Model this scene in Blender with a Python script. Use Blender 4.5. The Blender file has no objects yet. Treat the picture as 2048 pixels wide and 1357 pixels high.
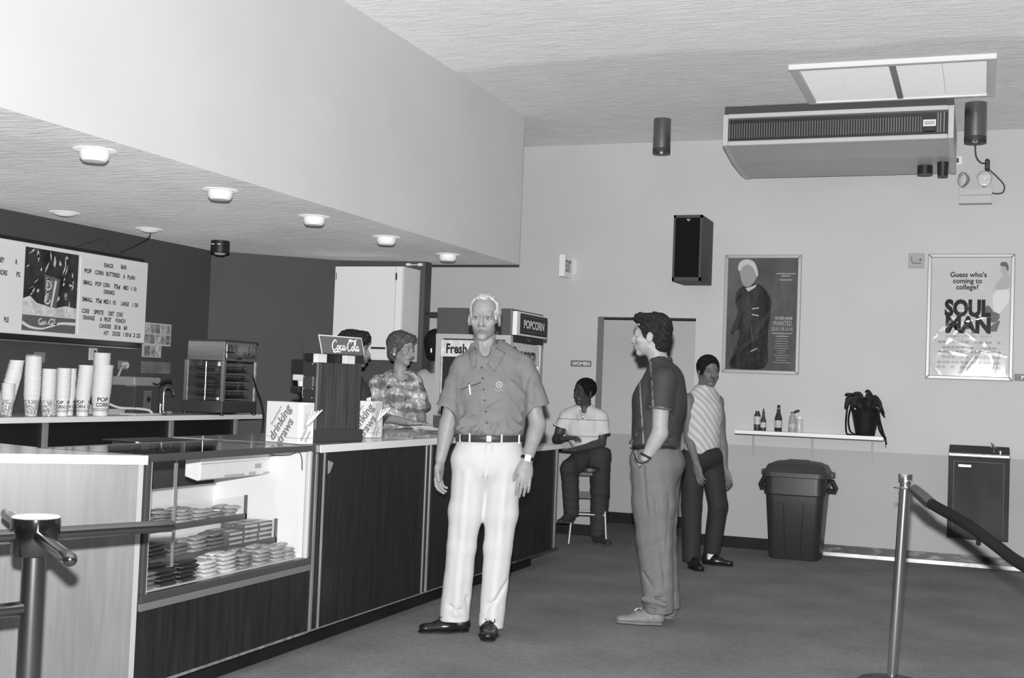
import bpy, bmesh, math, random
import numpy as np
from mathutils import Vector, Matrix
random.seed(7)
SC = bpy.context.scene
COL = SC.collection
PI = math.pi

# ------------------------------------------------------------------ camera
cam_d = bpy.data.cameras.new('camera')
cam = bpy.data.objects.new('camera', cam_d); COL.objects.link(cam)
cam_d.sensor_width = 36.0
cam_d.lens = 36.0 * 2480 / 2048
cam_d.clip_start = 0.05; cam_d.clip_end = 100
YAW, PITCH, ROLL = 0.3633, 0.0391, 0.0377
_f0 = Vector((-math.sin(YAW), math.cos(YAW), 0)); _r0 = Vector((math.cos(YAW), math.sin(YAW), 0)); _u0 = Vector((0, 0, 1))
_f = _f0 * math.cos(PITCH) + _u0 * math.sin(PITCH)
_u1 = -_f0 * math.sin(PITCH) + _u0 * math.cos(PITCH)
_r = _r0 * math.cos(ROLL) + _u1 * math.sin(ROLL)
_u = -_r0 * math.sin(ROLL) + _u1 * math.cos(ROLL)
CAMLOC = Vector((0, 0, 1.35))
cam.matrix_world = Matrix(((_r.x, _u.x, -_f.x, CAMLOC.x), (_r.y, _u.y, -_f.y, CAMLOC.y), (_r.z, _u.z, -_f.z, CAMLOC.z), (0, 0, 0, 1)))
SC.camera = cam

# ------------------------------------------------------------------ world and lights
SC.view_settings.view_transform = 'Standard'
SC.view_settings.look = 'None'
SC.view_settings.gamma = 1.0
SC.view_settings.use_curve_mapping = False
SC.view_settings.exposure = 0.0
wd = bpy.data.worlds.new('lobby_surroundings'); SC.world = wd
wd.use_nodes = True
wd.node_tree.nodes['Background'].inputs[0].default_value = (1, 1, 1, 1)
wd.node_tree.nodes['Background'].inputs[1].default_value = 0.13

def lamp(name, kind, loc, energy, **k):
    l = bpy.data.lights.new(name, kind); l.energy = energy
    for a, v in k.items(): setattr(l, a, v)
    o = bpy.data.objects.new(name, l); COL.objects.link(o); o.location = loc
    return o
# the photographer's flash, mounted above the lens
fl = lamp('camera_flash', 'SPOT', CAMLOC + _u * 0.19 + _r * -0.012, 1.0, shadow_soft_size=0.03, spot_size=math.radians(130), spot_blend=0.3)
fl.rotation_euler = (_f + _u * 0.06).to_track_quat('-Z', 'Y').to_euler()
fl.data.use_nodes = True
nt = fl.data.node_tree
em = nt.nodes['Emission']; fo = nt.nodes.new('ShaderNodeLightFalloff')
fo.inputs['Strength'].default_value = 325.0
nt.links.new(fo.outputs['Linear'], em.inputs['Strength'])

# ------------------------------------------------------------------ materials
MATS = {}
def M(name, v, rough=0.6, metal=0.0, spec=0.4, n=None, bump=None, coat=0.0, emit=0.0, trans=0.0, drough=0.0):
    """v grey albedo; n=(scale xyz, amplitude) value noise; bump=(scale xyz, strength)"""
    if name in MATS: return MATS[name]
    m = bpy.data.materials.new(name); m.use_nodes = True
    t = m.node_tree; b = t.nodes['Principled BSDF']
    b.inputs['Base Color'].default_value = (v, v, v, 1)
    b.inputs['Roughness'].default_value = rough
    b.inputs['Metallic'].default_value = metal
    b.inputs['Specular IOR Level'].default_value = spec
    b.inputs['Coat Weight'].default_value = coat
    if 'Diffuse Roughness' in b.inputs: b.inputs['Diffuse Roughness'].default_value = drough
    b.inputs['Coat Roughness'].default_value = 0.08
    if trans: b.inputs['Transmission Weight'].default_value = trans; b.inputs['IOR'].default_value = 1.45
    if emit:
        b.inputs['Emission Color'].default_value = (1, 1, 1, 1); b.inputs['Emission Strength'].default_value = emit
    def noise(sc, detail=4):
        tc = t.nodes.new('ShaderNodeTexCoord'); mp = t.nodes.new('ShaderNodeMapping'); nz = t.nodes.new('ShaderNodeTexNoise')
        mp.inputs['Scale'].default_value = sc if hasattr(sc, '__len__') else (sc, sc, sc)
        nz.inputs['Scale'].default_value = 1.0; nz.inputs['Detail'].default_value = detail
        t.links.new(tc.outputs['Object'], mp.inputs['Vector']); t.links.new(mp.outputs['Vector'], nz.inputs['Vector'])
        return nz.outputs['Fac']
    if n:
        layers = n if isinstance(n, list) else [n]
        cur = None
        for sc, amp in layers:
            f = noise(sc)
            mr = t.nodes.new('ShaderNodeMapRange')
            mr.inputs[1].default_value = 0.3; mr.inputs[2].default_value = 0.7
            mr.inputs[3].default_value = 1 - amp; mr.inputs[4].default_value = 1 + amp
            t.links.new(f, mr.inputs[0])
            if cur is None: cur = mr.outputs[0]
            else:
                mu = t.nodes.new('ShaderNodeMath'); mu.operation = 'MULTIPLY'
                t.links.new(cur, mu.inputs[0]); t.links.new(mr.outputs[0], mu.inputs[1]); cur = mu.outputs[0]
        mu = t.nodes.new('ShaderNodeMath'); mu.operation = 'MULTIPLY'; mu.inputs[1].default_value = v
        t.links.new(cur, mu.inputs[0])
        cc = t.nodes.new('ShaderNodeCombineColor')
        for i in range(3): t.links.new(mu.outputs[0], cc.inputs[i])
        t.links.new(cc.outputs[0], b.inputs['Base Color'])
    if bump:
        f = noise(bump[0], 6); bn = t.nodes.new('ShaderNodeBump')
        bn.inputs['Strength'].default_value = bump[1]; bn.inputs['Distance'].default_value = bump[2] if len(bump) > 2 else 0.01
        t.links.new(f, bn.inputs['Height']); t.links.new(bn.outputs['Normal'], b.inputs['Normal'])
    MATS[name] = m
    return m

def Mfield(name, build, rough=0.75, spec=0.3, bump=None, drough=0.0, coat=0.0):
    """material whose grey value comes from build(t, obj_coord_socket) -> float socket"""
    m = M(name, 0.5, rough=rough, spec=spec, bump=bump, drough=drough, coat=coat)
    t = m.node_tree; tc = t.nodes.new('ShaderNodeTexCoord')
    s = build(t, tc.outputs['Object'])
    cc = t.nodes.new('ShaderNodeCombineColor')
    for i in range(3): t.links.new(s, cc.inputs[i])
    t.links.new(cc.outputs[0], t.nodes['Principled BSDF'].inputs['Base Color'])
    return m
def nmath(t, op, a, b=None, c=None):
    nd = t.nodes.new('ShaderNodeMath'); nd.operation = op
    for i, x in enumerate((a, b, c)):
        if x is None: continue
        if isinstance(x, (int, float)): nd.inputs[i].default_value = x
        else: t.links.new(x, nd.inputs[i])
    return nd.outputs[0]
def nsep(t, v):
    s = t.nodes.new('ShaderNodeSeparateXYZ'); t.links.new(v, s.inputs[0]); return s.outputs
def nnoise(t, v, scale, detail=3):
    mp = t.nodes.new('ShaderNodeMapping'); nz = t.nodes.new('ShaderNodeTexNoise')
    mp.inputs['Scale'].default_value = scale if hasattr(scale, '__len__') else (scale,) * 3
    nz.inputs['Scale'].default_value = 1; nz.inputs['Detail'].default_value = detail
    t.links.new(v, mp.inputs['Vector']); t.links.new(mp.outputs[0], nz.inputs['Vector']); return nz.outputs['Fac']
def nmap(t, x, a0, a1, b0, b1):
    mr = t.nodes.new('ShaderNodeMapRange')
    for i, q in enumerate((a0, a1, b0, b1)): mr.inputs[i + 1].default_value = q
    t.links.new(x, mr.inputs[0]); return mr.outputs[0]

# ------------------------------------------------------------------ mesh building
class MB:
    def __init__(s): s.v = []; s.f = []; s.mi = []; s.m = 0
    def add(s, vs, fs):
        o = len(s.v); s.v += [tuple(p) for p in vs]
        for f in fs: s.f.append([i + o for i in f]); s.mi.append(s.m)
        return s
    def box(s, x0, x1, y0, y1, z0, z1, R=None, c=None):
        vs = [Vector((x, y, z)) for x in (x0, x1) for y in (y0, y1) for z in (z0, z1)]
        if R is not None:
            c = Vector(c) if c is not None else Vector(((x0 + x1) / 2, (y0 + y1) / 2, (z0 + z1) / 2))
            vs = [R @ (p - c) + c for p in vs]
        return s.add(vs, [(0, 1, 3, 2), (4, 6, 7, 5), (0, 4, 5, 1), (2, 3, 7, 6), (0, 2, 6, 4), (1, 5, 7, 3)])
    def cyl(s, p0, p1, r0, r1=None, n=20, caps=True):
        r1 = r0 if r1 is None else r1
        return s.tube([p0, p1], [r0, r1], n, caps)
    def tube(s, pts, r, n=10, caps=True, sq=None):
        pts = [Vector(p) for p in pts]
        rs = list(r) if hasattr(r, '__len__') else [r] * len(pts)
        ring = []; up = None
        for i, p in enumerate(pts):
            a = pts[max(i - 1, 0)]; b = pts[min(i + 1, len(pts) - 1)]
            d = (b - a).normalized() if (b - a).length > 1e-9 else Vector((0, 0, 1))
            if up is None:
                up = d.orthogonal().normalized() if sq is None else (Vector(sq[0]) - d * d.dot(Vector(sq[0]))).normalized()
            up = (up - d * d.dot(up)).normalized(); w = d.cross(up)
            k = sq[1] if sq else 1
            ring.append([p + (up * math.cos(2 * PI * j / n) * k + w * math.sin(2 * PI * j / n)) * rs[i] for j in range(n)])
        vs = [p for q in ring for p in q]; fs = []
        for i in range(len(pts) - 1):
            for j in range(n):
                k = (j + 1) % n
                fs.append((i * n + j, i * n + k, (i + 1) * n + k, (i + 1) * n + j))
        if caps:
            fs.append(tuple(range(n - 1, -1, -1))); fs.append(tuple((len(pts) - 1) * n + j for j in range(n)))
        return s.add(vs, fs)
    def lathe(s, prof, c=(0, 0, 0), n=28, axis=(0, 0, 1), cap0=True, cap1=True, sx=1, sy=1):
        ax = Vector(axis).normalized(); c = Vector(c)
        if abs(ax.z) > 0.99: a, b = Vector((1, 0, 0)), Vector((0, 1, 0))
        else: a = ax.orthogonal().normalized(); b = ax.cross(a)
        vs = []; fs = []
        for (r, h) in prof:
            for j in range(n):
                t = 2 * PI * j / n
                vs.append(c + ax * h + a * (r * sx * math.cos(t)) + b * (r * sy * math.sin(t)))
        for i in range(len(prof) - 1):
            for j in range(n):
                k = (j + 1) % n; fs.append((i * n + j, i * n + k, (i + 1) * n + k, (i + 1) * n + j))
        if cap0: fs.append(tuple(range(n - 1, -1, -1)))
        if cap1: fs.append(tuple((len(prof) - 1) * n + j for j in range(n)))
        return s.add(vs, fs)
    def prism(s, poly, z0, z1):
        n = len(poly)
        vs = [(x, y, z0) for x, y in poly] + [(x, y, z1) for x, y in poly]
        fs = [tuple(range(n - 1, -1, -1)), tuple(range(n, 2 * n))] + [(i, (i + 1) % n, n + (i + 1) % n, n + i) for i in range(n)]
        return s.add(vs, fs)
    def extr(s, poly3, d):
        n = len(poly3); d = Vector(d); a = [Vector(p) for p in poly3]
        vs = a + [p + d for p in a]
        fs = [tuple(range(n - 1, -1, -1)), tuple(range(n, 2 * n))] + [(i, (i + 1) % n, n + (i + 1) % n, n + i) for i in range(n)]
        return s.add(vs, fs)
    def ball(s, c, r, n=16, m=10):
        c = Vector(c); rr = r if hasattr(r, '__len__') else (r, r, r); vs = []; fs = []
        for i in range(m + 1):
            ph = PI * i / m
            for j in range(n):
                th = 2 * PI * j / n
                vs.append(c + Vector((rr[0] * math.sin(ph) * math.cos(th), rr[1] * math.sin(ph) * math.sin(th), rr[2] * math.cos(ph))))
        for i in range(m):
            for j in range(n):
                k = (j + 1) % n; fs.append((i * n + j, (i + 1) * n + j, (i + 1) * n + k, i * n + k))
        return s.add(vs, fs)
    def text(s, txt, o, u, v, size, sx=1.0, align='c', bold=0.0, fmap=None):
        vs, fs = text_geo(txt, bold)
        w = max(p[0] for p in vs) if vs else 0
        sh = {'c': -w / 2, 'l': 0, 'r': -w}[align]
        if fmap: return s.add([fmap((p[0] + sh) * size * sx, p[1] * size) for p in vs], fs)
        o, u, v = Vector(o), Vector(u), Vector(v)
        return s.add([o + u * ((p[0] + sh) * size * sx) + v * (p[1] * size) for p in vs], fs)
    def ribbon(s, pts, w, fmap):
        P = smoothpts(pts, 6); n = len(P); vs = []; fs = []
        for i in range(n):
            a = P[max(i - 1, 0)]; b = P[min(i + 1, n - 1)]
            dx, dy = b[0] - a[0], b[1] - a[1]; L = math.hypot(dx, dy) or 1
            ww = w(i / (n - 1)) if callable(w) else w
            nx, ny = -dy / L * ww / 2, dx / L * ww / 2
            vs += [fmap(P[i][0] + nx, P[i][1] + ny), fmap(P[i][0] - nx, P[i][1] - ny)]
        for i in range(n - 1): fs.append((2 * i, 2 * i + 1, 2 * i + 3, 2 * i + 2))
        return s.add(vs, fs)
    def quad(s, a, b, c, d): return s.add([a, b, c, d], [(0, 1, 2, 3)])

def smoothpts(P, k=6):
    """Catmull-Rom through points (any dimension)"""
    P = [tuple(p) for p in P]
    if len(P) < 3: return P
    Q = [P[0]] + P + [P[-1]]; out = []
    for i in range(1, len(Q) - 2):
        for j in range(k):
            t = j / k; a, b, c, d = Q[i - 1], Q[i], Q[i + 1], Q[i + 2]
            out.append(tuple(0.5 * (2 * b[q] + (c[q] - a[q]) * t + (2 * a[q] - 5 * b[q] + 4 * c[q] - d[q]) * t * t + (3 * b[q] - a[q] - 3 * c[q] + d[q]) * t ** 3) for q in range(len(b))))
    out.append(P[-1]); return out

_TX = {}
def text_geo(txt, bold=0.0):
    key = (txt, bold)
    if key in _TX: return _TX[key]
    cu = bpy.data.curves.new('lettering', 'FONT'); cu.body = txt; cu.size = 1.0; cu.resolution_u = 3; cu.offset = bold
    o = bpy.data.objects.new('lettering', cu); COL.objects.link(o)
    dg = bpy.context.evaluated_depsgraph_get(); dg.update()
    me = bpy.data.meshes.new_from_object(o.evaluated_get(dg))
    vs = [(p.co.x, p.co.y) for p in me.vertices]; fs = [tuple(p.vertices) for p in me.polygons]
    bpy.data.objects.remove(o); bpy.data.curves.remove(cu); bpy.data.meshes.remove(me)
    if vs:
        x0 = min(p[0] for p in vs); vs = [(x - x0, y) for x, y in vs]
    _TX[key] = (vs, fs); return _TX[key]

XF = {}
def tag(o, label, cat, group=None, kind=None):
    if label: o['label'] = label
    if cat: o['category'] = cat
    if group: o['group'] = group
    if kind: o['kind'] = kind
    return o
def T(name, label, cat, loc=(0, 0, 0), rz=0.0, group=None):
    o = bpy.data.objects.new(name, None); COL.objects.link(o); o.empty_display_size = 0.1
    o.location = loc; o.rotation_euler = (0, 0, rz); XF[o.name] = (Vector(loc), rz)
    return tag(o, label, cat, group)
def P(name, mb, mats, parent=None, label=None, smooth=False, bevel=0.0, local=False, seg=2):
    me = bpy.data.meshes.new(name)
    vs = mb.v
    if parent is not None and not local:
        loc, rz = XF[parent.name]; R = Matrix.Rotation(-rz, 3, 'Z')
        vs = [R @ (Vector(p) - loc) for p in vs]
    me.from_pydata([tuple(p) for p in vs], [], mb.f)
    mats = mats if isinstance(mats, (list, tuple)) else [mats]
    for m in mats: me.materials.append(m)
    if len(mats) > 1: me.polygons.foreach_set('material_index', mb.mi)
    o = bpy.data.objects.new(name, me); COL.objects.link(o)
    bm = bmesh.new(); bm.from_mesh(me); bmesh.ops.recalc_face_normals(bm, faces=bm.faces); bm.to_mesh(me); bm.free()
    if smooth:
        me.polygons.foreach_set('use_smooth', [True] * len(me.polygons))
        if smooth != 2: me.set_sharp_from_angle(angle=math.radians(40))
    if bevel:
        b = o.modifiers.new('bevel', 'BEVEL'); b.width = bevel; b.segments = seg; b.limit_method = 'ANGLE'; b.harden_normals = False
    if parent is not None:
        o.parent = parent; XF[o.name] = XF[parent.name]
    else: XF[o.name] = (Vector((0, 0, 0)), 0.0)
    if label: o['label'] = label
    return o
def S(name, mb, mats, **k):
    o = P(name, mb, mats, **k); o['kind'] = 'structure'; return o
def dup(root, loc, rz=0.0, label=None, group=None):
    r = root.copy(); COL.objects.link(r); r.location = loc; r.rotation_euler = (0, 0, rz)
    if label: r['label'] = label
    if group: r['group'] = group
    for ch in list(root.children):
        c = ch.copy(); COL.objects.link(c); c.parent = r
        for g in list(ch.children):
            d = g.copy(); COL.objects.link(d); d.parent = c
    return r
def V(*a): return Vector(a)
# ================================================================== SETTING
def _two(t, v):
    x, y, z = nsep(t, v)
    low = nmath(t, 'LESS_THAN', z, 0.915)
    nz = nmap(t, nnoise(t, v, (1.2, 1.2, 1.2)), .3, .7, .96, 1.04)
    # drips and scuffs of old paint touch-ups in clusters
    sp = nmath(t, 'GREATER_THAN', nnoise(t, v, (38, 38, 30), 2), 0.735)
    base = nmath(t, 'MULTIPLY_ADD', low, -0.130, 0.515)
    a = nmath(t, 'MULTIPLY', base, nz)
    return nmath(t, 'ADD', a, nmath(t, 'MULTIPLY', sp, 0.05))
WALLP = Mfield('painted_wall_two_tone', _two, rough=0.55, spec=0.35, bump=(60, 0.05))
PAINT = M('soffit_paint', 0.62, rough=0.6, drough=.15, n=((1.1, 1.1, 1.1), 0.03), bump=(60, 0.05))
DARKW = M('dark_wall_paint', 0.075, rough=0.65, spec=0.25, n=((1.5, 1.5, 1.5), 0.06))
PLAST = M('swirled_ceiling_plaster', 0.88, rough=0.9, spec=0.1, n=[((5, 34, 5), 0.09), ((1.1, 1.1, 1.1), 0.10), ((70, 140, 70), 0.07)], bump=((9, 60, 9), 0.5, 0.02), drough=.45)
def _ceil(t, v):
    x, y, z = nsep(t, v)
    nz = nmap(t, nnoise(t, v, (3, 26, 3), 5), .3, .7, .90, 1.08)
    n2 = nmap(t, nnoise(t, v, (60, 120, 60), 2), .3, .7, .93, 1.07)
    # plaster darker towards the back wall, with a wavering edge
    edge = nmath(t, 'ADD', y, nmath(t, 'MULTIPLY', nnoise(t, v, (0.8, 0.8, 0.8), 2), 0.5))
    edge = nmath(t, 'ADD', edge, nmath(t, 'MULTIPLY', nmath(t, 'ABSOLUTE', nmath(t, 'ADD', x, 2.0)), -0.12))
    back_tone = nmap(t, edge, 8.30, 8.42, 1.0, 0.84)
    return nmath(t, 'MULTIPLY', nmath(t, 'MULTIPLY', nmath(t, 'MULTIPLY', nz, n2), back_tone), 0.86)
CEILP = Mfield('ceiling_plaster_darker_back', _ceil, rough=0.9, spec=0.1, bump=((9, 60, 9), 0.4, 0.02), drough=.36)
CARP = M('carpet_pile', 0.245, rough=1.0, spec=0.05, n=[((2.0, 2.0, 2.0), 0.15), ((24, 24, 24), 0.10), ((150, 150, 150), 0.38)], bump=((160, 160, 160), 0.5, 0.01))
BASEB = M('rubber_baseboard', 0.016, rough=0.6, spec=.12, n=((6, 6, 6), 0.2))
BLACK = M('black_plastic', 0.018, rough=0.45)
DARK = M('dark_grey_plastic', 0.05, rough=0.5)
WHITE = M('white_laminate', 0.82, rough=0.4)
WHITEM = M('white_enamel', 0.80, rough=0.35)
CHROME = M('chrome', 0.62, rough=0.20, metal=1.0)
STEEL = M('brushed_steel', 0.55, rough=0.33, metal=1.0, n=((3, 3, 120), 0.12))
ALU = M('aluminium', 0.62, rough=0.38, metal=0.85)
ALUD = M('dull_aluminium', 0.34, rough=0.42, metal=0.7)
PAPER = M('white_paper', 0.83, rough=0.8)
WOODD = M('dark_wood_laminate', 0.020, rough=0.42, spec=0.22, n=[((30, 30, 2.2), 0.30), ((90, 90, 5), 0.22)])
WOODL = M('light_wood_laminate', 0.175, rough=0.34, spec=0.45, n=[((14, 14, 1.1), 0.12), ((60, 60, 4), 0.10), ((2.0, 2.0, 1.2), 0.10)])
GLASSM = None
def glass_mat(name, refl=0.12, tint=0.94):
    m = bpy.data.materials.new(name); m.use_nodes = True; t = m.node_tree
    for n_ in list(t.nodes): t.nodes.remove(n_)
    out = t.nodes.new('ShaderNodeOutputMaterial'); mx = t.nodes.new('ShaderNodeMixShader')
    tr = t.nodes.new('ShaderNodeBsdfTransparent'); gl = t.nodes.new('ShaderNodeBsdfGlossy'); lw = t.nodes.new('ShaderNodeLayerWeight'); pw = nmath(t, 'POWER', lw.outputs['Facing'], 5.0); fac = nmath(t, 'MULTIPLY_ADD', pw, 0.6, 0.045)
    tr.inputs[0].default_value = (tint, tint, tint, 1); gl.inputs['Roughness'].default_value = 0.02
    t.links.new(fac, mx.inputs[0]); t.links.new(tr.outputs[0], mx.inputs[1]); t.links.new(gl.outputs[0], mx.inputs[2]); t.links.new(mx.outputs[0], out.inputs[0])
    return m
GLASS = glass_mat('clear_pane_glass')
SMOKE = glass_mat('smoky_glass', tint=0.55)

S('floor', MB().box(-7.5, 4.5, -2.5, 13.0, -0.08, 0.0), CARP)
S('ceiling', MB().box(-3.70, 4.5, -2.5, 11.31, 3.67, 3.80).box(-6.2, -3.70, 9.81, 11.31, 3.67, 3.80), CEILP)
S('wall_back', MB().box(-7.5, -3.372, 11.11, 11.31, 0, 3.67).box(-2.443, 4.5, 11.11, 11.31, 0, 3.67).box(-3.372, -2.443, 11.11, 11.31, 2.042, 3.67), WALLP)
S('wall_vestibule', MB().box(-6.5, -0.5, 12.38, 12.5, 0, 2.7), WALLP)
S('unseen_ceiling_vestibule', MB().box(-6.5, -0.5, 11.31, 12.5, 2.7, 2.8), CEILP)  # unseen slab added to keep world light out of the vestibule
S('wall_left', MB().box(-6.20, -6.01, 0.8, 8.75, 0, 2.392), DARKW)
S('wall_partition', MB().prism([(-6.02, 8.70), (-5.2, 9.45), (-4.44, 9.55), (-4.44, 9.67), (-5.25, 9.57), (-6.2, 8.75)], 0, 2.392), DARKW)
m = MB().box(-6.20, -3.69, 0.6, 9.81, 2.392, 3.72)
m.mi = [1 if i == 4 else 0 for i in range(6)]
# which face is the underside: box order (x0)(x1)(y0)(y1)(z0)(z1)
S('wall_soffit', m, [PAINT, PLAST])
S('baseboard_back', MB().box(-7.5, -3.372, 11.095, 11.112, 0, 0.10).box(-2.443, -1.30, 11.095, 11.112, 0, 0.10), BASEB)
S('baseboard_vestibule', MB().box(-6.5, -0.5, 12.36, 12.382, 0, 0.11), BASEB)
m = MB().box(-1.30, 4.5, 11.093, 11.112, 0.03, 0.095); m.m = 1; m.box(-1.30, 4.5, 11.080, 11.112, 0.0, 0.03)
def _kick(t, v):
    n_ = nnoise(t, v, (9, 9, 30), 4); return nmap(t, n_, .50, .70, .015, .20)
KICK = Mfield('worn_kick_strip', _kick, rough=0.3, spec=0.6)
S('baseboard_right', m, [KICK, M('bright_metal_edge', 0.6, rough=0.4, metal=0.4, n=((7, 7, 7), 0.35))])

# ---- recessed ceiling lights over the counter
def downlight(x, y, bulb, label):
    t = T('recessed_light', label, 'ceiling light', (x, y, 2.392), 0, 'recessed lights in the soffit')
    P('trim_ring', MB().lathe([(0.055, 0.0), (0.098, -0.004), (0.100, -0.010), (0.072, -0.012), (0.062, 0.0)], n=36), M('ivory_enamel', 0.8, rough=0.5, drough=.6), t, local=True, smooth=True)
    if bulb: P('lamp_lens', MB().lathe([(0.066, 0.0), (0.068, -0.03), (0.064, -0.048), (0.052, -0.060), (0.0, -0.063)], n=32, cap0=True, cap1=False), M('milk_glass', 0.85, rough=0.35, emit=0.12), t, local=True, smooth=True)
    else: P('blank_cover', MB().lathe([(0.085, -0.004), (0.06, -0.02), (0.03, -0.028), (0.0, -0.03)], n=32), M('ivory_enamel', 0.6), t, local=True, smooth=True)
    return t
nm = ['nearest the camera', 'second from the camera', 'in the middle of the row', 'fourth from the camera', 'farthest along the row']
for i, y in enumerate((4.68, 5.83, 6.87, 7.89, 8.98)):
    downlight(-3.90 if i == 0 else -3.985, y, True, 'white recessed ceiling light with protruding lens, ' + nm[i])
downlight(-5.65, 6.52, False, 'flat covered recessed light above the menu board')
b = downlight(-5.60, 7.34, False, 'covered recessed light with a thin wire hanging from it')
w = P('hanging_wire', MB().tube(smoothpts([(-5.60, 7.34, 2.385), (-5.61, 7.36, 2.34), (-5.72, 7.38, 2.29), (-5.86, 7.40, 2.24), (-5.90, 7.41, 2.225)]), 0.004, 6), DARK)
tag(w, 'thin dark wire running from the covered light to the menu board', 'wire')

t = T('track_lamp', 'small black cylinder spotlight under the soffit by the wall corner', 'ceiling light', (-5.50, 8.08, 2.392))
P('housing', MB().lathe([(0.07, 0), (0.072, -0.02), (0.072, -0.09), (0.066, -0.095)], n=28), BLACK, t, local=True, smooth=True)
P('lens', MB().lathe([(0.05, -0.094), (0.035, -0.108), (0, -0.11)], n=24), M('lamp_glass', 0.5, rough=0.2), t, local=True, smooth=True)
P('vent_slot', MB().box(-0.03, -0.005, -0.074, -0.068, -0.035, -0.028).box(0.015, 0.045, -0.069, -0.06, -0.035, -0.028), WHITEM, t, local=True)

# ---- fluorescent panel in the ceiling
t = T('ceiling_panel', 'white framed four pane ceiling panel in front of the fan unit', 'ceiling light', (-0.64, 9.22, 3.67))
fm = MB()
X0, X1, Y0, Y1 = -1.31, 0.045, 8.66, 9.78
fm.box(X0, X1, Y0, Y0 + .05, 3.635, 3.672).box(X0, X0 + .06, Y0 + .05, Y1 - .04, 3.645, 3.672).box(X1 - .06, X1, Y0 + .05, Y1 - .04, 3.645, 3.672).box(X0, X1, Y1 - .04, Y1, 3.645, 3.672)
P('frame', fm, WHITEM, t, bevel=0.004)
xs = [X0 + .06, -0.985, -0.645, -0.605, -0.30, X1 - .06]
for a, b_ in ((0, 1), (1, 2), (3, 4), (4, 5)):
    P('diffuser', MB().box(xs[a] + .003, xs[b_] - .003, Y0 + .05, Y1 - .04, 3.656, 3.668), M('frosted_panel', 0.88, rough=0.7, n=((8, 40, 8), 0.05), emit=0.06, drough=.6), t)
P('divider', MB().box(-0.645, -0.605, Y0 + .05, Y1 - .04, 3.650, 3.668), ALUD, t)

# ---- fan coil unit
t = T('heating_unit', 'long grey wall heating unit with fin grille hanging below the ceiling', 'heater', (-1.12, 10.2, 3.67))
prof = [(9.80, 3.35), (9.80, 3.60), (10.85, 3.60), (10.85, 3.26), (10.60, 3.255), (10.20, 3.283)]
inner = [(9.84, 3.36), (9.84, 3.38), (9.84, 3.56), (9.84, 3.60)]
AC = M('grey_enamel', 0.50, rough=0.42, n=((2, 2, 2), 0.05)); ACL = M('pale_metal_trim', 0.56, rough=0.35)
P('casing', MB().extr([(-1.945, y, z) for y, z in [(9.86, 3.36), (9.86, 3.595), (10.84, 3.595), (10.84, 3.265), (10.60, 3.26), (10.20, 3.288), (9.84, 3.352)]], (1.665, 0, 0)), AC, t)
for xx in (-1.985, -0.28): P('end_cap', MB().extr([(xx, y, z) for y, z in prof], (0.04, 0, 0)), ACL, t, bevel=0.003)
P('top_rail', MB().box(-1.945, -0.28, 9.79, 9.86, 3.565, 3.60), ACL, t, bevel=0.004)
P('bottom_rail', MB().box(-1.945, -0.28, 9.79, 9.86, 3.345, 3.385), ACL, t, bevel=0.012)
P('grille_back', MB().box(-1.945, -0.28, 9.85, 9.858, 3.385, 3.565), BLACK, t)
for k in range(75):
    x = -1.935 + k * 0.0197
    P('fin', MB().box(x, x + 0.0032, 9.812, 9.85, 3.408, 3.525), M('fin_metal', 0.36, rough=0.35, metal=0.3), t)
P('control_box', MB().box(-0.455, -0.375, 9.80, 9.85, 3.41, 3.52), BLACK, t)
pl = P('name_plate', MB().box(-0.46, -0.368, 9.796, 9.80, 3.445, 3.495), WHITEM, t)
P('plate_print', MB().box(-0.45, -0.378, 9.794, 9.796, 3.456, 3.484), ALUD, pl)
for x in (-0.355, -0.335, -0.31): P('control_rod', MB().cyl((x, 9.82, 3.40), (x, 9.82, 3.55), 0.006, n=8), ALU, t)
P('hanger_bracket', MB().box(-1.98, -0.25, 9.83, 9.90, 3.60, 3.672).box(-0.30, -0.245, 9.78, 9.95, 3.60, 3.66), M('dark_bracket', 0.06, rough=0.6), t)
P('drain_fitting', MB().cyl((-0.47, 10.5, 3.27), (-0.47, 10.5, 3.20), 0.06), BLACK, t, smooth=True)
P('drain_valve', MB().cyl((-0.33, 10.4, 3.28), (-0.33, 10.4, 3.165), 0.045, 0.04), BLACK, t, smooth=True)

# ---- cylinder lamps
def cyl_lamp(x, y, r, h, label):
    t = T('cylinder_lamp', label, 'ceiling light', (x, y, 3.67), 0, 'cylinder ceiling lamps')
    P('shade', MB().lathe([(r * .3, 0), (r * .98, -0.004), (r, -0.01), (r, -h), (r * .93, -h), (r * .9, -h + .05)], n=40, cap1=False), M('satin_metal', 0.30, rough=0.30, metal=0.9), t, local=True, smooth=True)
    P('baffle', MB().lathe([(r * .9, -h + .05), (r * .55, -h + .09), (0, -h + .09)], n=32, cap0=False), BLACK, t, local=True, smooth=True)
    P('lower_band', MB().lathe([(r * 1.004, -h + .03), (r * 1.008, -h + .028), (r * 1.008, -h - .004), (r * .95, -h - .004)], n=40, cap0=False, cap1=False), DARK, t, local=True, smooth=True)
    return t
cyl_lamp(-2.576, 10.16, 0.074, 0.285, 'small metal cylinder ceiling lamp left of the heating unit')
cyl_lamp(-0.09, 10.07, 0.081, 0.295, 'large metal cylinder ceiling lamp right of the heating unit')

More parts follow.
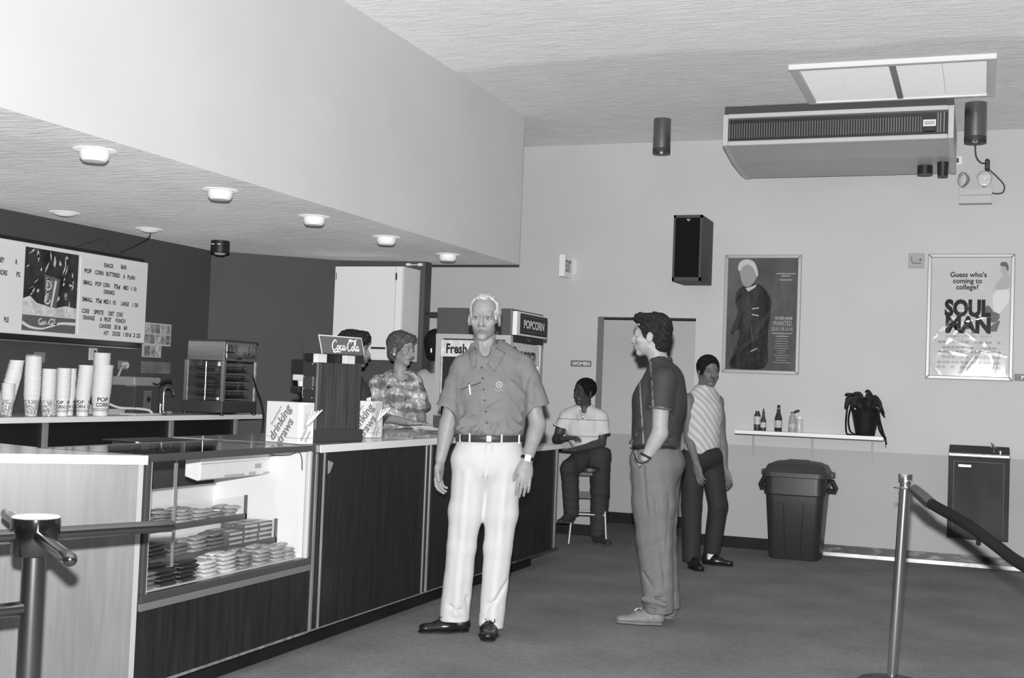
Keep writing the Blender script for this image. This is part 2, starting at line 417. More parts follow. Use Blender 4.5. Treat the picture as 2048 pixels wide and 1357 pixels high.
# ---- speaker
t = T('loudspeaker', 'black box loudspeaker mounted high on the wall above the doorway', 'speaker', (-2.436, 10.87, 2.34))
SPK = M('speaker_cabinet', 0.055, rough=0.6); CLOTH = M('grille_cloth', 0.010, rough=0.95, spec=0.1)
x0, x1, z0, z1, yf = -2.563, -2.310, 2.34, 2.918, 10.63
P('cabinet', MB().box(x0, x1, yf + .03, 11.11, z0, z1).box(x0, x0 + .018, yf, yf + .03, z0, z1).box(x1 - .018, x1, yf, yf + .03, z0, z1).box(x0, x1, yf, yf + .03, z0, z0 + .03).box(x0, x1, yf, yf + .03, z1 - .025, z1), SPK, t)
P('grille', MB().box(x0 + .018, x1 - .018, yf + .018, yf + .03, z0 + .03, z1 - .025), CLOTH, t)
P('badge', MB().extr([(-2.455, yf + .014, 2.884), (-2.415, yf + .014, 2.884), (-2.435, yf + .014, 2.862)], (0, .005, 0)), ALUD, t)

# ---- signs
t = T('exit_sign', 'white lit exit box jutting from the wall beside the soffit', 'sign', (-3.67, 11.0, 2.5))
P('housing', MB().box(-3.70, -3.645, 10.89, 11.11, 2.40, 2.605), M('sign_white', 0.74, rough=0.5, emit=0.05), t, bevel=0.004)
P('lettering', MB().text('EXIT', (-3.643, 11.00, 2.45), (0, 1, 0), (0, 0, 1), 0.155, 0.48, bold=0.02), M('sign_letters', 0.10), t)
P('wall_plate', MB().box(-3.63, -3.59, 11.10, 11.11, 2.44, 2.57), M('plate_grey', 0.6), t)
SIGN = M('engraved_sign_grey', 0.16, rough=0.5)
t = T('restroom_sign', 'small grey WOMEN restroom sign beside the doorway', 'sign', (-3.52, 11.11, 1.6), 0, 'restroom signs')
P('plaque', MB().box(-3.622, -3.42, 11.10, 11.112, 1.570, 1.628), SIGN, t, bevel=0.002)
P('lettering', MB().text('WOMEN', (-3.52, 11.0985, 1.584), (1, 0, 0), (0, 0, 1), 0.043, 1.02, bold=0.02), WHITEM, t)
t = T('restroom_sign', 'small grey MEN restroom sign at the right edge beside the white poster', 'sign', (0.35, 11.11, 1.59), 0, 'restroom signs')
P('plaque', MB().box(0.249, 0.45, 11.10, 11.112, 1.563, 1.62), SIGN, t, bevel=0.002)
P('lettering', MB().text('MEN', (0.35, 11.0985, 1.577), (1, 0, 0), (0, 0, 1), 0.043, 1.1, bold=0.02), WHITEM, t)

# ---- wall devices
t = T('intercom_plate', 'square grey intercom plate left of the white poster', 'wall plate', (-0.548, 11.11, 2.565))
P('plate', MB().box(-0.612, -0.484, 11.095, 11.112, 2.502, 2.628), M('plate_steel', 0.33, rough=0.5), t, bevel=0.003)
P('engraving', MB().box(-0.59, -0.585, 11.093, 11.096, 2.56, 2.60).box(-0.59, -0.575, 11.093, 11.096, 2.56, 2.564).box(-0.525, -0.505, 11.093, 11.096, 2.565, 2.58).box(-0.585, -0.51, 11.093, 11.096, 2.54, 2.547), DARK, t)
t = T('wall_outlet', 'electrical outlet plate peeking out right of the heating unit', 'outlet', (-0.24, 11.11, 3.42))
P('plate', MB().box(-0.31, -0.20, 11.10, 11.112, 3.385, 3.455), WHITEM, t, bevel=0.003)
P('receptacle', MB().box(-0.245, -0.225, 11.096, 11.10, 3.40, 3.44).box(-0.285, -0.27, 11.096, 11.10, 3.40, 3.44), DARK, t)

t = T('emergency_light', 'emergency light box with two round lamp heads on the wall', 'emergency light', (-0.086, 11.11, 3.1))
P('battery_box', MB().box(-0.216, 0.045, 11.0, 11.112, 3.037, 3.168), M('box_beige', 0.50, rough=0.5), t, bevel=0.004)
P('box_seam', MB().box(-0.217, 0.046, 10.998, 11.0, 3.103, 3.106), DARK, t)
for (x, ang, nm_) in ((-0.185, 0.9, 0), (-0.018, 0.0, 1)):
    R = Matrix.Rotation(-ang, 3, 'Z'); c = V(x, 11.04, 3.245 if nm_ == 0 else 3.25)
    mb = MB().lathe([(0.02, 0.05), (0.045, 0.03), (0.062, 0.0), (0.062, -0.012), (0.055, -0.014)], n=26, axis=(0, 1, 0), cap1=False)
    mb.v = [tuple(R @ V(*p) + c) for p in mb.v]
    hd = P('lamp_head', mb, M('reflector_shell', 0.5, rough=0.3, metal=0.6), t, smooth=True)
    mb = MB().lathe([(0.055, -0.012), (0.04, -0.022), (0.0, -0.028)], n=26, axis=(0, 1, 0), cap0=False)
    mb.v = [tuple(R @ V(*p) + c) for p in mb.v]
    P('lens', mb, M('ribbed_lens', 0.75, rough=0.18, bump=((2, 2, 90), 1.0, 0.02), coat=0.6), hd, smooth=True)
    P('lamp_neck', MB().cyl((x, 11.06, 3.165), (x, 11.06, 3.20), 0.012, n=10), ALUD, t)
w = P('emergency_light_cable', MB().tube(smoothpts([(-0.09, 10.09, 3.40), (-0.085, 10.4, 3.33), (-0.05, 10.9, 3.36), (0.0, 11.08, 3.38), (0.02, 11.09, 3.33), (0.07, 11.09, 3.28), (0.135, 11.09, 3.20), (0.13, 11.09, 3.14), (0.085, 11.08, 3.125), (0.045, 11.06, 3.13)]), 0.006, 8), DARK)
tag(w, 'dark cord from the large cylinder lamp down to the emergency light', 'cord')
P('plug', MB().box(-0.018, 0.022, 11.05, 11.10, 3.33, 3.41).cyl((0.0, 11.07, 3.42), (0.003, 11.07, 3.29), 0.014), BLACK, w, bevel=0.006)

t = P('wall_hook', MB().box(-4.44, -4.30, 9.60, 9.625, 1.94, 1.965).cyl((-4.33, 9.612, 1.952), (-4.29, 9.612, 1.952), 0.018), BLACK)
tag(t, 'short black rod sticking out from the edge of the dark partition', 'hook')

def film_mat():
    m = bpy.data.materials.new('clear_plastic_film'); m.use_nodes = True; t = m.node_tree
    for n_ in list(t.nodes): t.nodes.remove(n_)
    out = t.nodes.new('ShaderNodeOutputMaterial'); mx = t.nodes.new('ShaderNodeMixShader'); tr = t.nodes.new('ShaderNodeBsdfTransparent'); gl = t.nodes.new('ShaderNodeBsdfGlossy')
    gl.inputs['Roughness'].default_value = 0.075; mx.inputs[0].default_value = 0.030
    t.links.new(tr.outputs[0], mx.inputs[1]); t.links.new(gl.outputs[0], mx.inputs[2]); t.links.new(mx.outputs[0], out.inputs[0]); return m
FILM = film_mat()
def film(t, x0, x1, z0, z1, seed):
    """wrinkled clear plastic stretched over the poster"""
    r = random.Random(seed); nx, nz = 110, 170; rid = []
    for k in range(22):
        a = r.uniform(-1.2, 1.2) if k > 2 else r.uniform(1.35, 1.75); rid.append((r.uniform(x0, x1), r.uniform(z0, z1) if k % 3 else r.uniform(z0, (z0 + z1) / 2), math.cos(a), math.sin(a), r.uniform(.006, .020), r.uniform(.0008, .0035), r.uniform(.05, .25)))
    vs = []
    for i in range(nx + 1):
        for j in range(nz + 1):
            x = x0 + (x1 - x0) * i / nx; z = z0 + (z1 - z0) * j / nz; h = 0
            for (cx, cz, ca, sa, w_, am, ln) in rid:
                u = (x - cx) * ca + (z - cz) * sa; v = -(x - cx) * sa + (z - cz) * ca + .25 * u * u
                h += am * math.exp(-(v / w_) ** 2 - (u / ln) ** 2)
            e = min(1, 12 * min(i / nx, 1 - i / nx, j / nz, 1 - j / nz))
            vs.append((x, 11.0915 - h * e * .8, z))
    P('plastic_film', MB().add(vs, [(i * (nz + 1) + j, i * (nz + 1) + j + 1, (i + 1) * (nz + 1) + j + 1, (i + 1) * (nz + 1) + j) for i in range(nx) for j in range(nz)]), FILM, t, smooth=2)
# ---- posters
FR = M('poster_frame_grey', 0.36, rough=0.4, metal=0.2)
GLOSS = M('plastic_cover_grey', 0.080, rough=0.5, spec=.15, n=[((3, 3, 1.5), 0.35)], bump=((3, 3, 1.3), 0.5, 0.05))
GLOSSW = M('plastic_cover_white', 0.56, rough=0.6, spec=.15, bump=((4, 4, 2.2), 0.5, 0.05))
def frame(t, x0, x1, z0, z1, w=0.032):
    m = MB()
    for q in (((x0, z0), (x1, z0), (x1 - w, z0 + w), (x0 + w, z0 + w)), ((x0, z1), (x1, z1), (x1 - w, z1 - w), (x0 + w, z1 - w)), ((x0, z0), (x0, z1), (x0 + w, z1 - w), (x0 + w, z0 + w)), ((x1, z0), (x1, z1), (x1 - w, z1 - w), (x1 - w, z0 + w))):
        m.extr([(a, 11.082, b) for a, b in q], (0, .03, 0))
    P('frame', m, FR, t, bevel=0.006)
t = T('framed_poster', 'dark framed poster of a man in a long leather coat', 'poster', (-1.85, 11.11, 1.56), 0, 'framed posters on the back wall')
px0, px1, pz0, pz1 = -2.19, -1.51, 1.556, 2.618
frame(t, px0, px1, pz0, pz1)
P('sheet', MB().box(px0 + .03, px1 - .03, 11.098, 11.105, pz0 + .03, pz1 - .03), GLOSS, t)
def pm(x0, z1, W, H, y=11.0965):
    return lambda u, v: (x0 + u * W, y, z1 - v * H)
f = pm(px0 + .03, pz1 - .03, px1 - px0 - .06, pz1 - pz0 - .06)
def flat(mb, pts, f, y=None):
    vs = [f(u, v) for u, v in pts]
    if y is not None: vs = [(a, y, c) for a, b, c in vs]
    return mb.add(vs, [tuple(range(len(vs)))])
fig = MB()
flat(fig, smoothpts([(.12, .66), (.10, .69), (.06, .66), (.15, .50), (.13, .42), (.12, .32), (.2, .26), (.36, .22), (.50, .25), (.60, .33), (.63, .40), (.62, .55), (.60, .66), (.60, .78), (.56, .98), (.08, .98), (.12, .85), (.18, .72), (.18, .64)], 3), f)
P('printed_coat', fig, M('print_black', 0.012, rough=0.5, spec=.15, n=[((14, 14, 8), 0.5)], bump=((6, 6, 2), 0.5, 0.05)), t)
hd = MB(); flat(hd, smoothpts([(.17, .11), (.18, .17), (.22, .235), (.28, .26), (.36, .23), (.41, .17), (.41, .10), (.35, .04), (.25, .04), (.17, .11)], 3), f, 11.0958)
P('printed_face', hd, M('print_midgrey', 0.26, rough=0.5), t)
hr = MB(); flat(hr, smoothpts([(.14, .09), (.16, .04), (.22, .015), (.30, .012), (.38, .04), (.43, .12), (.42, .17), (.37, .10), (.30, .06), (.22, .07), (.17, .12), (.14, .09)], 3), f, 11.0952)
P('printed_hair', hr, M('print_lightgrey', 0.50, rough=0.5), t)
ft = MB(); flat(ft, [(.26, .27), (.30, .30), (.40, .26), (.41, .23), (.37, .25)], f, 11.0954)
for u0, v0, u1, v1 in ((.36, .45, .46, .44), (.36, .5, .46, .51), (.36, .6, .38, .75), (.45, .8, .36, .83)): flat(ft, [(u0, v0), (u1, v1), (u1, v1 + .008), (u0, v0 + .008)], f, 11.0954)
P('printed_highlights', ft, M('print_lightgrey', 0.55), t)
tx = MB()
f2 = lambda u, v, s=1: None
def pline(mb, txt, uc, v, size, f, sx=1.0, bold=0.0, al='c', y=11.0945):
    o = f(uc, v); mb.text(txt, (o[0], y, o[2]), (1, 0, 0), (0, 0, 1), size, sx, al, bold)
pline(tx, 'RUTGER HAUER', .82, .545, .034, f, .62, .03)
pline(tx, 'WANTED', .80, .60, .062, f, .62, 0); pline(tx, 'DEAD OR ALIVE', .80, .645, .045, f, .58, 0)
P('printed_title', tx, M('print_textgrey', 0.40), t); tx = MB()
rnd = random.Random(3)
for v, w_ in [(.135, .27), (.155, .12), (.19, .18), (.665, .28), (.69, .18)] + [(.715 + .021 * k, .12 + .12 * rnd.random()) for k in range(11)]:
    th = .007 if v < .7 else .0035
    uc = .83 if v < .6 else .80
    flat(tx, [(uc - w_ / 2, v), (uc + w_ / 2, v), (uc + w_ / 2, v + th), (uc - w_ / 2, v + th)], f, 11.0945)
P('printed_text', tx, M('print_textgrey', 0.40), t)
film(t, px0 + .03, px1 - .03, pz0 + .03, pz1 - .03, 4)

t = T('framed_poster', 'white framed poster reading SOUL MAN with a seated figure', 'poster', (-0.11, 11.11, 1.56), 0, 'framed posters on the back wall')
px0, px1, pz0, pz1 = -0.453, 0.236, 1.558, 2.621
frame(t, px0, px1, pz0, pz1)
P('sheet', MB().box(px0 + .03, px1 - .03, 11.098, 11.105, pz0 + .03, pz1 - .03), GLOSSW, t)
f = pm(px0 + .03, pz1 - .03, px1 - px0 - .06, pz1 - pz0 - .06)
tx = MB()
pline(tx, "Guess who's", .47, .165, .060, f, .95, .022); pline(tx, 'coming to', .46, .217, .060, f, .95, .022); pline(tx, 'college?', .46, .27, .060, f, .95, .022)
pline(tx, 'SOUL', .47, .49, .185, f, .78, .055); pline(tx, 'MAN', .48, .63, .185, f, .88, .055)
P('printed_title', tx, M('print_black_title', 0.014, rough=0.6, spec=.15), t)
tx = MB(); pline(tx, 'A COMEDY WITH HEART AND SOUL', .50, .672, .023, f, .95, .02)
for v in (.705, .75, .785, .83, .875, .915): 
    for k in range(14):
        u = .10 + .8 * k / 14 + .01 * rnd.random()
        if rnd.random() < .85: flat(tx, [(u, v), (u + .045, v), (u + .045, v + .02), (u, v + .02)], f, 11.0945)
P('printed_credits', tx, M('print_credit_grey', 0.27, rough=0.5), t)
fg = MB()
flat(fg, smoothpts([(.80, .46), (.72, .40), (.66, .47), (.76, .54), (.80, .545), (.87, .51), (.86, .46)], 3), f); flat(fg, [(.74, .59), (.84, .53), (.88, .53), (.84, .62), (.70, .625)], f)
flat(fg, smoothpts([(.86, .06), (.88, .04), (.94, .04), (.97, .08), (.96, .12), (.93, .08), (.88, .075), (.86, .06)], 3), f, 11.0955)
P('printed_figure', fg, M('print_figure_dark', 0.07, rough=0.5), t)
fg = MB(); flat(fg, smoothpts([(.87, .08), (.87, .12), (.90, .14), (.88, .17), (.82, .22), (.80, .26), (.88, .27), (.98, .25), (.98, .15), (.95, .12), (.94, .085)], 3), f, 11.096)
P('printed_body', fg, M('print_figure_mid', 0.38, rough=0.5), t)
fg = MB(); flat(fg, smoothpts([(.82, .28), (.78, .33), (.80, .43), (.86, .47), (.92, .42), (.98, .37), (.98, .28), (.90, .27)], 3), f, 11.096)
P('printed_seat', fg, M('print_seat_pale', .7), t)
film(t, px0 + .03, px1 - .03, pz0 + .03, pz1 - .03, 8)
# ================================================================== COUNTERS
# ---- angled counter end nearest the camera
t = T('service_counter', 'pale wood counter section at the left with a thick white top edge', 'counter', (-3.6, 3.9, 0), 0)
A = V(-3.08, 4.10, 0); D_ = V(-.387, -.361, 0).normalized(); N_ = V(D_.y, -D_.x, 0)   # N_ points away from the camera side
if N_.y < 0: N_ = -N_
B = A + D_ * 2.1; E1 = V(-3.50, 4.106, 0); Fp = V(-4.5, 4.41, 0); G = B + N_ * 0.72
P('countertop', MB().prism([(p.x, p.y) for p in (A, B, G, Fp, E1)], 0.990, 1.026), [M('countertop_laminate', 0.60, rough=0.28, coat=0.3, n=((2, 2, 2), 0.05))], t, bevel=0.002)
edge = MB(); o_ = -N_ * 0.002
edge.extr([A + o_ + V(0, 0, .990), A + D_ * 0.025 + o_ + V(0, 0, .990), A + D_ * 0.025 + o_ + V(0, 0, 1.0262), A + o_ + V(0, 0, 1.0262)], N_ * 0.004)
EDGE = M('white_edge_banding', 0.86, rough=0.4)
P('edge_banding', MB().extr([A + D_ * 0.027 + o_ + V(0, 0, .9905), B + o_ + V(0, 0, .9905), B + o_ + V(0, 0, 1.0262), A + D_ * 0.027 + o_ + V(0, 0, 1.0262)], N_ * 0.004), EDGE, t)
P('corner_cap', edge, EDGE, t)
a_ = A + N_ * 0.015 + D_ * 0.02; b_ = B + N_ * 0.015
P('front_panel', MB().prism([(p.x, p.y) for p in (a_, b_, b_ + N_ * .02, a_ + N_ * .02)], 0.0, 0.990), WOODL, t)
P('corner_strip', MB().prism([(p.x, p.y) for p in (a_ + o_ * 2 - D_ * .006, a_ + o_ * 2 + D_ * .014, a_ + D_ * .014, a_ - D_ * .006)], 0.0, 0.990), M('pale_strip', 0.33, rough=0.4), t)
P('body', MB().prism([(p.x, p.y) for p in (a_ + N_ * .02, b_ + N_ * .02, G - N_ * .03, Fp + V(0, -.03, 0), E1 + V(0, -.03, 0))], 0.0, 0.990), DARK, t)

# ---- candy display case
t = T('display_case', 'glass fronted candy display case set into the counter', 'display case', (-3.38, 4.79, 0))
XF_, XB, CY0, CY1 = -3.10, -3.66, 4.13, 5.455
CW = M('case_white_lining', 0.80, rough=0.6)
P('plinth', MB().box(XB, -3.18, 4.115, CY1, 0, 0.10), BASEB, t)
P('base_panel', MB().box(XB, XF_, 4.115, CY1, 0.10, 0.409), WOODD, t)
P('base_rail', MB().box(XF_ - .006, XF_ + .005, 4.115, CY1, 0.407, 0.437), M('grey_rail', 0.17, rough=0.4), t)
P('bottom_edge_strip', MB().box(XF_ - .004, XF_ + .003, 4.115, CY1, 0.096, 0.108), M('scuffed_strip', 0.22, rough=0.5, n=((30, 30, 30), 0.4)), t)
fr = MB().box(XF_ - .03, XF_ + .006, CY0 - .012, CY1, 0.437, 0.470).box(XF_ - .03, XF_ + .006, CY0 - .012, CY1, 0.997, 1.026)
fr.box(XF_ - .03, XF_ + .006, CY0 - .012, CY0 + .018, 0.470, 0.997).box(XF_ - .03, XF_ + .006, CY1 - .03, CY1, 0.470, 0.997)
P('front_frame', fr, M('case_frame_dark', .075, rough=.35, metal=.2), t, bevel=0.004)
P('inner_bead', MB().box(XF_ - .02, XF_ + .001, CY0 + .018, CY0 + .026, 0.47, 0.997), M('pale_bead', 0.60, rough=0.4), t)
P('inner_bead', MB().box(XF_ - .02, XF_ + .001, CY1 - .045, CY1 - .03, 0.47, 0.997), M('pale_bead', 0.60, rough=0.4), t)
P('divider_rod', MB().box(XF_ - .010, XF_ + .000, 4.321, 4.327, 0.56, 0.985), ALU, t)
P('divider_rod_top', MB().box(XF_ - .010, XF_ + .000, 4.321, 4.327, 0.985, 0.997), DARK, t)
P('front_glass', MB().quad((XF_ - .008, CY0 + .018, .47), (XF_ - .008, CY1 - .03, .47), (XF_ - .008, CY1 - .03, .997), (XF_ - .008, CY0 + .018, .997)), GLASS, t)
P('top_glass', MB().box(XB + .01, XF_ - .03, CY0, CY1, 1.018, 1.025), GLASS, t)
P('back_frame', MB().box(XB - .01, XB + .012, CY0, CY1, 1.000, 1.026).box(XB - .01, XB + .012, CY0 - .01, CY0 + .012, .43, 1.0).box(XB, XF_ - .03, CY0 - .012, CY0 + .008, 1.000, 1.026), ALUD, t)
P('right_panel', MB().box(XB, XF_ - .03, CY1 - .035, CY1 - .025, .43, 1.012), CW, t)
P('left_panel', MB().box(XB, XF_ - .03, CY0 - .005, CY0, .43, .80), CW, t)
P('back_panel', MB().box(XB - .004, XB, CY0, CY1, .43, .80), CW, t)
P('back_rail', MB().box(XB - .008, XB + .014, CY0, CY1 - .03, .796, .806), ALUD, t)
# three stepped shelves
sh = [(-3.64, -3.465, 0.655), (-3.465, -3.285, 0.550), (-3.285, -3.135, 0.470)]
for k, (xb, xf, z) in enumerate(sh):
    s_ = P('shelf', MB().box(xb, xf, CY0, CY1 - .036, z - .012, z), CW, t)
    if k < 2:
        P('riser', MB().box(xf - .006, xf, CY0, CY1 - .036, sh[k + 1][2], z - .012), CW, t)
        P('shelf_lip', MB().box(xf, xf + .010, CY0, CY1 - .036, z - .018, z + .010), M('lip_dark', .10, rough=.4), s_)
        P('lip_end', MB().box(xf, xf + .010, CY1 - .052, CY1 - .036, z - .018, z + .102), M('lip_dark', .10), s_)
        P('lip_glass', MB().quad((xf + .005, CY0, z), (xf + .005, CY1 - .05, z), (xf + .005, CY1 - .05, z + .10), (xf + .005, CY0, z + .10)), GLASS, s_)
lb = T('strip_light', 'white boxed strip light hung under the display case glass', 'light fixture', (-3.38, 5.12, .93))
P('housing', MB().extr([(x, 4.827, z) for x, z in ((-3.42, .996), (-3.335, .996), (-3.335, .874), (-3.35, .867), (-3.42, .885))], (0, 0.588, 0)), M('light_housing', 0.83, rough=0.5, n=((20, 20, 20), 0.04)), lb, bevel=0.004)
P('seam', MB().box(-3.3355, -3.3335, 4.827, 5.415, .944, .947), ALU, lb)
P('rating_label', MB().box(-3.3355, -3.3335, 5.28, 5.34, .905, .928), M('label_grey', 0.45), lb)
for k in range(3): P('rust_stain', MB().box(-3.3355, -3.3335, (5.02, 5.23, 5.36)[k], (5.19, 5.29, 5.415)[k], (.8745, .8745, .8745)[k], (.886, .890, .884)[k]), M('stain_grey', 0.48), lb)
w = P('case_cord', MB().tube(smoothpts([(-3.34, 5.416, .985), (-3.32, 5.40, .975), (-3.30, 5.40, .966), (-3.22, 5.41, .972), (-3.17, 5.41, .99), (-3.15, 5.412, .96), (-3.145, 5.412, .90)]), 0.003, 6), DARK)
tag(w, 'thin cord trailing inside the display case beside the strip light', 'cord')

# ---- candy
def wrapper_mesh(L, W, H, name):
    """a flow-wrapped bar: pillowed middle, crimped flat ends; long axis y"""
    mb = MB(); n = 12
    st = [(-.5, .92, .10), (-.455, .92, .12), (-.43, .98, .62), (-.36, 1, .95), (0, 1, 1.0), (.36, 1, .95), (.43, .98, .62), (.455, .92, .12), (.5, .92, .10)]
    vs = []; fs = []
    for (y, w, h) in st:
        for j in range(n):
            a = 2 * PI * j / n + PI / n
            c, s = math.cos(a), math.sin(a)
            r = (abs(c) ** 4 + abs(s) ** 4) ** -.25
            vs.append((c * r * W / 2 * w, y * L, H / 2 + s * r * H / 2 * h))
    for i in range(len(st) - 1):
        for j in range(n): fs.append((i * n + j, i * n + (j + 1) % n, (i + 1) * n + (j + 1) % n, (i + 1) * n + j))
    fs += [tuple(range(n))[::-1], tuple((len(st) - 1) * n + j for j in range(n))]
    return mb.add(vs, fs)
CK = {'dark': M('wrapper_dark', 0.022, rough=0.28, spec=0.6, bump=((90, 30, 90), .5, .004)), 'grey': M('wrapper_grey', 0.16, rough=0.3, spec=0.6, n=[((60, 12, 40), 0.5)], bump=((90, 30, 90), .5, .004)),
      'pale': M('wrapper_pale', 0.42, rough=0.35, n=[((70, 16, 60), 0.45)], bump=((90, 30, 90), .5, .004)), 'white': M('wrapper_white', 0.66, rough=0.35, n=[((80, 20, 80), 0.35)], bump=((90, 30, 90), .5, .004)),
      'mixed': M('wrapper_mixed', 0.24, rough=0.3, n=[((50, 20, 60), 0.85)], bump=((90, 30, 90), .5, .004))}
FOIL = M('foil_crimp', 0.75, rough=0.3, metal=0.8)
protos = {}
def candy(kind, L, W, H):
    key = (kind, L, W, H)
    if key not in protos:
        protos[key] = wrapper_mesh(L, W, H, kind)
    return protos[key]
MESHC = {}
def put_candy(kind, L, W, H, loc, rz, label, group, tilt=0.0):
    key = (kind, L, W, H)
    if key not in MESHC:
        o = P('candy_bar', candy(kind, L, W, H), CK[kind], smooth=True); MESHC[key] = o; first = o
        c = P('foil_end', MB().box(-W * .462, W * .462, -L * .503, -L * .455, H * .42, H * .60).box(-W * .462, W * .462, L * .455, L * .503, H * .42, H * .60), FOIL, o, local=True)
        r = o
    else:
        o = MESHC[key]; r = o.copy(); COL.objects.link(r)
        for ch in list(o.children):
            c = ch.copy(); COL.objects.link(c); c.parent = r
    r.location = loc; r.rotation_euler = (tilt, 0, rz); tag(r, label, 'candy', group)
    return r
rc = random.Random(11)
def pile(y0, kind, xs, z, layers, L=.135, W=.040, H=.0175, where='', jit=.010, mess=.10):
    lab = '%s wrapped candy bars %s' % ({'dark': 'dark', 'grey': 'grey', 'pale': 'pale', 'white': 'white', 'mixed': 'mottled'}[kind], where)
    for ly in range(layers + 1):
        for q_, x in enumerate(xs):
            if ly == layers and (rc.random() < .45 or q_ == 2): continue
            put_candy(kind, L, W, H, (x + rc.uniform(-jit, jit) * .5, y0 + rc.uniform(-jit, jit), z + ly * (H + .0006)), rc.uniform(-mess, mess) * (1 + 1.5 * (ly == layers)), lab.replace('bars', 'bar'), lab, rc.uniform(-.03, .05) if ly == layers else 0)
bx = [-3.17, -3.215, -3.26]; mx = [-3.325, -3.372, -3.42]; tx_ = [-3.505, -3.552, -3.60]
# bottom shelf, left to right
for y, k, n_, wh in ((4.22, 'grey', 3, 'at the left end of the bottom shelf'), (4.365, 'dark', 4, 'in the second pile of the bottom shelf'), (4.515, 'dark', 4, 'in the tall third pile of the bottom shelf'), (4.665, 'white', 3, 'in the fourth pile of the bottom shelf'),
                     (4.81, 'white', 4, 'in the fifth pile of the bottom shelf'), (4.955, 'mixed', 4, 'heaped in the middle right of the bottom shelf'), (5.10, 'pale', 4, 'right of the heap on the bottom shelf'), (5.245, 'pale', 4, 'second from the right end of the bottom shelf'), (5.35, 'pale', 3, 'at the right end of the bottom shelf')):
    pile(y, k, bx, .4705, n_, L=.125 if y < 5.3 else .10, where=wh, mess=.22 if k == 'mixed' else .07)
for y, k, n_, wh in ((4.23, 'white', 2, 'at the left end of the middle shelf'), (4.37, 'dark', 3, 'in the second pile of the middle shelf'), (4.515, 'dark', 3, 'in the third pile of the middle shelf'), (4.66, 'grey', 3, 'in the fourth pile of the middle shelf'), (4.80, 'pale', 3, 'in the middle of the middle shelf'), (4.945, 'grey', 3, 'left of the candy boxes on the middle shelf')):
    pile(y, k, mx, .5505, n_, L=.128, where=wh)
for y, k, n_, wh in ((4.22, 'grey', 1, 'at the left end of the top shelf'), (4.36, 'mixed', 2, 'second from the left on the top shelf'), (4.50, 'mixed', 3, 'third from the left on the top shelf'), (4.645, 'pale', 3, 'fourth from the left on the top shelf'), (4.79, 'mixed', 3, 'in the middle of the top shelf'),
                     (4.935, 'pale', 3, 'right of the middle of the top shelf'), (5.08, 'pale', 3, 'third from the right on the top shelf'), (5.22, 'mixed', 2, 'second from the right on the top shelf'), (5.335, 'pale', 2, 'at the right end of the top shelf')):
    pile(y, k, tx_, .6555, n_, L=.125 if y < 5.3 else .095, where=wh, jit=.012, mess=.25)
# theatre boxes on the right of the middle shelf
BOXM = M('candy_box_card', 0.13, rough=0.35, n=((30, 30, 30), 0.2)); BAND = M('candy_box_band', 0.58, rough=0.4)
first = None
for yy in (5.085, 5.215, 5.345):
    for x in (-3.33, -3.40):
        for k in range(4 if yy > 5.1 else 3):
            L_ = .118
            if first is None:
                first = P('candy_box', MB().box(-.032, .032, -L_ / 2, L_ / 2, 0, .0225), BOXM, bevel=.001)
                P('printed_band', MB().box(.0318, .0326, -L_ * .46, L_ * .46, .006, .0165).box(-.02, .02, -L_ * .4, L_ * .4, .0222, .0229), BAND, first, local=True)
                r = first
            else:
                r = first.copy(); COL.objects.link(r)
                for ch in list(first.children): c = ch.copy(); COL.objects.link(c); c.parent = r
            r.location = (x + rc.uniform(-.003, .003), yy + rc.uniform(-.003, .003), .5505 + k * .0231); r.rotation_euler = (0, 0, rc.uniform(-.03, .03))
            tag(r, 'dark candy box with a pale band, stacked at the right of the middle shelf', 'candy box', 'candy boxes stacked on the middle shelf')

# ---- main counter
t = T('concession_counter', 'long dark wood concession counter with white edged top', 'counter', (-3.4, 6.4, 0))
P('plinth', MB().box(-3.90, -3.18, 5.457, 8.35, 0, 0.10), BASEB, t)
P('body', MB().box(-3.90, -3.105, 5.457, 8.35, 0.10, 0.990), WOODD, t)
for y0, y1, nm_ in ((5.56, 6.775, 0), (6.86, 8.35, 1)): P('front_panel', MB().box(-3.106, -3.10, y0, y1, 0.104, 0.986), WOODD, t)
P('countertop', MB().box(-3.95, -3.082, 5.458, 8.36, 0.990, 1.026), M('countertop_grey', 0.30, rough=0.22, coat=0.5, n=((2, 2, 2), 0.06)), t)
P('edge_banding', MB().box(-3.082, -3.078, 5.472, 8.36, 0.988, 1.027), EDGE, t)
STRIPM = M('moulding_strip', 0.26, rough=0.35, metal=0.3, n=((40, 40, 3), 0.2))
for y, w_ in ((5.461, .022), (5.545, .014), (6.778, .014), (6.838, .022)): P('moulding_strip', MB().box(-3.104, -3.094, y, y + w_, 0.104, 0.986), STRIPM, t, bevel=.002)
P('torn_sticker', MB().extr([(-3.098, 5.585, .945), (-3.098, 5.64, .93), (-3.098, 5.61, .885), (-3.098, 5.588, .875)], (.002, 0, 0)), M('sticker_grey', 0.32), t)
P('base_strip', MB().box(-3.104, -3.096, 5.457, 8.35, 0.099, 0.106), M('scuffed_strip', 0.22), t)

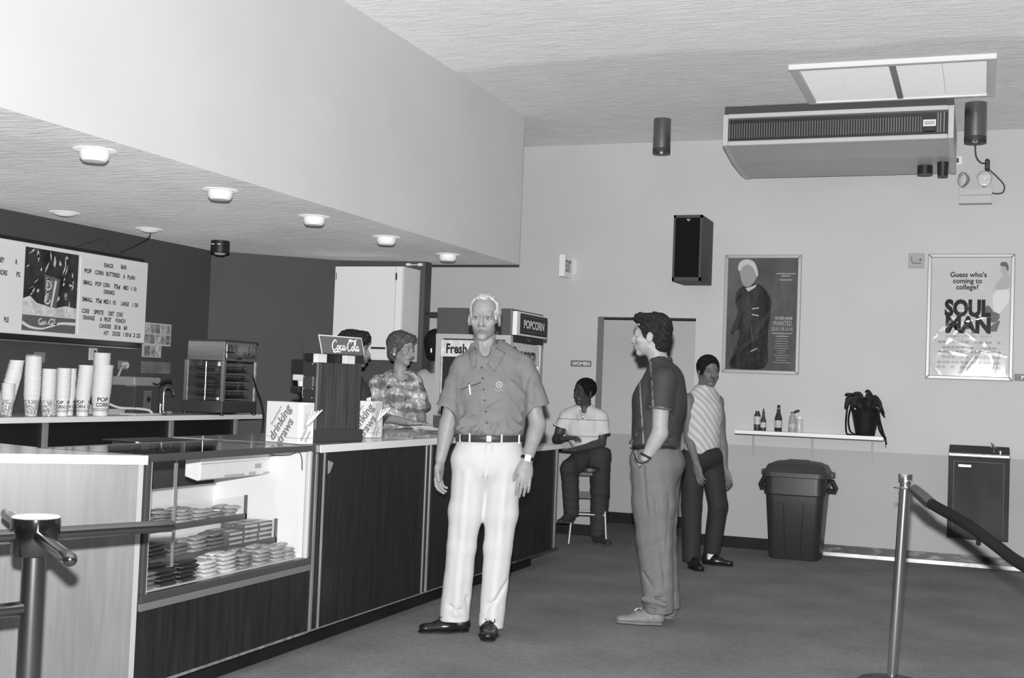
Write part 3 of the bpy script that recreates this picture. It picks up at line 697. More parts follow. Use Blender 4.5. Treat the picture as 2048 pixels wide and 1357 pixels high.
t = T('low_counter', 'lower dark wood counter section at the far end past the tall counter', 'counter', (-3.4, 8.3, 0))
P('plinth', MB().box(-3.72, -3.18, 8.352, 8.95, 0, 0.10), BASEB, t)
P('body', MB().box(-3.95, -3.105, 8.352, 9.255, 0.11, 0.884), WOODD, t)
P('countertop', MB().box(-3.97, -3.084, 8.362, 9.29, 0.884, 0.918), M('countertop_grey', 0.3), t)
P('edge_banding', MB().box(-3.084, -3.080, 8.362, 9.292, 0.883, 0.919), EDGE, t)
P('end_strip', MB().box(-3.110, -3.095, 9.235, 9.262, 0.11, 0.884), STRIPM, t)
P('base_strip', MB().box(-3.115, -3.085, 8.352, 9.31, 0.098, 0.112), M('dark_rail', 0.05, rough=0.4), t)

t = T('counter_ledge', 'white edged ledge sticking up behind the display case', 'counter', (-3.9, 5.4, 0))
P('top', MB().prism([(-3.80, 4.98), (-3.74, 5.0), (-3.72, 5.455), (-4.05, 5.455), (-4.05, 5.02)], 1.016, 1.020), DARK, t)
P('edge', MB().extr([(-3.80, 4.978, .985), (-3.72, 5.44, 1.010), (-3.72, 5.44, 1.020), (-3.80, 4.978, 1.020)], (-.02, .004, 0)), EDGE, t)
P('body', MB().box(-4.05, -3.80, 5.10, 5.455, 0, 1.016), DARK, t)

# ---- drinks tower (built in its own frame: wood face at x=0, length along y)
t = T('soda_dispenser', 'wood panelled soda dispenser tower with lit brand sign on top', 'soda dispenser', (-3.25, 5.706, 1.0265), math.radians(-13))
LT = 0.350
L_ = dict(local=True)
P('base', MB().box(-.17, .012, -.02, LT + .02, 0, .066), M('dispenser_base', 0.05, rough=0.4), t, bevel=.004, **L_)
P('side_panel', MB().box(-.006, 0, .004, LT, .066, .418), M('dispenser_woodgrain', 0.055, rough=0.4, n=[((60, 60, 2.0), 0.35), ((140, 140, 4), 0.25)]), t, **L_)
P('tower', MB().box(-.10, -.006, 0, LT, .066, .415), M('dispenser_dark', 0.035, rough=0.35), t, bevel=.003, **L_)
P('corner_trim', MB().box(-.004, .003, -.003, .005, .066, .418), ALU, t, **L_)
P('splash_plate', MB().box(-.094, -.018, -.006, -.001, .275, .34), DARK, t, **L_)
for (x, z) in ((-.088, .338), (-.022, .336), (-.088, .276), (-.022, .276), (-.088, .232), (-.024, .23), (-.028, .408)): P('screw', MB().ball((x, -.008, z), .005, 8, 6), ALU, t, smooth=True, **L_)
P('plate_edge', MB().box(-.024, -.019, -.010, -.005, .29, .335), ALU, t, **L_)
sg = P('sign_box', MB().extr([(-.085, -.02, .462), (.04, -.02, .462), (.010, -.02, .562), (-.095, -.02, .562)], (0, LT - .005, 0)), M('sign_dark', 0.06, rough=0.35), t, **L_)
u_ = V(0, 1, 0); n0 = V(.04, -.02, .462); n1 = V(.010, -.02, .562); upv = (n1 - n0); sl = upv.length; upv.normalize(); nv = u_.cross(upv); nv = nv if nv.x > 0 else -nv
fm_ = lambda a, b, e=.001: tuple(n0 + u_ * a + upv * b + nv * e)
W_ = LT - .005
P('sign_face', MB().quad(fm_(.008, .006), fm_(W_ - .008, .006), fm_(W_ - .008, sl - .006), fm_(.008, sl - .006)), M('sign_red_grey', 0.13, rough=0.3, emit=0.01), sg, **L_)
eb = MB()
for a in ((0, .008, 0, sl), (W_ - .006, W_, 0, sl), (.008, W_ - .006, sl - .006, sl)): eb.quad(fm_(a[0], a[2], .002), fm_(a[1], a[2], .002), fm_(a[1], a[3], .002), fm_(a[0], a[3], .002))
P('sign_border', eb, M('sign_border_white', 0.75), sg, **L_)
# script lettering strokes, unit cap height
SCRIPT = [
 [(.68, .74), (.70, .90), (.56, 1.0), (.36, .92), (.16, .66), (.08, .36), (.16, .08), (.36, .0), (.56, .10), (.70, .24)],
 [(.36, .0), (.20, -.12), (.42, -.20), (.80, -.12), (1.15, -.16), (1.35, -.10)],
 [(.98, .50), (.84, .42), (.78, .22), (.84, .06), (.96, .06), (1.06, .22), (1.06, .40), (.98, .50), (1.02, .40), (1.2, .44)],
 [(1.50, .44), (1.42, .52), (1.30, .42), (1.24, .22), (1.30, .06), (1.42, .06), (1.54, .18), (1.62, .28)],
 [(1.92, .46), (1.80, .52), (1.68, .40), (1.64, .20), (1.70, .06), (1.82, .10), (1.92, .28), (1.98, .52), (1.92, .22), (1.96, .06), (2.06, .10), (2.14, .22)],
 [(2.12, .28), (2.30, .33)],
 [(2.95, .74), (2.98, .92), (2.84, 1.0), (2.64, .90), (2.46, .62), (2.40, .34), (2.48, .06), (2.66, .0), (2.84, .10), (2.96, .24)],
 [(2.84, 1.0), (2.70, 1.12), (2.95, 1.10), (3.3, 1.02), (3.62, 1.08), (3.9, 1.22)],
 [(3.22, .50), (3.08, .42), (3.02, .22), (3.08, .06), (3.20, .06), (3.30, .22), (3.30, .40), (3.22, .50), (3.26, .40), (3.40, .42)],
 [(3.42, .30), (3.60, .62), (3.68, .90), (3.60, 1.02), (3.52, .86), (3.48, .40), (3.52, .08), (3.62, .08), (3.70, .22)],
 [(4.02, .46), (3.90, .52), (3.78, .40), (3.74, .20), (3.80, .06), (3.92, .10), (4.02, .28), (4.08, .52), (4.02, .22), (4.06, .06), (4.18, .12), (4.28, .26)]]
def script(mb, fmap, w=.13):
    for k, st in enumerate(SCRIPT): mb.ribbon(st, (lambda q: w * (.55 + .7 * math.sin(PI * q))) if k not in (5,) else w * .8, fmap)
    return mb
k_ = .056
P('sign_script', script(MB(), lambda a, b: fm_(.085 + a * k_ * .93 + b * k_ * .2, .024 + b * k_, .003), .115), M('sign_script_white', 0.85, emit=0.15), sg, **L_)
for y in (.0, .225): P('sign_post', MB().box(-.035, -.005, y, y + .075, .415, .464), WHITEM, t, bevel=.003, **L_)
P('sign_back_bracket', MB().box(-.13, -.04, .04, LT - .04, .415, .462), BLACK, t, **L_)
for k in range(4):
    y = .035 + k * .09
    vv = P('valve_head', MB().box(-.20, -.098, y - .03, y + .03, .35, .432), BLACK, t, bevel=.01, **L_)
    P('valve_body', MB().box(-.185, -.098, y - .026, y + .026, .318, .35), M('valve_white', 0.62, rough=0.4), vv, bevel=.004, **L_)
    P('nozzle', MB().cyl((-.145, y, .318), (-.145, y, .288), .02, .016), M('valve_white', 0.62), vv, smooth=True, **L_)
    P('lever', MB().box(-.116, -.108, y - .02, y + .02, .24, .318), M('valve_white', 0.62), vv, **L_)
    P('drip_guard', MB().box(-.20, -.13, y - .028, y + .028, .25, .288), BLACK, vv, bevel=.01, **L_)

# ---- straw boxes
CARD = M('white_card', 0.80, rough=0.6)
GREYINK = M('grey_ink', 0.22, rough=0.6); SKETCH = M('drawing_ink', 0.42)
def straw_box(corner, ang, w, d, h, label, loose):
    """corner: near vertical edge between the front face (running left) and the side face (running right/back)"""
    t = T('straw_box', label, 'straw box', corner, ang, 'drinking straw boxes')
    # local: front face y=0 from x=-w..0 ; side face x=0 from y=0..d
    P('carton', MB().box(-w, 0, 0, d, 0, h), CARD, t, local=True, bevel=.002)
    P('lid_seam', MB().box(-w - .001, .001, -.001, d + .001, .028, .030), ALU, t, local=True)
    P('dispensing_flap', MB().extr([(.0012, d * .30, h * .35), (.0012, d * .95, h * .48), (.0012, d * .95, h * .995), (.0012, d * .30, h * .93)], (.0015, 0, 0)), M('card_shadow', 0.60), t, local=True)
    a = math.radians(52); u = V(math.cos(a), 0, math.sin(a)); v = V(-math.sin(a), 0, math.cos(a))
    mb = MB()
    c = V(-w * .52, -.0015, h * .47)
    mb.text('drinking', c - v * .012, u, v, .070, .95, 'c', .03); mb.text('straws', c - v * .070 - u * .018, u, v, .070, .95, 'c', .03)
    mb.text('Sweetheart', c + v * .048 + u * .005, u, v, .028, .95, 'c', .012)
    P('printed_lettering', mb, GREYINK, t, local=True)
    a = math.radians(62); u = V(0, math.cos(a), math.sin(a)); v = V(0, -math.sin(a), math.cos(a)); c = V(.0012, d * .45, h * .22)
    mb = MB(); mb.text('drinking', c, u, v, .026, .9, 'c', .02); mb.text('straws', c - v * .026, u, v, .026, .9, 'c', .02)
    P('side_lettering', mb, GREYINK, t, local=True)
    mb = MB()
    for k in range(6):
        y = d * (.35 + .09 * k); mb.extr([(.003, y, h * (.36 + .03 * k)), (.003, y + .006, h * (.36 + .03 * k)), (.003, y + .02 + .010 * k, h * (.74 + .02 * k)), (.003, y + .012 + .010 * k, h * (.74 + .02 * k))], (.0008, 0, 0))
    P('printed_straws', mb, SKETCH, t, local=True)
    if loose:
        for k in range(4):
            P('drinking_straw', MB().cyl((.006, d * (.5 + .08 * k), h * (.45 + .03 * k)), (.012 + .012 * k, d * (.75 + .12 * k), h * (.78 + .02 * k)), .0035, n=8), WHITE, t, local=True)
    return t
straw_box((-3.183, 5.42, 1.0275), math.radians(-20), .255, .10, .207, 'large white box of drinking straws on the glass case top', True)
straw_box((-3.303, 6.443, 1.0275), math.radians(-8), .11, .11, .212, 'narrow white box of drinking straws right of the soda dispenser', True)
t = T('carton', 'plain white carton partly hidden behind the right straw box', 'box', (-3.40, 6.62, 1.0275), -.1)
P('carton_body', MB().box(-.10, .0, 0, .14, 0, .16), CARD, t, local=True, bevel=.002)
P('open_flap', MB().extr([(-.02, .0, .16), (.0, .0, .16), (.01, -.02, .235), (-.02, -.02, .225)], (0, .003, 0)), CARD, t, local=True)

# ---- papers and trays on the counter
t = T('paper_stack', 'crumpled stack of white papers by the floral woman hand', 'paper', (-3.29, 7.35, 1.0265))
rp = random.Random(5)
for k in range(5):
    c = V(-3.29 + rp.uniform(-.03, .03), 7.35 + rp.uniform(-.06, .06), 1.028 + k * .007); a = rp.uniform(-.6, .6)
    R = Matrix.Rotation(a, 3, 'Z'); vs = []
    for i in range(5):
        for j in range(4):
            vs.append(tuple(R @ V((i / 4 - .5) * .26, (j / 3 - .5) * .18, rp.uniform(0, .005) + (.018 if i in (0,) else 0)) + c))
    P('sheet', MB().add(vs, [(i * 4 + j, i * 4 + j + 1, i * 4 + j + 5, i * 4 + j + 4) for i in range(4) for j in range(3)]), PAPER, t)
t = T('glassine_tray', 'clear crinkled tray lying on the counter by the straws', 'tray', (-3.2, 6.85, 1.0265))
P('tray_shell', MB().box(-3.30, -3.12, 6.62, 6.98, 1.0265, 1.030).box(-3.30, -3.295, 6.62, 6.98, 1.03, 1.05).box(-3.125, -3.12, 6.62, 6.98, 1.03, 1.045), M('cloudy_plastic', 0.36, rough=0.2, coat=0.6, n=((20, 20, 20), 0.5), bump=((40, 40, 40), .6, .01)), t)
# ================================================================== BACK COUNTER
t = T('back_counter', 'long white edged back counter along the dark wall', 'counter', (-5.7, 6.8, 0))
P('body', MB().box(-6.005, -5.47, 3.6, 8.40, 0, 1.025), M('back_counter_black', 0.012, rough=0.5), t)
P('countertop', MB().prism([(-6.0, 3.6), (-5.405, 3.6), (-5.405, 8.64), (-5.95, 8.64), (-6.0, 8.6)], 1.025, 1.058), M('back_top', 0.55, rough=0.35), t)
P('edge_banding', MB().box(-5.405, -5.40, 3.6, 8.64, 1.024, 1.0585), EDGE, t)
for y in (6.21, 7.50, 8.33): P('divider', MB().box(-5.472, -5.45, y, y + .035, 0.0, 1.025), M('divider_grey', 0.30, rough=0.4, metal=.2), t)
t = T('low_tray', 'low pale tray of supplies lying on the back counter by the cups', 'tray', (-5.7, 7.1, 1.06))
P('pad', MB().box(-5.80, -5.56, 6.93, 7.12, 1.059, 1.10), M('pad_grey', 0.45, n=((40, 40, 40), .1)), t, bevel=.004)
P('lid', MB().box(-5.79, -5.60, 6.95, 7.0, 1.10, 1.125), M('pad_grey', 0.45), t, bevel=.004)
t = P('cutting_board', MB().box(-5.62, -5.43, 7.07, 7.36, 1.059, 1.074), M('board_white', 0.52, rough=0.6, n=((9, 9, 9), .1)), bevel=.004)
tag(t, 'flat white board on the back counter in front of the steamer', 'board')

# ---- cups
def cup_mesh(h, rb, rt):
    mb = MB(); return mb.lathe([(rb * .92, .006), (rb, 0), (rt, h - .004), (rt + .0032, h - .003), (rt + .0036, h), (rt + .001, h + .002), (rt - .0012, h), (rb - .001, .008)], n=28, cap0=True, cap1=True)
CUPW = M('cup_paper', 0.76, rough=0.55)
def _cupprint(t, v):
    n_ = nnoise(t, v, (110, 110, 90), 3); x, y, z = nsep(t, v)
    b_ = nmath(t, 'MULTIPLY', nmath(t, 'GREATER_THAN', n_, .49), nmath(t, 'LESS_THAN', z, .10))
    return nmath(t, 'MULTIPLY_ADD', b_, -.44, .72)
CUPP = Mfield('cup_printed_mottle', _cupprint, rough=.55)
INK = M('cup_black_ink', 0.02, rough=.5)
CUPC = {}
def cup_stack(x, y, h0, rb, rt, H, pitch, kind, where, lean=0.0):
    n = max(1, int((H - h0) / pitch)) + 1
    lab = 'white paper cup nested in the %s' % where; grp = 'cups of the %s' % where
    for k in range(n):
        bottom = k == 0
        key = (h0, rb, rt, kind if bottom else 'plain')
        if key not in CUPC:
            o = P('paper_cup', cup_mesh(h0, rb, rt), CUPP if (bottom and kind == 'mottle') else CUPW, smooth=True)
            if bottom and kind == 'popcorn':
                def cmap(z0):
                    def f(a, b):
                        z = z0 + b; r = rb + (rt - rb) * z / h0 + .0007; th = a / ((rb + rt) / 2)
                        return (r * math.cos(th), r * math.sin(th), z)
                    return f
                C_ = 2 * PI * (rb + rt) / 2
                mb = MB(); sz = h0 * .24
                for q in range(3):
                    mb2 = MB(); mb2.text('POP', (0, 0, 0), (1, 0, 0), (0, 1, 0), sz, 1.0, 'c', .03)
                    mb2.text('CORN', (0, -sz * .95, 0), (1, 0, 0), (0, 1, 0), sz, .8, 'c', .03)
                    f_ = cmap(h0 * .62)
                    mb.add([f_(a + C_ * q / 3 - .02, b) for a, b, c in mb2.v], mb2.f)
                f_ = cmap(0)
                for q in range(26):
                    a = C_ * q / 26
                    for zz in (.20, .27): mb.add([f_(a, h0 * zz), f_(a + C_ / 44, h0 * (zz + .02)), f_(a + C_ / 44, h0 * (zz + .055)), f_(a, h0 * (zz + .045))], [(0, 1, 2, 3)])
                P('printed_letters', mb, INK, o, local=True)
            CUPC[key] = o; r = o
        else:
            o = CUPC[key]; r = o.copy(); COL.objects.link(r)
            for ch in list(o.children): c = ch.copy(); COL.objects.link(c); c.parent = r
        z = 1.0592 + k * pitch
        r.location = (x + lean * k * pitch * .6 + rc.uniform(-.001, .001), y + lean * k * pitch + rc.uniform(-.001, .001), z)
        r.rotation_euler = (0, 0, math.radians(-55) + rc.uniform(-.25, .25) + (0.5 if where.startswith('widest') else 0))
        tag(r, (lab if not bottom else 'bottom paper cup of the ' + where), 'cup', grp if not bottom else None)
S_ = lambda h: h
cup_stack(-5.56, 6.003, .105, .028, .036, .205, .0085, 'mottle', 'short stack at the left end')
cup_stack(-5.68, 6.12, .115, .030, .042, .345, .012, 'plain', 'leaning stack second from the left', .20)
cup_stack(-5.55, 6.197, .13, .036, .048, .370, .012, 'mottle', 'tall stack with a lid on top')
cup_stack(-5.50, 6.285, .11, .032, .042, .300, .011, 'mottle', 'fourth cup stack from the left')
cup_stack(-5.60, 6.440, .11, .028, .037, .298, .011, 'mottle', 'fifth cup stack from the left')
cup_stack(-5.485, 6.402, .125, .033, .0415, .315, .012, 'popcorn', 'first popcorn cup stack from the left')
cup_stack(-5.575, 6.560, .125, .033, .0415, .315, .012, 'popcorn', 'second popcorn cup stack from the left')
cup_stack(-5.48, 6.585, .13, .036, .0465, .335, .0125, 'popcorn', 'third popcorn cup stack from the left', .06)
cup_stack(-5.48, 6.760, .155, .048, .063, .345, .013, 'popcorn', 'widest popcorn cup stack in front', .04)
cup_stack(-5.64, 6.95, .15, .039, .055, .425, .0135, 'popcorn', 'tallest cup stack at the right')
l_ = P('cup_lid', MB().lathe([(.049, 0), (.049, .008), (.044, .011), (0, .011)], (-5.55, 6.197, 1.0592 + 21.2 * .012 + .13 - .012), n=28), M('lid_grey', 0.32, rough=.4), smooth=True)
tag(l_, 'grey lid closing the top of the tall cup stack', 'lid')

# ---- steamer
t = T('bun_steamer', 'dark countertop steamer with a pale hinged lid', 'appliance', (-5.62, 7.28, 1.06))
P('body', MB().box(-5.74, -5.50, 7.14, 7.41, 1.059, 1.262), M('steamer_dark', 0.06, rough=.35), t, bevel=.006)
P('lid', MB().box(-5.75, -5.495, 7.125, 7.42, 1.262, 1.325), M('steamer_lid', 0.36, rough=.4, metal=.3), t, bevel=.01)
P('front_panel', MB().box(-5.50, -5.496, 7.24, 7.32, 1.10, 1.225), M('steamer_panel', 0.13, rough=.4), t)
P('dial', MB().extr([(-5.494, 7.262, 1.17), (-5.494, 7.28, 1.15), (-5.494, 7.298, 1.17), (-5.494, 7.28, 1.19)], (.012, 0, 0)), BLACK, t)
P('panel_stripe', MB().box(-5.4965, -5.494, 7.24, 7.32, 1.222, 1.23), ALU, t)
P('left_rail', MB().box(-5.51, -5.49, 7.05, 7.135, 1.258, 1.266), ALU, t)
hd = P('handle', MB().tube(smoothpts([(-5.495, 7.33, 1.285), (-5.46, 7.33, 1.275), (-5.44, 7.36, 1.295), (-5.45, 7.44, 1.31), (-5.45, 7.48, 1.30)]), .007, 8), BLACK, t, smooth=True)
t = T('faucet', 'small chrome gooseneck faucet on the back counter', 'faucet', (-5.60, 7.62, 1.06))
P('base', MB().box(-5.64, -5.56, 7.585, 7.66, 1.059, 1.085), CHROME, t, bevel=.008)
P('spout', MB().tube(smoothpts([(-5.60, 7.60, 1.08), (-5.60, 7.60, 1.20), (-5.60, 7.605, 1.235), (-5.59, 7.63, 1.255), (-5.58, 7.665, 1.24), (-5.575, 7.68, 1.20)], 6), .008, 10), CHROME, t, smooth=True)
P('tap_handle', MB().cyl((-5.60, 7.565, 1.07), (-5.60, 7.565, 1.135), .010), CHROME, t, smooth=True)
t = P('sink_rim', MB().box(-5.62, -5.43, 7.42, 7.98, 1.0586, 1.066), STEEL, bevel=.003)
tag(t, 'steel sink rim let into the back counter under the faucet', 'sink')
t = P('sauce_pot', MB().lathe([(.055, 0), (.058, .01), (.05, .055), (.03, .07), (0, .07)], (-5.72, 7.52, 1.0592), n=24), M('dark_pot', 0.10, rough=.4), smooth=True)
tag(t, 'dark round pot behind the faucet', 'pot')

# ---- hot food cabinet
t = T('food_warmer', 'glass sided hot dog warmer with steel hood on the back counter', 'food warmer', (-5.48, 8.15, 1.06))
x0, x1, y0, y1, zb, zt = -5.66, -5.33, 7.95, 8.39, 1.07, 1.625
HOOD = M('warmer_steel', 0.34, rough=.35, metal=.75, n=((2, 2, 30), .12))
P('hood', MB().box(x0, x1, y0, y1, 1.47, zt), HOOD, t, bevel=.004)
P('hood_glass_front', MB().box(x1, x1 + .004, y0 + .03, y1 - .02, 1.495, zt - .03), M('mirror_dark', 0.22, rough=.12, metal=.8, bump=((5, 5, 5), .3, .02)), t)
P('hood_rim', MB().box(x0 - .005, x1 + .008, y0 - .005, y1 + .008, zt - .012, zt + .004), DARK, t)
P('hood_switch', MB().box(x1 + .004, x1 + .012, y0 + .16, y0 + .22, 1.485, 1.50).box(x1 + .004, x1 + .010, y0 + .02, y0 + .12, 1.53, 1.54), BLACK, t)
P('base', MB().box(x0 - .015, x1 + .012, y0 - .015, y1 + .015, 1.078, 1.165), M('warmer_base', 0.16, rough=.3, metal=.7), t, bevel=.006)
for (x, y) in ((x0, y0), (x1, y0), (x1, y1), (x0, y1)):
    P('foot', MB().cyl((x, y, 1.0588), (x, y, 1.08), .014), BLACK, t)
    P('corner_post', MB().box(x - .012, x + .012, y - .012, y + .012, 1.165, 1.47), ALU, t)
P('front_pane', MB().quad((x1 + .003, y0 + .012, 1.165), (x1 + .003, y1 - .012, 1.165), (x1 + .003, y1 - .012, 1.47), (x1 + .003, y0 + .012, 1.47)), GLASS, t)
P('side_pane', MB().quad((x0 + .012, y0 - .003, 1.165), (x1 - .012, y0 - .003, 1.165), (x1 - .012, y0 - .003, 1.47), (x0 + .012, y0 - .003, 1.47)), GLASS, t)
P('back_plate', MB().box(x0 - .004, x0, y0, y1, 1.165, 1.47), HOOD, t)
for k in range(4):
    z = 1.20 + k * .065
    P('rack', MB().box(x0 + .03, x1 - .03, y0 + .03, y1 - .04, z, z + .006), DARK, t)
    for q in range(6):
        y = y0 + .06 + q * .062
        hdg = P('hot_dog', MB().tube([(x0 + .05, y, z + .02), (x0 + .06, y, z + .021), (x1 - .06, y, z + .021), (x1 - .05, y, z + .02)], [.006, .013, .013, .006], 10), M('sausage', 0.05, rough=.25), smooth=True)
        tag(hdg, 'dark hot dog on a rack inside the food warmer', 'hot dog', 'hot dogs in the warmer')
P('centre_rod', MB().cyl((x0 + .16, y0 + .02, 1.17), (x0 + .16, y0 + .02, 1.46), .005), CHROME, t)
for z in (1.24, 1.32, 1.40): P('heat_reflector', MB().box(x0 + .24, x0 + .28, y0 + .02, y0 + .03, z - .03, z + .02), CHROME, t)
w = P('warmer_cable', MB().tube(smoothpts([(-5.32, 8.33, 1.38), (-5.31, 8.34, 1.33), (-5.31, 8.38, 1.26), (-5.30, 8.43, 1.18), (-5.30, 8.47, 1.10), (-5.31, 8.50, 1.03), (-5.33, 8.52, .90)]), .008, 8), BLACK, smooth=True)
tag(w, 'thick black cord hanging from the food warmer over the counter edge', 'cord')
t = P('napkin_box', MB().box(-5.75, -5.50, 8.44, 8.62, 1.059, 1.105), M('napkin_grey', 0.50), bevel=.004)
tag(t, 'low pale box right of the food warmer', 'box')

# ---- wall items behind the counter
t = T('photo_collage', 'sheet of small photographs pinned to the dark wall by the menu board', 'photo sheet', (-6.0, 8.03, 1.6))
PH = [M('photo_' + n_, v, rough=.4, n=[((40, 40, 30), .6)]) for n_, v in (('a', .30), ('b', .46), ('c', .20))]
P('backing', MB().box(-6.01, -6.004, 7.862, 8.205, 1.572, 1.745).box(-6.01, -6.004, 7.862, 8.09, 1.478, 1.572), M('collage_backing', 0.52), t)
q = 0
for r_ in range(2):
    for c_ in range(5):
        y = 7.872 + c_ * .066; z = 1.585 + r_ * .08
        P('photograph', MB().box(-6.004, -6.002, y, y + .058, z, z + .07), PH[q % 3], t); q += 2
for y, w_ in ((7.875, .075), (7.96, .055), (8.025, .055)): P('photograph', MB().box(-6.004, -6.002, y, y + w_, 1.486, 1.565), PH[q % 3], t); q += 1
t = P('wall_notice', MB().box(-6.01, -6.004, 7.86, 8.22, 1.355, 1.445), M('faded_notice', 0.17, rough=.6, n=((12, 12, 12), .25)))
tag(t, 'faded strip of paper on the wall above the steamer', 'notice')
t = T('light_switch', 'white light switch plate behind the tallest cup stack', 'switch', (-6.0, 7.3, 1.48))
P('plate', MB().box(-6.01, -6.002, 7.255, 7.345, 1.432, 1.522), M('switch_ivory', .58, rough=.4), t, bevel=.004)
P('toggle', MB().box(-6.002, -5.99, 7.30, 7.318, 1.46, 1.505), DARK, t, bevel=.003)
t = T('power_outlet', 'wall power outlet with a pale cord plugged in', 'outlet', (-6.0, 7.64, 1.41))
P('plate', MB().box(-6.01, -6.003, 7.585, 7.695, 1.375, 1.44), M('outlet_grey', .22, rough=.4), t, bevel=.003)
P('plug', MB().cyl((-6.003, 7.65, 1.408), (-5.975, 7.65, 1.408), .024), M('plug_pale', .55), t, smooth=True)
w = P('appliance_cord', MB().tube(smoothpts([(-5.978, 7.64, 1.405), (-5.95, 7.56, 1.39), (-5.90, 7.46, 1.33), (-5.86, 7.38, 1.27), (-5.72, 7.08, 1.20), (-5.62, 6.98, 1.15), (-5.56, 7.05, 1.11), (-5.50, 7.16, 1.105), (-5.45, 7.235, 1.095), (-5.43, 7.25, 1.07)]), .009, 8), M('plug_pale', .55), smooth=True)
tag(w, 'pale cord looping from the wall outlet down to the counter', 'cord')
t = P('round_outlet', MB().box(-6.01, -6.003, 6.71, 6.81, 1.40, 1.47).cyl((-6.003, 6.755, 1.437), (-5.995, 6.755, 1.437), .024), M('outlet_grey', .22))
tag(t, 'grey outlet plate behind the lidded cup stack', 'outlet')
t = P('price_card', MB().extr([(-5.80, 5.80, 1.42), (-5.80, 6.03, 1.42), (-5.80, 5.965, 1.51), (-5.80, 5.80, 1.52)], (-.004, 0, 0)).box(-5.81, -5.795, 5.93, 5.945, 1.06, 1.42), M('card_grey', .6))
tag(t, 'white slanted card on a stick at the left edge above the short cup stack', 'sign')

# ---- menu board
t = T('menu_board', 'long white menu board with snack bar prices and a cola picture', 'menu board', (-5.95, 6.4, 1.57))
XM = -5.90; k9 = XM / -5.97
MZ0, MZ1 = 1.578, 2.185; MY1 = 7.742
MW = M('menu_white', 0.74, rough=.35, emit=.04)
P('cabinet', MB().box(-6.008, XM - .012, 4.6, MY1 - .03, 1.545, 2.21), M('menu_frame_black', .015, rough=.4), t)
P('front_sheet', MB().box(XM - .012, XM, 4.6, MY1, MZ0, MZ1), MW, t, bevel=.006)
P('panel_left', MB().box(XM, XM + .004, 5.2, 6.425, MZ0 + .035, MZ1 - .035), M('menu_panel', .78, rough=.35), t)
P('panel_right', MB().box(XM, XM + .004, 6.995, 7.705, MZ0 + .035, MZ1 - .035), M('menu_panel', .78), t)
P('bottom_trim', MB().box(-6.0, XM - .02, 4.6, MY1 - .05, 1.530, 1.537), ALUD, t)
P('hanger', MB().tube([(-5.99, 7.0, 2.21), (-5.99, 7.35, 2.33), (-5.99, 7.45, 2.22)], .003, 6), DARK, t)
f = lambda u, v: (XM + .006, 6.995 + u * .71, MZ1 - .0 - v * (MZ1 - MZ0))
MT = M('menu_letters', .02, rough=.5); tx = MB()
def mline(txt, u0, u1, v, h=.030):
    vs, fs = text_geo(txt, .035); w = max(p[0] for p in vs)
    tx = MB(); o = f(u0, v); tx.text(txt, o, (0, 1, 0), (0, 0, 1), h / .72, (u1 - u0) * .71 / (w * h / .72), 'l', .035); P('menu_word', tx, MT, t)
for a in (('SNACK', .335, .485, .135), ('BAR', .60, .69, .125), ('POP', .05, .155, .235), ('CORN', .205, .335, .235), ('BUTTERED', .375, .59, .235), ('&', .645, .67, .235), ('PLAIN', .71, .83, .235),
          ('SMALL', .04, .175, .37), ('POP', .22, .31, .37), ('CORN', .335, .44, .37), ('75¢', .50, .605, .37), ('MED', .655, .735, .37), ('1 10', .775, .865, .37), ('DRINKS', .355, .52, .45),
          ('SMALL', .04, .195, .565), ('75¢', .235, .33, .565), ('MED', .36, .44, .565), ('1 15', .455, .545, .565), ('LARGE', .63, .755, .565), ('1 50', .815, .905, .565),
          ('COKE', .045, .15, .70), ('SPRITE', .22, .365, .70), ('DIET', .44, .53, .70), ('COKE', .565, .665, .70), ('ORANGE', .06, .235, .775), ('&', .32, .345, .775), ('FRUIT', .38, .49, .775), ('PUNCH', .56, .71, .775),
          ('CANDIES', .31, .49, .855), ('50 &', .54, .645, .855), ('60', .69, .745, .855), ('HOT', .385, .455, .935), ('DOGS', .52, .64, .935), ('1 50 &', .69, .82, .935), ('2 25', .85, .965, .935)): mline(*a)
for txt, y, z in (('MONEY', 6.27, 2.045), ('R', 6.385, 2.045), ('HORRORS', 6.30, 1.965), ('PG', 6.415, 1.965), ('PLE', 6.335, 1.665)):
    P('film_word', MB().text(txt, (XM + .006, y, z - .015), (0, 1, 0), (0, 0, 1), .045, .62, 'r', .035), MT, t)
# cola picture panel
g = lambda u, v, e=.003: (XM + e, 6.455 + u * .515, MZ1 - .028 - v * (MZ1 - MZ0 - .056))
def gp(mb, pts, e=.003): return mb.add([g(u, v, e) for u, v in pts], [tuple(range(len(pts)))])
pc = T('cola_picture', 'cola cup picture panel set in the middle of the menu board', 'picture', (XM, 6.7, 1.9)) if False else None
P('picture_ground', gp(MB(), [(0, 0), (1, 0), (1, .8), (0, .8)]), M('picture_black', .03, rough=.3, n=((9, 9, 9), .8)), t)
ic = MB(); ri = random.Random(21)
for k in range(34):
    u = ri.uniform(.03, .95); v = ri.uniform(.03, .6); a = ri.uniform(-.9, .9) + (1.1 if u > .5 else -.9); L = ri.uniform(.04, .16)
    w_ = ri.uniform(.008, .03); dx, dy = math.cos(a) * L, math.sin(a) * L
    gp(ic, [(u, v), (min(u + dx * .5 + w_, .99), max(v + dy * .5, .01)), (min(max(u + dx, .01), .99), min(max(v + dy, .01), .78)), (max(u + dx * .4 - w_, .01), min(max(v + dy * .6 + w_, .01), .78))], .0035)
gp(ic, [(.0, .62), (.12, .58), (.25, .66), (.42, .68), (.6, .70), (.8, .66), (1, .68), (1, .80), (0, .80)], .0036)
P('picture_ice', ic, M('picture_ice', .66, rough=.35, n=((25, 25, 25), .3)), t)
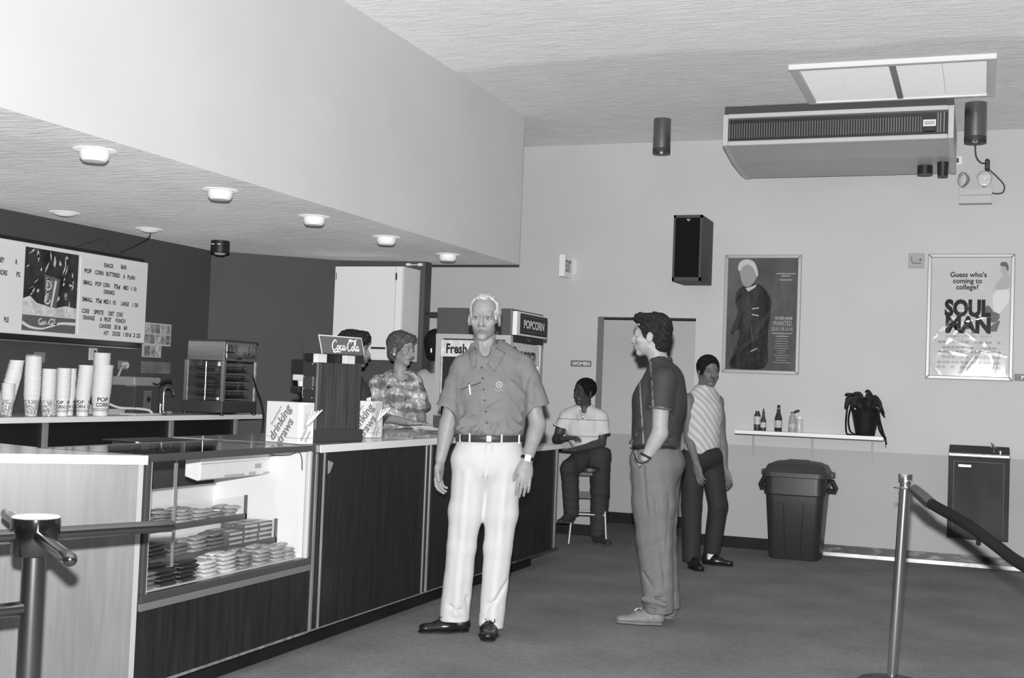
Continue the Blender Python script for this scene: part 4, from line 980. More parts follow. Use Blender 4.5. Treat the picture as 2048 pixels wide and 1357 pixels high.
cp = MB(); gp(cp, [(.36, .30), (.66, .34), (.61, .69), (.50, .70), (.40, .68)], .0042)
P('picture_cup', cp, M('picture_cup', .13, rough=.3), t)
cp = MB(); cm = lambda a, b: g(.405 + b * .085 + .0 * a, .66 - a * .075, .0048)
script(cp, cm, .2); gp(cp, [(.56, .36), (.60, .365), (.53, .70), (.50, .69)], .0046)
P('picture_cup_script', cp, M('picture_script', .72), t)
P('picture_band', gp(MB(), [(0, .81), (1, .81), (1, 1), (0, 1)]), M('picture_band', .13, rough=.3), t)
cp = MB(); cp.ribbon([(0, .905), (.15, .955), (.35, .965), (.52, .93), (.70, .885), (1, .875)], lambda q: .018 + .022 * abs(q - .5) * 2, lambda a, b: g(a, b, .005))
script(cp, lambda a, b: g(.29 + a * .082, .905 - b * .062, .005), .17)
P('picture_script', cp, M('picture_script', .72), t)
# ================================================================== POPCORN MACHINE
t = T('popcorn_machine', 'popcorn machine with dark hood and POPCORN sign at the end of the counter', 'popcorn machine', (-3.58, 8.88, .918))
x0, x1, y0, y1 = -3.855, -3.25, 8.53, 9.235
HD = M('popcorn_hood', 0.085, rough=.4); AL2 = M('popcorn_aluminium', 0.66, rough=.35, metal=.5)
P('base_cabinet', MB().box(x0, x1, y0, y1, .9195, 1.12), HD, t, bevel=.004)
P('hood', MB().box(x0, x1, y0, y1, 1.735, 1.932), HD, t, bevel=.006)
fr_ = MB()
for (x, y) in ((x0, y0), (x1 - .045, y0), (x0, y1 - .045), (x1 - .045, y1 - .045)): P('corner_post', MB().box(x, x + .045, y, y + .045, 1.12, 1.70), AL2, t)
P('top_rail_front', MB().box(x0, x1 - .002, y0 - .004, y0 + .04, 1.70, 1.735), AL2, t)
P('top_rail_side', MB().box(x1 - .04, x1 + .003, y0 + .04, y1, 1.69, 1.735), BLACK, t)
SPK_ = M('popcorn_band', 0.66, rough=.5, n=((45, 45, 45), .16))
P('front_band', MB().box(x0 + .045, x1 - .045, y0 + .006, y0 + .010, 1.565, 1.69), SPK_, t)
P('side_band', MB().box(x1 - .010, x1 - .006, y0 + .045, y1 - .045, 1.52, 1.685), SPK_, t)
P('front_lettering', MB().text('Fresh Popcorn', (x0 + .085, y0 + .004, 1.592), (1, 0, 0), (0, 0, 1), .100, .78, 'l', .035), INK, t)
P('side_lettering', MB().text('Popcorn', (x1 - .004, y0 + .07, 1.565), (0, 1, 0), (0, 0, 1), .125, 1.15, 'l', .035), INK, t)
P('front_pane', MB().box(x0 + .045, x1 - .045, y0 + .014, y0 + .018, 1.12, 1.70), GLASS, t)
P('side_pane', MB().box(x1 - .018, x1 - .014, y0 + .045, y1 - .045, 1.12, 1.70), GLASS, t)
P('back_liner', MB().box(x0 + .01, x1 - .045, y1 - .03, y1 - .02, 1.12, 1.70).box(x0 + .01, x0 + .02, y0 + .045, y1 - .045, 1.12, 1.70), M('machine_inside', .10, rough=.5), t)
P('kettle', MB().lathe([(.06, 1.36), (.12, 1.38), (.13, 1.48), (.11, 1.50), (0, 1.50)], (-3.55, 8.9, 0), n=28), STEEL, t, smooth=True)
P('kettle_arm', MB().cyl((-3.55, 8.9, 1.50), (-3.55, 8.9, 1.735), .015), STEEL, t)
pp = P('popcorn_heap', MB().ball((-3.58, 8.88, 1.12), (.26, .28, .12), 32, 16), M('popcorn_white', .72, rough=.9, bump=((60, 60, 60), 1, .03)), t, smooth=True)
pp['kind'] = 'stuff'
sb = P('sign_frame', MB().extr([(x1, y, z) for y, z in ((y0 + .02, 1.74), (y1 - .01, 1.74), (y1 - .01, 1.915), (y0 + .02, 1.915))], (.035, 0, 0)), WHITEM, t)
P('sign_panel', MB().box(x1 + .035, x1 + .037, y0 + .085, y1 - .012, 1.752, 1.905), BLACK, sb)
P('sign_line', MB().box(x1 + .037, x1 + .038, y0 + .13, y1 - .06, 1.885, 1.889).box(x1 + .037, x1 + .038, y0 + .13, y1 - .06, 1.772, 1.776), M('sign_line_grey', .12), sb)
P('sign_lettering', MB().text('POPCORN', (x1 + .0385, (y0 + y1) / 2 + .035, 1.80), (0, 1, 0), (0, 0, 1), .085, 1.16, 'c', .03), WHITEM, sb)
P('door_latch', MB().box(x1 + .003, x1 + .02, y0 + .32, y0 + .44, 1.715, 1.745), BLACK, t)
P('latch_rivet', MB().ball((x1 + .006, y0 + .38, 1.712), .006, 8, 6), ALU, t)
P('side_handle', MB().box(x1 - .014, x1 + .004, y1 - .12, y1 - .10, 1.33, 1.49), WHITE, t, bevel=.004)

# ================================================================== WALL SHELF AND BOTTLES
t = T('wall_shelf', 'narrow white wall shelf holding sauce bottles and a plant', 'shelf', (-1.40, 11.02, 1.05))
P('board', MB().box(-2.03, -.77, 10.935, 11.112, 1.020, 1.052), WHITE, t, bevel=.002)
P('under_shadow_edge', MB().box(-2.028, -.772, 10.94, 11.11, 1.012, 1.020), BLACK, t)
for x in (-1.892, -1.377, -.872): P('bracket', MB().box(x - .008, x + .008, 11.10, 11.112, .83, 1.02), M('bracket_grey', .33, rough=.5), t)
ZS = 1.0525
def bottle(name, label, x, y, prof, body, extra, cat='bottle'):
    t = T(name, label, cat, (x, y, ZS))
    P('body', MB().lathe(prof, n=24, cap1=False), body, t, local=True, smooth=True)
    extra(t); return t
BG = M('brown_glass', .03, rough=.12, coat=.6); SAUCE = M('red_sauce', .045, rough=.3, coat=.5); LAB = M('bottle_label', .50, rough=.5, n=((50, 50, 50), .35)); CLR = M('pale_plastic', .34, rough=.25, coat=.5)
def e1(t):
    P('label', MB().lathe([(.0308, .055), (.0308, .125)], n=24, cap0=False, cap1=False), LAB, t, local=True, smooth=True)
    P('cap', MB().lathe([(.019, .155), (.019, .172), (0, .172)], n=20), DARK, t, local=True, smooth=True)
bottle('sauce_jar', 'squat labelled sauce jar at the left end of the wall shelf', -1.845, 11.01, [(.028, 0), (.03, .01), (.03, .13), (.024, .148), (.018, .156)], SAUCE, e1)
def e2(t):
    P('label', MB().lathe([(.0268, .03), (.0268, .075)], n=24, cap0=False, cap1=False), LAB, t, local=True, smooth=True)
    P('nozzle', MB().lathe([(.012, .145), (.0115, .155), (.004, .195), (0, .197)], n=16), BLACK, t, local=True, smooth=True)
bottle('squeeze_bottle', 'dark squeeze bottle with pointed nozzle beside the sauce jar', -1.788, 10.985, [(.025, 0), (.026, .008), (.026, .08), (.020, .105), (.013, .13), (.012, .147)], SAUCE, e2)
def e3(t):
    P('label', MB().lathe([(.0338, .035), (.0338, .098)], n=24, cap0=False, cap1=False), LAB, t, local=True, smooth=True)
    P('neck_label', MB().lathe([(.0165, .172), (.0150, .205)], n=20, cap0=False, cap1=False), LAB, t, local=True, smooth=True)
    P('mouth', MB().lathe([(.0135, .222), (.0145, .226), (.0145, .233), (0, .233)], n=18), BG, t, local=True, smooth=True)
bottle('glass_bottle', 'tall brown glass bottle in the middle of the shelf bottles', -1.66, 11.0, [(.032, 0), (.033, .006), (.033, .115), (.028, .135), (.018, .165), (.014, .215), (.0135, .224)], BG, e3)
def e4(t):
    P('label', MB().lathe([(.0363, .04), (.0363, .075)], n=24, cap0=False, cap1=False), LAB, t, local=True, smooth=True)
    P('flip_cap', MB().box(-.018, .018, -.014, .014, .168, .178).cyl((.012, 0, .176), (.055, 0, .192), .011, n=10), BLACK, t, local=True, bevel=.003)
bottle('mustard_bottle', 'pale squeeze bottle with its cap flipped open', -1.535, 10.985, [(.034, 0), (.036, .01), (.036, .085), (.030, .10), (.029, .13), (.018, .155), (.015, .168)], CLR, e4)
def e5(t): P('cap', MB().lathe([(.02, .12), (.02, .135), (0, .135)], n=18), WHITE, t, local=True, smooth=True)
bottle('pale_jar', 'pale jar behind the flip cap bottle', -1.485, 11.05, [(.026, 0), (.028, .008), (.028, .10), (.02, .12)], M('pale_plastic2', .52, rough=.3), e5, 'jar')

t = T('potted_plant', 'black potted plant with long drooping leaves on the shelf end', 'plant', (-.925, 11.0, ZS))
PLB = M('plant_black', .012, rough=.6, spec=.2)
P('pot', MB().lathe([(.075, 0), (.08, .006), (.088, .05), (.118, .20), (.123, .215), (.112, .22), (.10, .20), (0, .20)], n=32), PLB, t, local=True, smooth=True)
rl = random.Random(9)
def leaf(pts, w):
    P_ = smoothpts(pts, 6); n = len(P_); vs = []; fs = []
    for i, p in enumerate(P_):
        a = V(*P_[max(i - 1, 0)]); b = V(*P_[min(i + 1, n - 1)]); d = (b - a).normalized(); sdir = d.cross(V(0, 1, .2)).normalized()
        q = i / (n - 1); ww = w * (min(1, 4 * q + .35)) * (1 - max(0, q - .75) * 3.2)
        vs += [tuple(V(*p) + sdir * ww), tuple(V(*p) + V(0, -.006, 0)), tuple(V(*p) - sdir * ww), tuple(V(*p) + V(0, .004, 0))]
    for i in range(n - 1):
        for j in range(4): fs.append((i * 4 + j, i * 4 + (j + 1) % 4, i * 4 + 4 + (j + 1) % 4, i * 4 + 4 + j))
    return MB().add(vs, fs)
LV = [([(-.05, -.02, .19), (-.09, -.03, .30), (-.15, -.03, .315), (-.165, -.02, .27)], .012), ([(-.06, 0, .2), (-.10, -.01, .33), (-.15, -.02, .345), (-.175, -.02, .335)], .016), ([(-.04, -.03, .2), (-.13, -.05, .27), (-.155, -.05, .16), (-.15, -.05, .02), (-.11, -.05, .006), (-.06, -.05, .008)], .008),
      ([(-.03, -.04, .2), (-.10, -.06, .26), (-.135, -.06, .15), (-.12, -.06, .04), (-.07, -.06, .01)], .008), ([(0, 0, .2), (-.04, -.02, .34), (-.08, -.02, .355), (-.12, -.02, .34)], .018), ([(.0, .0, .2), (.01, -.02, .33), (.03, -.02, .36), (.05, -.03, .33)], .018),
      ([(.03, 0, .2), (.06, -.03, .33), (.10, -.03, .32), (.13, -.04, .25), (.16, -.05, .19)], .012), ([(.04, -.02, .2), (.10, -.05, .27), (.14, -.06, .2), (.165, -.06, .16)], .010), ([(.05, -.02, .2), (.10, -.06, .23), (.125, -.07, .12), (.165, -.095, .0), (.19, -.11, -.06)], .010),
      ([(.04, -.04, .2), (.10, -.07, .2), (.115, -.07, .08), (.15, -.08, .01), (.175, -.10, -.01), (.178, -.105, -.09)], .009), ([(.0, .02, .2), (.05, .0, .31), (.02, -.01, .38), (-.01, -.01, .37)], .014), ([(-.02, 0, .2), (-.02, -.04, .30), (-.07, -.06, .29), (-.10, -.06, .22)], .016),
      ([(.02, 0, .2), (.05, -.05, .28), (.09, -.06, .24)], .018), ([(0, -.03, .2), (.0, -.07, .29), (.02, -.09, .24), (.03, -.09, .15)], .016)]
LV += [([(.01 * k - .03, -.02, .2), (.03 * k - .08, -.05, .30), (.05 * k - .14, -.06, .29), (.06 * k - .165, -.07, .22 - .01 * (k % 3))], .022) for k in range(6)]
LV += [([(.02 * math.cos(a), .02 * math.sin(a), .2), (.05 * math.cos(a), .03 * math.sin(a) - .02, .27 + .02 * (k % 3)), (.09 * math.cos(a), .05 * math.sin(a) - .03, .29 + .02 * (k % 2)), (.125 * math.cos(a), .06 * math.sin(a) - .04, .23 + .02 * (k % 3))], .026) for k, a in enumerate([q * .55 for q in range(12)])]
for p_, w_ in LV: P('leaf', leaf(p_, w_), PLB, t, local=True, smooth=True)

# ================================================================== TRASH BIN
t = T('trash_bin', 'large dark plastic trash bin with a domed lid under the wall shelf', 'bin', (-1.447, 10.78, 0))
BIN = M('bin_plastic', .030, rough=.42, spec=.45, bump=((80, 80, 80), .12, .003)); BINL = M('bin_lid_plastic', .048, rough=.45, bump=((80, 80, 80), .12, .003))
def rsq(hw, hd, r, n=8):
    pts = []
    for (sx, sy, a0) in ((1, 1, 0), (-1, 1, 90), (-1, -1, 180), (1, -1, 270)):
        for k in range(n + 1):
            a = math.radians(a0 + 90 * k / n); pts.append((sx * (hw - r) + r * math.cos(a), sy * (hd - r) + r * math.sin(a)))
    return pts
def stack(prof, mb=None, cap0=True, cap1=True):
    mb = mb or MB(); vs = []; n = 36
    for (hw, hd, r, z) in prof: vs += [(x, y, z) for x, y in rsq(hw, hd, r)]
    fs = [(i * n + j, i * n + (j + 1) % n, (i + 1) * n + (j + 1) % n, (i + 1) * n + j) for i in range(len(prof) - 1) for j in range(n)]
    if cap0: fs.append(tuple(range(n))[::-1])
    if cap1: fs.append(tuple((len(prof) - 1) * n + j for j in range(n)))
    return mb.add(vs, fs)
P('body', stack([(.200, .190, .07, 0.0), (.208, .20, .07, .015), (.242, .235, .08, .535), (.256, .248, .085, .545), (.256, .248, .085, .70), (.245, .238, .08, .70)]), BIN, t, local=True, smooth=True)
for sx in (-1, 1):
    q_ = [(sx * .185, -.2085, .035), (sx * .209, -.2395, .47), (sx * .082, -.2395, .47), (sx * .062, -.2085, .035)]
    P('moulded_groove', MB().tube(q_, .0028, 5), BLACK, t, local=True)
P('lid', stack([(.262, .255, .09, .685), (.272, .263, .09, .69), (.272, .263, .09, .725), (.255, .245, .09, .745), (.235, .225, .085, .785), (.18, .17, .08, .81), (.09, .085, .05, .822)]), BINL, t, local=True, smooth=True)
P('lid_grip', MB().box(-.09, .09, -.05, .05, .81, .828), BINL, t, local=True, bevel=.008)
for sx in (-1, 1):
    h_ = P('handle', MB().tube([(sx * .255, 0, .58), (sx * .31, 0, .575), (sx * .315, 0, .60), (sx * .285, 0, .66), (sx * .26, 0, .66)], .022, 8, sq=((0, 1, 0), 2.2)), BIN, t, local=True, bevel=.004)
    P('lid_latch', MB().box(min(sx * .268, sx * .305), max(sx * .268, sx * .305), -.05, .05, .69, .735), BINL, t, local=True, bevel=.008)

# ================================================================== DRINKING FOUNTAIN
t = T('drinking_fountain', 'dark steel wall mounted drinking fountain at the right', 'drinking fountain', (-.01, 10.94, .26))
FD = M('fountain_dark_steel', .040, rough=.6, spec=.12, n=[((3, 3, 3), .22), ((14, 14, 14), .1)]); FT = M('fountain_trim', .16, rough=.3, metal=.6)
x0, x1, yf = -.243, .222, 10.76
P('cabinet', MB().box(x0, x1, yf, 11.11, .265, .925), FD, t, bevel=.006)
P('front_panel', MB().box(x0 + .045, x1 - .045, yf - .004, yf, .30, .885), M('fountain_panel', .045, rough=.6, spec=.12, n=[((4, 4, 2), .3)]), t, bevel=.002)
P('panel_groove', MB().box(x0 + .040, x0 + .045, yf - .002, yf, .29, .89).box(x1 - .045, x1 - .04, yf - .002, yf, .29, .89).box(x0 + .045, x1 - .045, yf - .002, yf, .885, .89), BLACK, t)
P('rim', MB().box(x0 - .004, x1 + .004, yf - .006, 10.80, .925, .955), M('bright_rim', .62, rough=.28, metal=.7), t, bevel=.01)
P('basin', MB().extr([(x0, 10.78, .953), (x0, 11.11, .953), (x0, 11.11, 1.01), (x0, 11.0, 1.01), (x0, 10.83, .962)], (x1 - x0, 0, 0)), FD, t, bevel=.004)
P('bubbler', MB().tube(smoothpts([(.10, 10.85, .96), (.10, 10.85, .985), (.095, 10.85, 1.0), (.08, 10.84, 1.012)]), .007, 8), CHROME, t, smooth=True)
P('spout_guard', MB().extr([(.085, 10.85, 1.02), (.115, 10.85, 1.0), (.12, 10.85, 1.01), (.09, 10.85, 1.045), (.075, 10.85, 1.05)], (0, .02, 0)), BLACK, t)
P('push_button', MB().cyl((.15, 10.82, .955), (.15, 10.82, .985), .014), CHROME, t, smooth=True)
P('maker_plate', MB().box(-.165, -.07, yf - .006, yf - .004, .845, .862), M('plate_bright', .6, rough=.3, metal=.5, n=((60, 60, 60), .4)), t)
P('drain_pipe', MB().cyl((.0, 11.0, .27), (.0, 11.06, .20), .02), DARK, t)

# ================================================================== STANCHION AND ROPE
def stanchion(x, y, label):
    t = T('rope_stanchion', label, 'stanchion', (x, y, 0))
    P('base', MB().lathe([(.165, 0), (.168, .012), (.15, .028), (.06, .042), (.035, .05)], (-.018, 0, 0), n=40), DARK, t, local=True, smooth=True)
    P('pole', MB().cyl((-.018, 0, .045), (.02, 0, .952), .0255, n=32), CHROME, t, local=True, smooth=True)
    P('collar', MB().lathe([(.027, .928), (.052, .932), (.053, .937), (.027, .941)], (.0195, 0, .008), n=32, cap0=False, cap1=False), CHROME, t, local=True, smooth=True)
    P('cap', MB().lathe([(.0245, .94), (.0245, .955), (.031, .958), (.034, .995), (.030, 1.002), (0, 1.004)], (.0205, 0, .008), n=32), CHROME, t, local=True, smooth=True)
    return t
stanchion(-.352, 6.216, 'chrome rope stanchion standing at the right of the floor')
q0 = V(-.325, 6.42, .935)
ROPE = M('velvet_rope', .022, rough=.95, spec=.1)
sc_ = lambda L: [(x * .957, y * .957, 1.35 - (1.35 - z) * .957) for x, y, z in L]
pts = smoothpts(sc_([(-.268, 6.36, .905), (-.205, 6.25, .868), (-.135, 6.10, .846), (-.04, 5.85, .818), (.07, 5.60, .765), (.165, 5.35, .725), (.36, 4.85, .69), (.6, 4.3, .72), (.85, 3.75, .80), (1.0, 3.42, .90)]), 8)
t = T('barrier_rope', 'thick dark velvet barrier rope hooked to the stanchion', 'rope', (-.3, 6.4, 0))
P('rope', MB().tube(pts, .0245, 16), ROPE, t, smooth=True)
P('rope_end', MB().tube(sc_([(-.305, 6.42, .930), (-.30, 6.412, .925), (-.268, 6.36, .905), (-.225, 6.285, .877), (-.213, 6.264, .870)]), [.012, .026, .029, .029, .0262], 18), M('rope_ferrule', .25, rough=.2, metal=.9), t, smooth=True)
P('hook', MB().tube(smoothpts(sc_([(-.30, 6.412, .925), (-.312, 6.43, .955), (-.325, 6.45, .962), (-.337, 6.468, .95), (-.337, 6.472, .93)])), .006, 8), CHROME, t, smooth=True)

# ================================================================== TURNSTILE
KT = 1.27; zt_ = lambda z: 1.35 - (1.35 - z) * KT
t = T('turnstile', 'chrome four armed turnstile in the left foreground', 'turnstile', (-2.106 * KT, 2.387 * KT, 0))
L2 = dict(local=True)
TC = M('turnstile_chrome', .26, rough=.27, metal=1.0, bump=((90, 90, 30), .08, .002)); TA = M('turnstile_arm', .26, rough=.20, metal=1.0)
P('floor_flange', MB().lathe([(.11, 0), (.11, .008), (.04, .012)], n=32), TC, t, **L2)
P('post', MB().cyl((0, 0, .01), (0, 0, zt_(.915)), .0272 * KT, n=36), TC, t, smooth=True, **L2)
P('hub', MB().lathe([(.028 * KT, zt_(.905)), (.050 * KT, zt_(.908)), (.053 * KT, zt_(.915)), (.0575 * KT, zt_(.985)), (.0565 * KT, zt_(.996)), (.052 * KT, zt_(.999))], n=44, cap1=False), M('turnstile_hub', .20, rough=.12, metal=1.0), t, smooth=True, **L2)
P('hub_cap', MB().lathe([(.0545 * KT, zt_(.9975)), (.0535 * KT, zt_(1.0005)), (0, zt_(1.001))], n=44, cap0=True), M('hub_cap', .60, rough=.6, metal=0, drough=.7), t, smooth=True, **L2)
for k, (dx, dy, L, dz) in enumerate(((.42, .907, .37, .002), (.80, -.60, .37, -.012), (-.42, -.907, .37, 0), (-.80, .60, .37, .012))):
    d = V(dx, dy, dz / L).normalized(); c = V(0, 0, zt_(.957))
    ps = [c + d * (a * KT) for a in (.05, .30, L - .012, L - .004, L)]
    P('arm', MB().tube(ps, [.0155 * KT, .0155 * KT, .0155 * KT, .011 * KT, .004 * KT], 18), TA, t, smooth=True, **L2)
P('lower_rail', MB().tube([(0, 0, zt_(.785)), (-.03, -.055, zt_(.783)), (-.5, -.85, zt_(.775))], .0165 * KT, 18), TA, t, smooth=True, **L2)
P('rail_post', MB().cyl((-.5, -.85, 0), (-.5, -.85, .67), .0272, n=28), TC, t, smooth=True, **L2)

# ================================================================== STOOL OF THE SEATED MAN
t = T('stool', 'tall chrome legged stool under the seated man', 'stool', (-3.25, 10.63, 0), math.radians(17))
P('seat', MB().lathe([(.165, .628), (.175, .636), (.175, .665), (.16, .678), (0, .682)], n=36), M('stool_vinyl', .02, rough=.4), t, smooth=True, **L2)
P('seat_pan', MB().box(-.14, .14, -.14, .14, .60, .628), BLACK, t, **L2)
for sx in (-1, 1):
    for sy in (-1, 1): P('leg', MB().cyl((sx * .12, sy * .12, .61), (sx * .165, sy * .165, 0.0), .012, n=14), ALUD, t, smooth=True, **L2)
rg = MB()
for (ax, ay, bx_, by) in ((-1, -1, 1, -1), (1, -1, 1, 1), (1, 1, -1, 1), (-1, 1, -1, -1)): P('footrest', MB().cyl((ax * .147, ay * .147, .26), (bx_ * .147, by * .147, .26), .009, n=10), ALUD, t, smooth=True, **L2)
for (ax, ay, bx_, by) in ((-1, -1, 1, -1), (-1, 1, -1, -1)): P('black_cross_bar', MB().box(min(ax, bx_) * .137 - .004, max(ax, bx_) * .137 + .004, min(ay, by) * .137 - .004, max(ay, by) * .137 + .004, .40, .46), BLACK, t, **L2)
# ================================================================== PEOPLE: smooth solid fields turned into one continuous skin
class Field:
    def __init__(s, lo, hi, h):
        s.h = h; s.lo = np.array(lo, float); n = np.ceil((np.array(hi) - s.lo) / h).astype(int) + 1
        s.ax = [(s.lo[i] + h * np.arange(n[i])).astype(np.float32) for i in range(3)]
        s.F = np.full(n, 1.0, np.float32); s.marks = []
    def _reg(s, lo, hi):
        sl = []
        for i in range(3):
            a = int(np.floor((lo[i] - s.lo[i]) / s.h)); b = int(np.ceil((hi[i] - s.lo[i]) / s.h)) + 1
            a = max(a, 0); b = min(b, len(s.ax[i]))
            if b <= a: return None
            sl.append(slice(a, b))
        return tuple(sl)
    def put(s, fn, lo, hi, k, sub=False):
        m = k + 2.5 * s.h; r = s._reg([q - m for q in lo], [q + m for q in hi])
        if r is None: return s
        x = s.ax[0][r[0]][:, None, None]; y = s.ax[1][r[1]][None, :, None]; z = s.ax[2][r[2]][None, None, :]
        d = fn(x, y, z); f = s.F[r]
        if sub:
            h_ = np.clip(.5 - .5 * (f + d) / k, 0, 1); s.F[r] = f * (1 - h_) - d * h_ + k * h_ * (1 - h_)
        else:
            h_ = np.clip(.5 + .5 * (f - d) / k, 0, 1); s.F[r] = f * (1 - h_) + d * h_ - k * h_ * (1 - h_)
        return s
    def cone(s, p0, p1, r0, r1=None, k=.012, sq=None, sub=False):
        r1 = r0 if r1 is None else r1; a = np.array(p0, float); b = np.array(p1, float); ba = b - a
        if sq is not None:
            n = np.array(sq[0], float); n /= np.linalg.norm(n); g = 1 / sq[1] - 1
            bq = ba + n * (ba @ n) * g
        else: bq = ba
        L2 = max(bq @ bq, 1e-9)
        def fn(x, y, z):
            px, py, pz = x - a[0], y - a[1], z - a[2]
            if sq is not None:
                q = (px * n[0] + py * n[1] + pz * n[2]) * g
                px, py, pz = px + n[0] * q, py + n[1] * q, pz + n[2] * q
            t = np.clip((px * bq[0] + py * bq[1] + pz * bq[2]) / L2, 0, 1)
            d = np.sqrt((px - t * bq[0]) ** 2 + (py - t * bq[1]) ** 2 + (pz - t * bq[2]) ** 2) - (r0 + (r1 - r0) * t)
            return d * (min(1, sq[1]) if sq is not None else 1)
        R = max(r0, r1) * (max(1, sq[1]) if sq is not None else 1)
        return s.put(fn, np.minimum(a, b) - R, np.maximum(a, b) + R, k, sub)
    def ell(s, c, r, R=None, k=.012, sub=False):
        c = np.array(c, float); r = np.array(r, float) if hasattr(r, '__len__') else np.array([r] * 3, float)
        R = np.eye(3) if R is None else np.array(R, float)
        def fn(x, y, z):
            px, py, pz = x - c[0], y - c[1], z - c[2]
            q = [(px * R[0, i] + py * R[1, i] + pz * R[2, i]) / r[i] for i in range(3)]
            return (np.sqrt(q[0] ** 2 + q[1] ** 2 + q[2] ** 2) - 1) * r.min()
        m = r.max(); return s.put(fn, c - m, c + m, k, sub)
    def box(s, c, hf, R=None, rd=.004, k=.004, sub=False):
        c = np.array(c, float); hf = np.array(hf, float); R = np.eye(3) if R is None else np.array(R, float)
        def fn(x, y, z):
            px, py, pz = x - c[0], y - c[1], z - c[2]
            q = [np.abs(px * R[0, i] + py * R[1, i] + pz * R[2, i]) - hf[i] + rd for i in range(3)]
            return np.sqrt(sum(np.maximum(a, 0) ** 2 for a in q)) + np.minimum(np.maximum(np.maximum(q[0], q[1]), q[2]), 0) - rd
        m = np.linalg.norm(hf); return s.put(fn, c - m, c + m, k, sub)
    def warp(s, fn):
        x = s.ax[0][:, None, None]; y = s.ax[1][None, :, None]; z = s.ax[2][None, None, :]
        m = s.F < .06; d = fn(x, y, z); s.F = np.where(m, s.F + d, s.F).astype(np.float32); return s
    def merge(s, G, k):
        h_ = np.clip(.5 + .5 * (s.F - G.F) / k, 0, 1); s.F = (s.F * (1 - h_) + G.F * h_ - k * h_ * (1 - h_)).astype(np.float32); return s
    def sub_of(s):
        G = Field.__new__(Field); G.h = s.h; G.lo = s.lo; G.ax = s.ax; G.F = np.full(s.F.shape, 1.0, np.float32); G.marks = []; return G
    def sleeve(s, p0, p1, r0, r1, k=.03, hole=None, d=None):
        """a sleeve cut off flat at p1 with the arm hole hollowed out"""
        p0, p1 = np.array(p0, float), np.array(p1, float); d = unit(p1 - p0) if d is None else unit(d); G = s.sub_of()
        G.cone(p0, p1 + d * .06, r0, r1 + (r1 - r0) * .3, .01)
        G.box(p1 + d * .10, (.16, .16, .10), _basis(d), .001, .002, True)
        if hole: G.cone(p1 - d * .010, p1 + d * .06, hole, hole, .003, None, True)
        return s.merge(G, k)
    def mark(s, c, r, val, R=None, soft=.35): s.marks.append((np.array(c, float), np.array(r, float) if hasattr(r, '__len__') else np.array([r] * 3, float), val, np.eye(3) if R is None else np.array(R, float), soft)); return s
    def extract(s, smooth=2):
        F = s.F; sg = F < 0; nx, ny, nz = F.shape
        c = np.zeros((nx - 1, ny - 1, nz - 1), np.int8)
        for i in (0, 1):
            for j in (0, 1):
                for k in (0, 1): c += sg[i:nx - 1 + i, j:ny - 1 + j, k:nz - 1 + k]
        act = np.argwhere((c > 0) & (c < 8)); idx = np.full(c.shape, -1, np.int32); idx[tuple(act.T)] = np.arange(len(act))
        S_ = np.zeros((len(act), 3)); W = np.zeros(len(act))
        for axis in range(3):
            o1, o2 = [q for q in range(3) if q != axis]
            for i in (0, 1):
                for j in (0, 1):
                    a = act.copy(); a[:, o1] += i; a[:, o2] += j; b = a.copy(); b[:, axis] += 1
                    fa = F[tuple(a.T)]; fb = F[tuple(b.T)]; m = (fa < 0) != (fb < 0)
                    t = np.where(m, fa / np.where(m, fa - fb, 1), 0); p = a.astype(float); p[:, axis] += t
                    S_ += p * m[:, None]; W += m
        v = S_ / W[:, None] * s.h + s.lo
        quads = []
        for axis in range(3):
            o1, o2 = (axis + 1) % 3, (axis + 2) % 3
            A = [slice(None)] * 3; B = [slice(None)] * 3; A[axis] = slice(0, -1); B[axis] = slice(1, None)
            e = np.argwhere(sg[tuple(A)] != sg[tuple(B)])
            e = e[(e[:, o1] > 0) & (e[:, o2] > 0) & (e[:, o1] < F.shape[o1] - 1) & (e[:, o2] < F.shape[o2] - 1)]
            fl = sg[tuple(e.T)]
            cs = []
            for d1, d2 in ((-1, -1), (0, -1), (0, 0), (-1, 0)):
                q = e.copy(); q[:, o1] += d1; q[:, o2] += d2; cs.append(idx[tuple(q.T)])
            Q = np.stack(cs, 1); Q[~fl] = Q[~fl][:, ::-1]; quads.append(Q)
        Q = np.concatenate(quads); Q = Q[(Q >= 0).all(1)]
        for _ in range(smooth):
            acc = np.zeros_like(v); n = np.zeros(len(v))
            for a, b in ((0, 1), (1, 2), (2, 3), (3, 0)):
                for p, q in ((Q[:, a], Q[:, b]), (Q[:, b], Q[:, a])):
                    n += np.bincount(p, minlength=len(v))
                    for i in range(3): acc[:, i] += np.bincount(p, v[q, i], len(v))
            v = np.where(n[:, None] > 0, .5 * v + .5 * acc / np.maximum(n, 1)[:, None], v)
        return v, Q
    def obj(s, name, mat, parent, smooth=2, label=None):
        v, Q = s.extract(smooth); me = bpy.data.meshes.new(name)
        me.vertices.add(len(v)); me.vertices.foreach_set('co', v.astype(np.float32).ravel())
        me.loops.add(Q.size); me.loops.foreach_set('vertex_index', Q.astype(np.int32).ravel())
        me.polygons.add(len(Q)); me.polygons.foreach_set('loop_start', np.arange(0, Q.size, 4, dtype=np.int32))
        me.update(calc_edges=True); me.polygons.foreach_set('use_smooth', np.ones(len(Q), bool))
        if s.marks:
            tone = np.ones(len(v))
            for c, r, val, R, soft in s.marks:
                d = np.linalg.norm(((v - c) @ R) / r, axis=1); w = np.clip((1 + soft - d) / (2 * soft), 0, 1); w = w * w * (3 - 2 * w)
                tone = tone * (1 - w) + tone * val * w
            at = me.attributes.new('tone', 'FLOAT', 'POINT'); at.data.foreach_set('value', tone.astype(np.float32))
        me.materials.append(mat); o = bpy.data.objects.new(name, me); COL.objects.link(o)
        o.parent = parent; XF[o.name] = XF[parent.name]
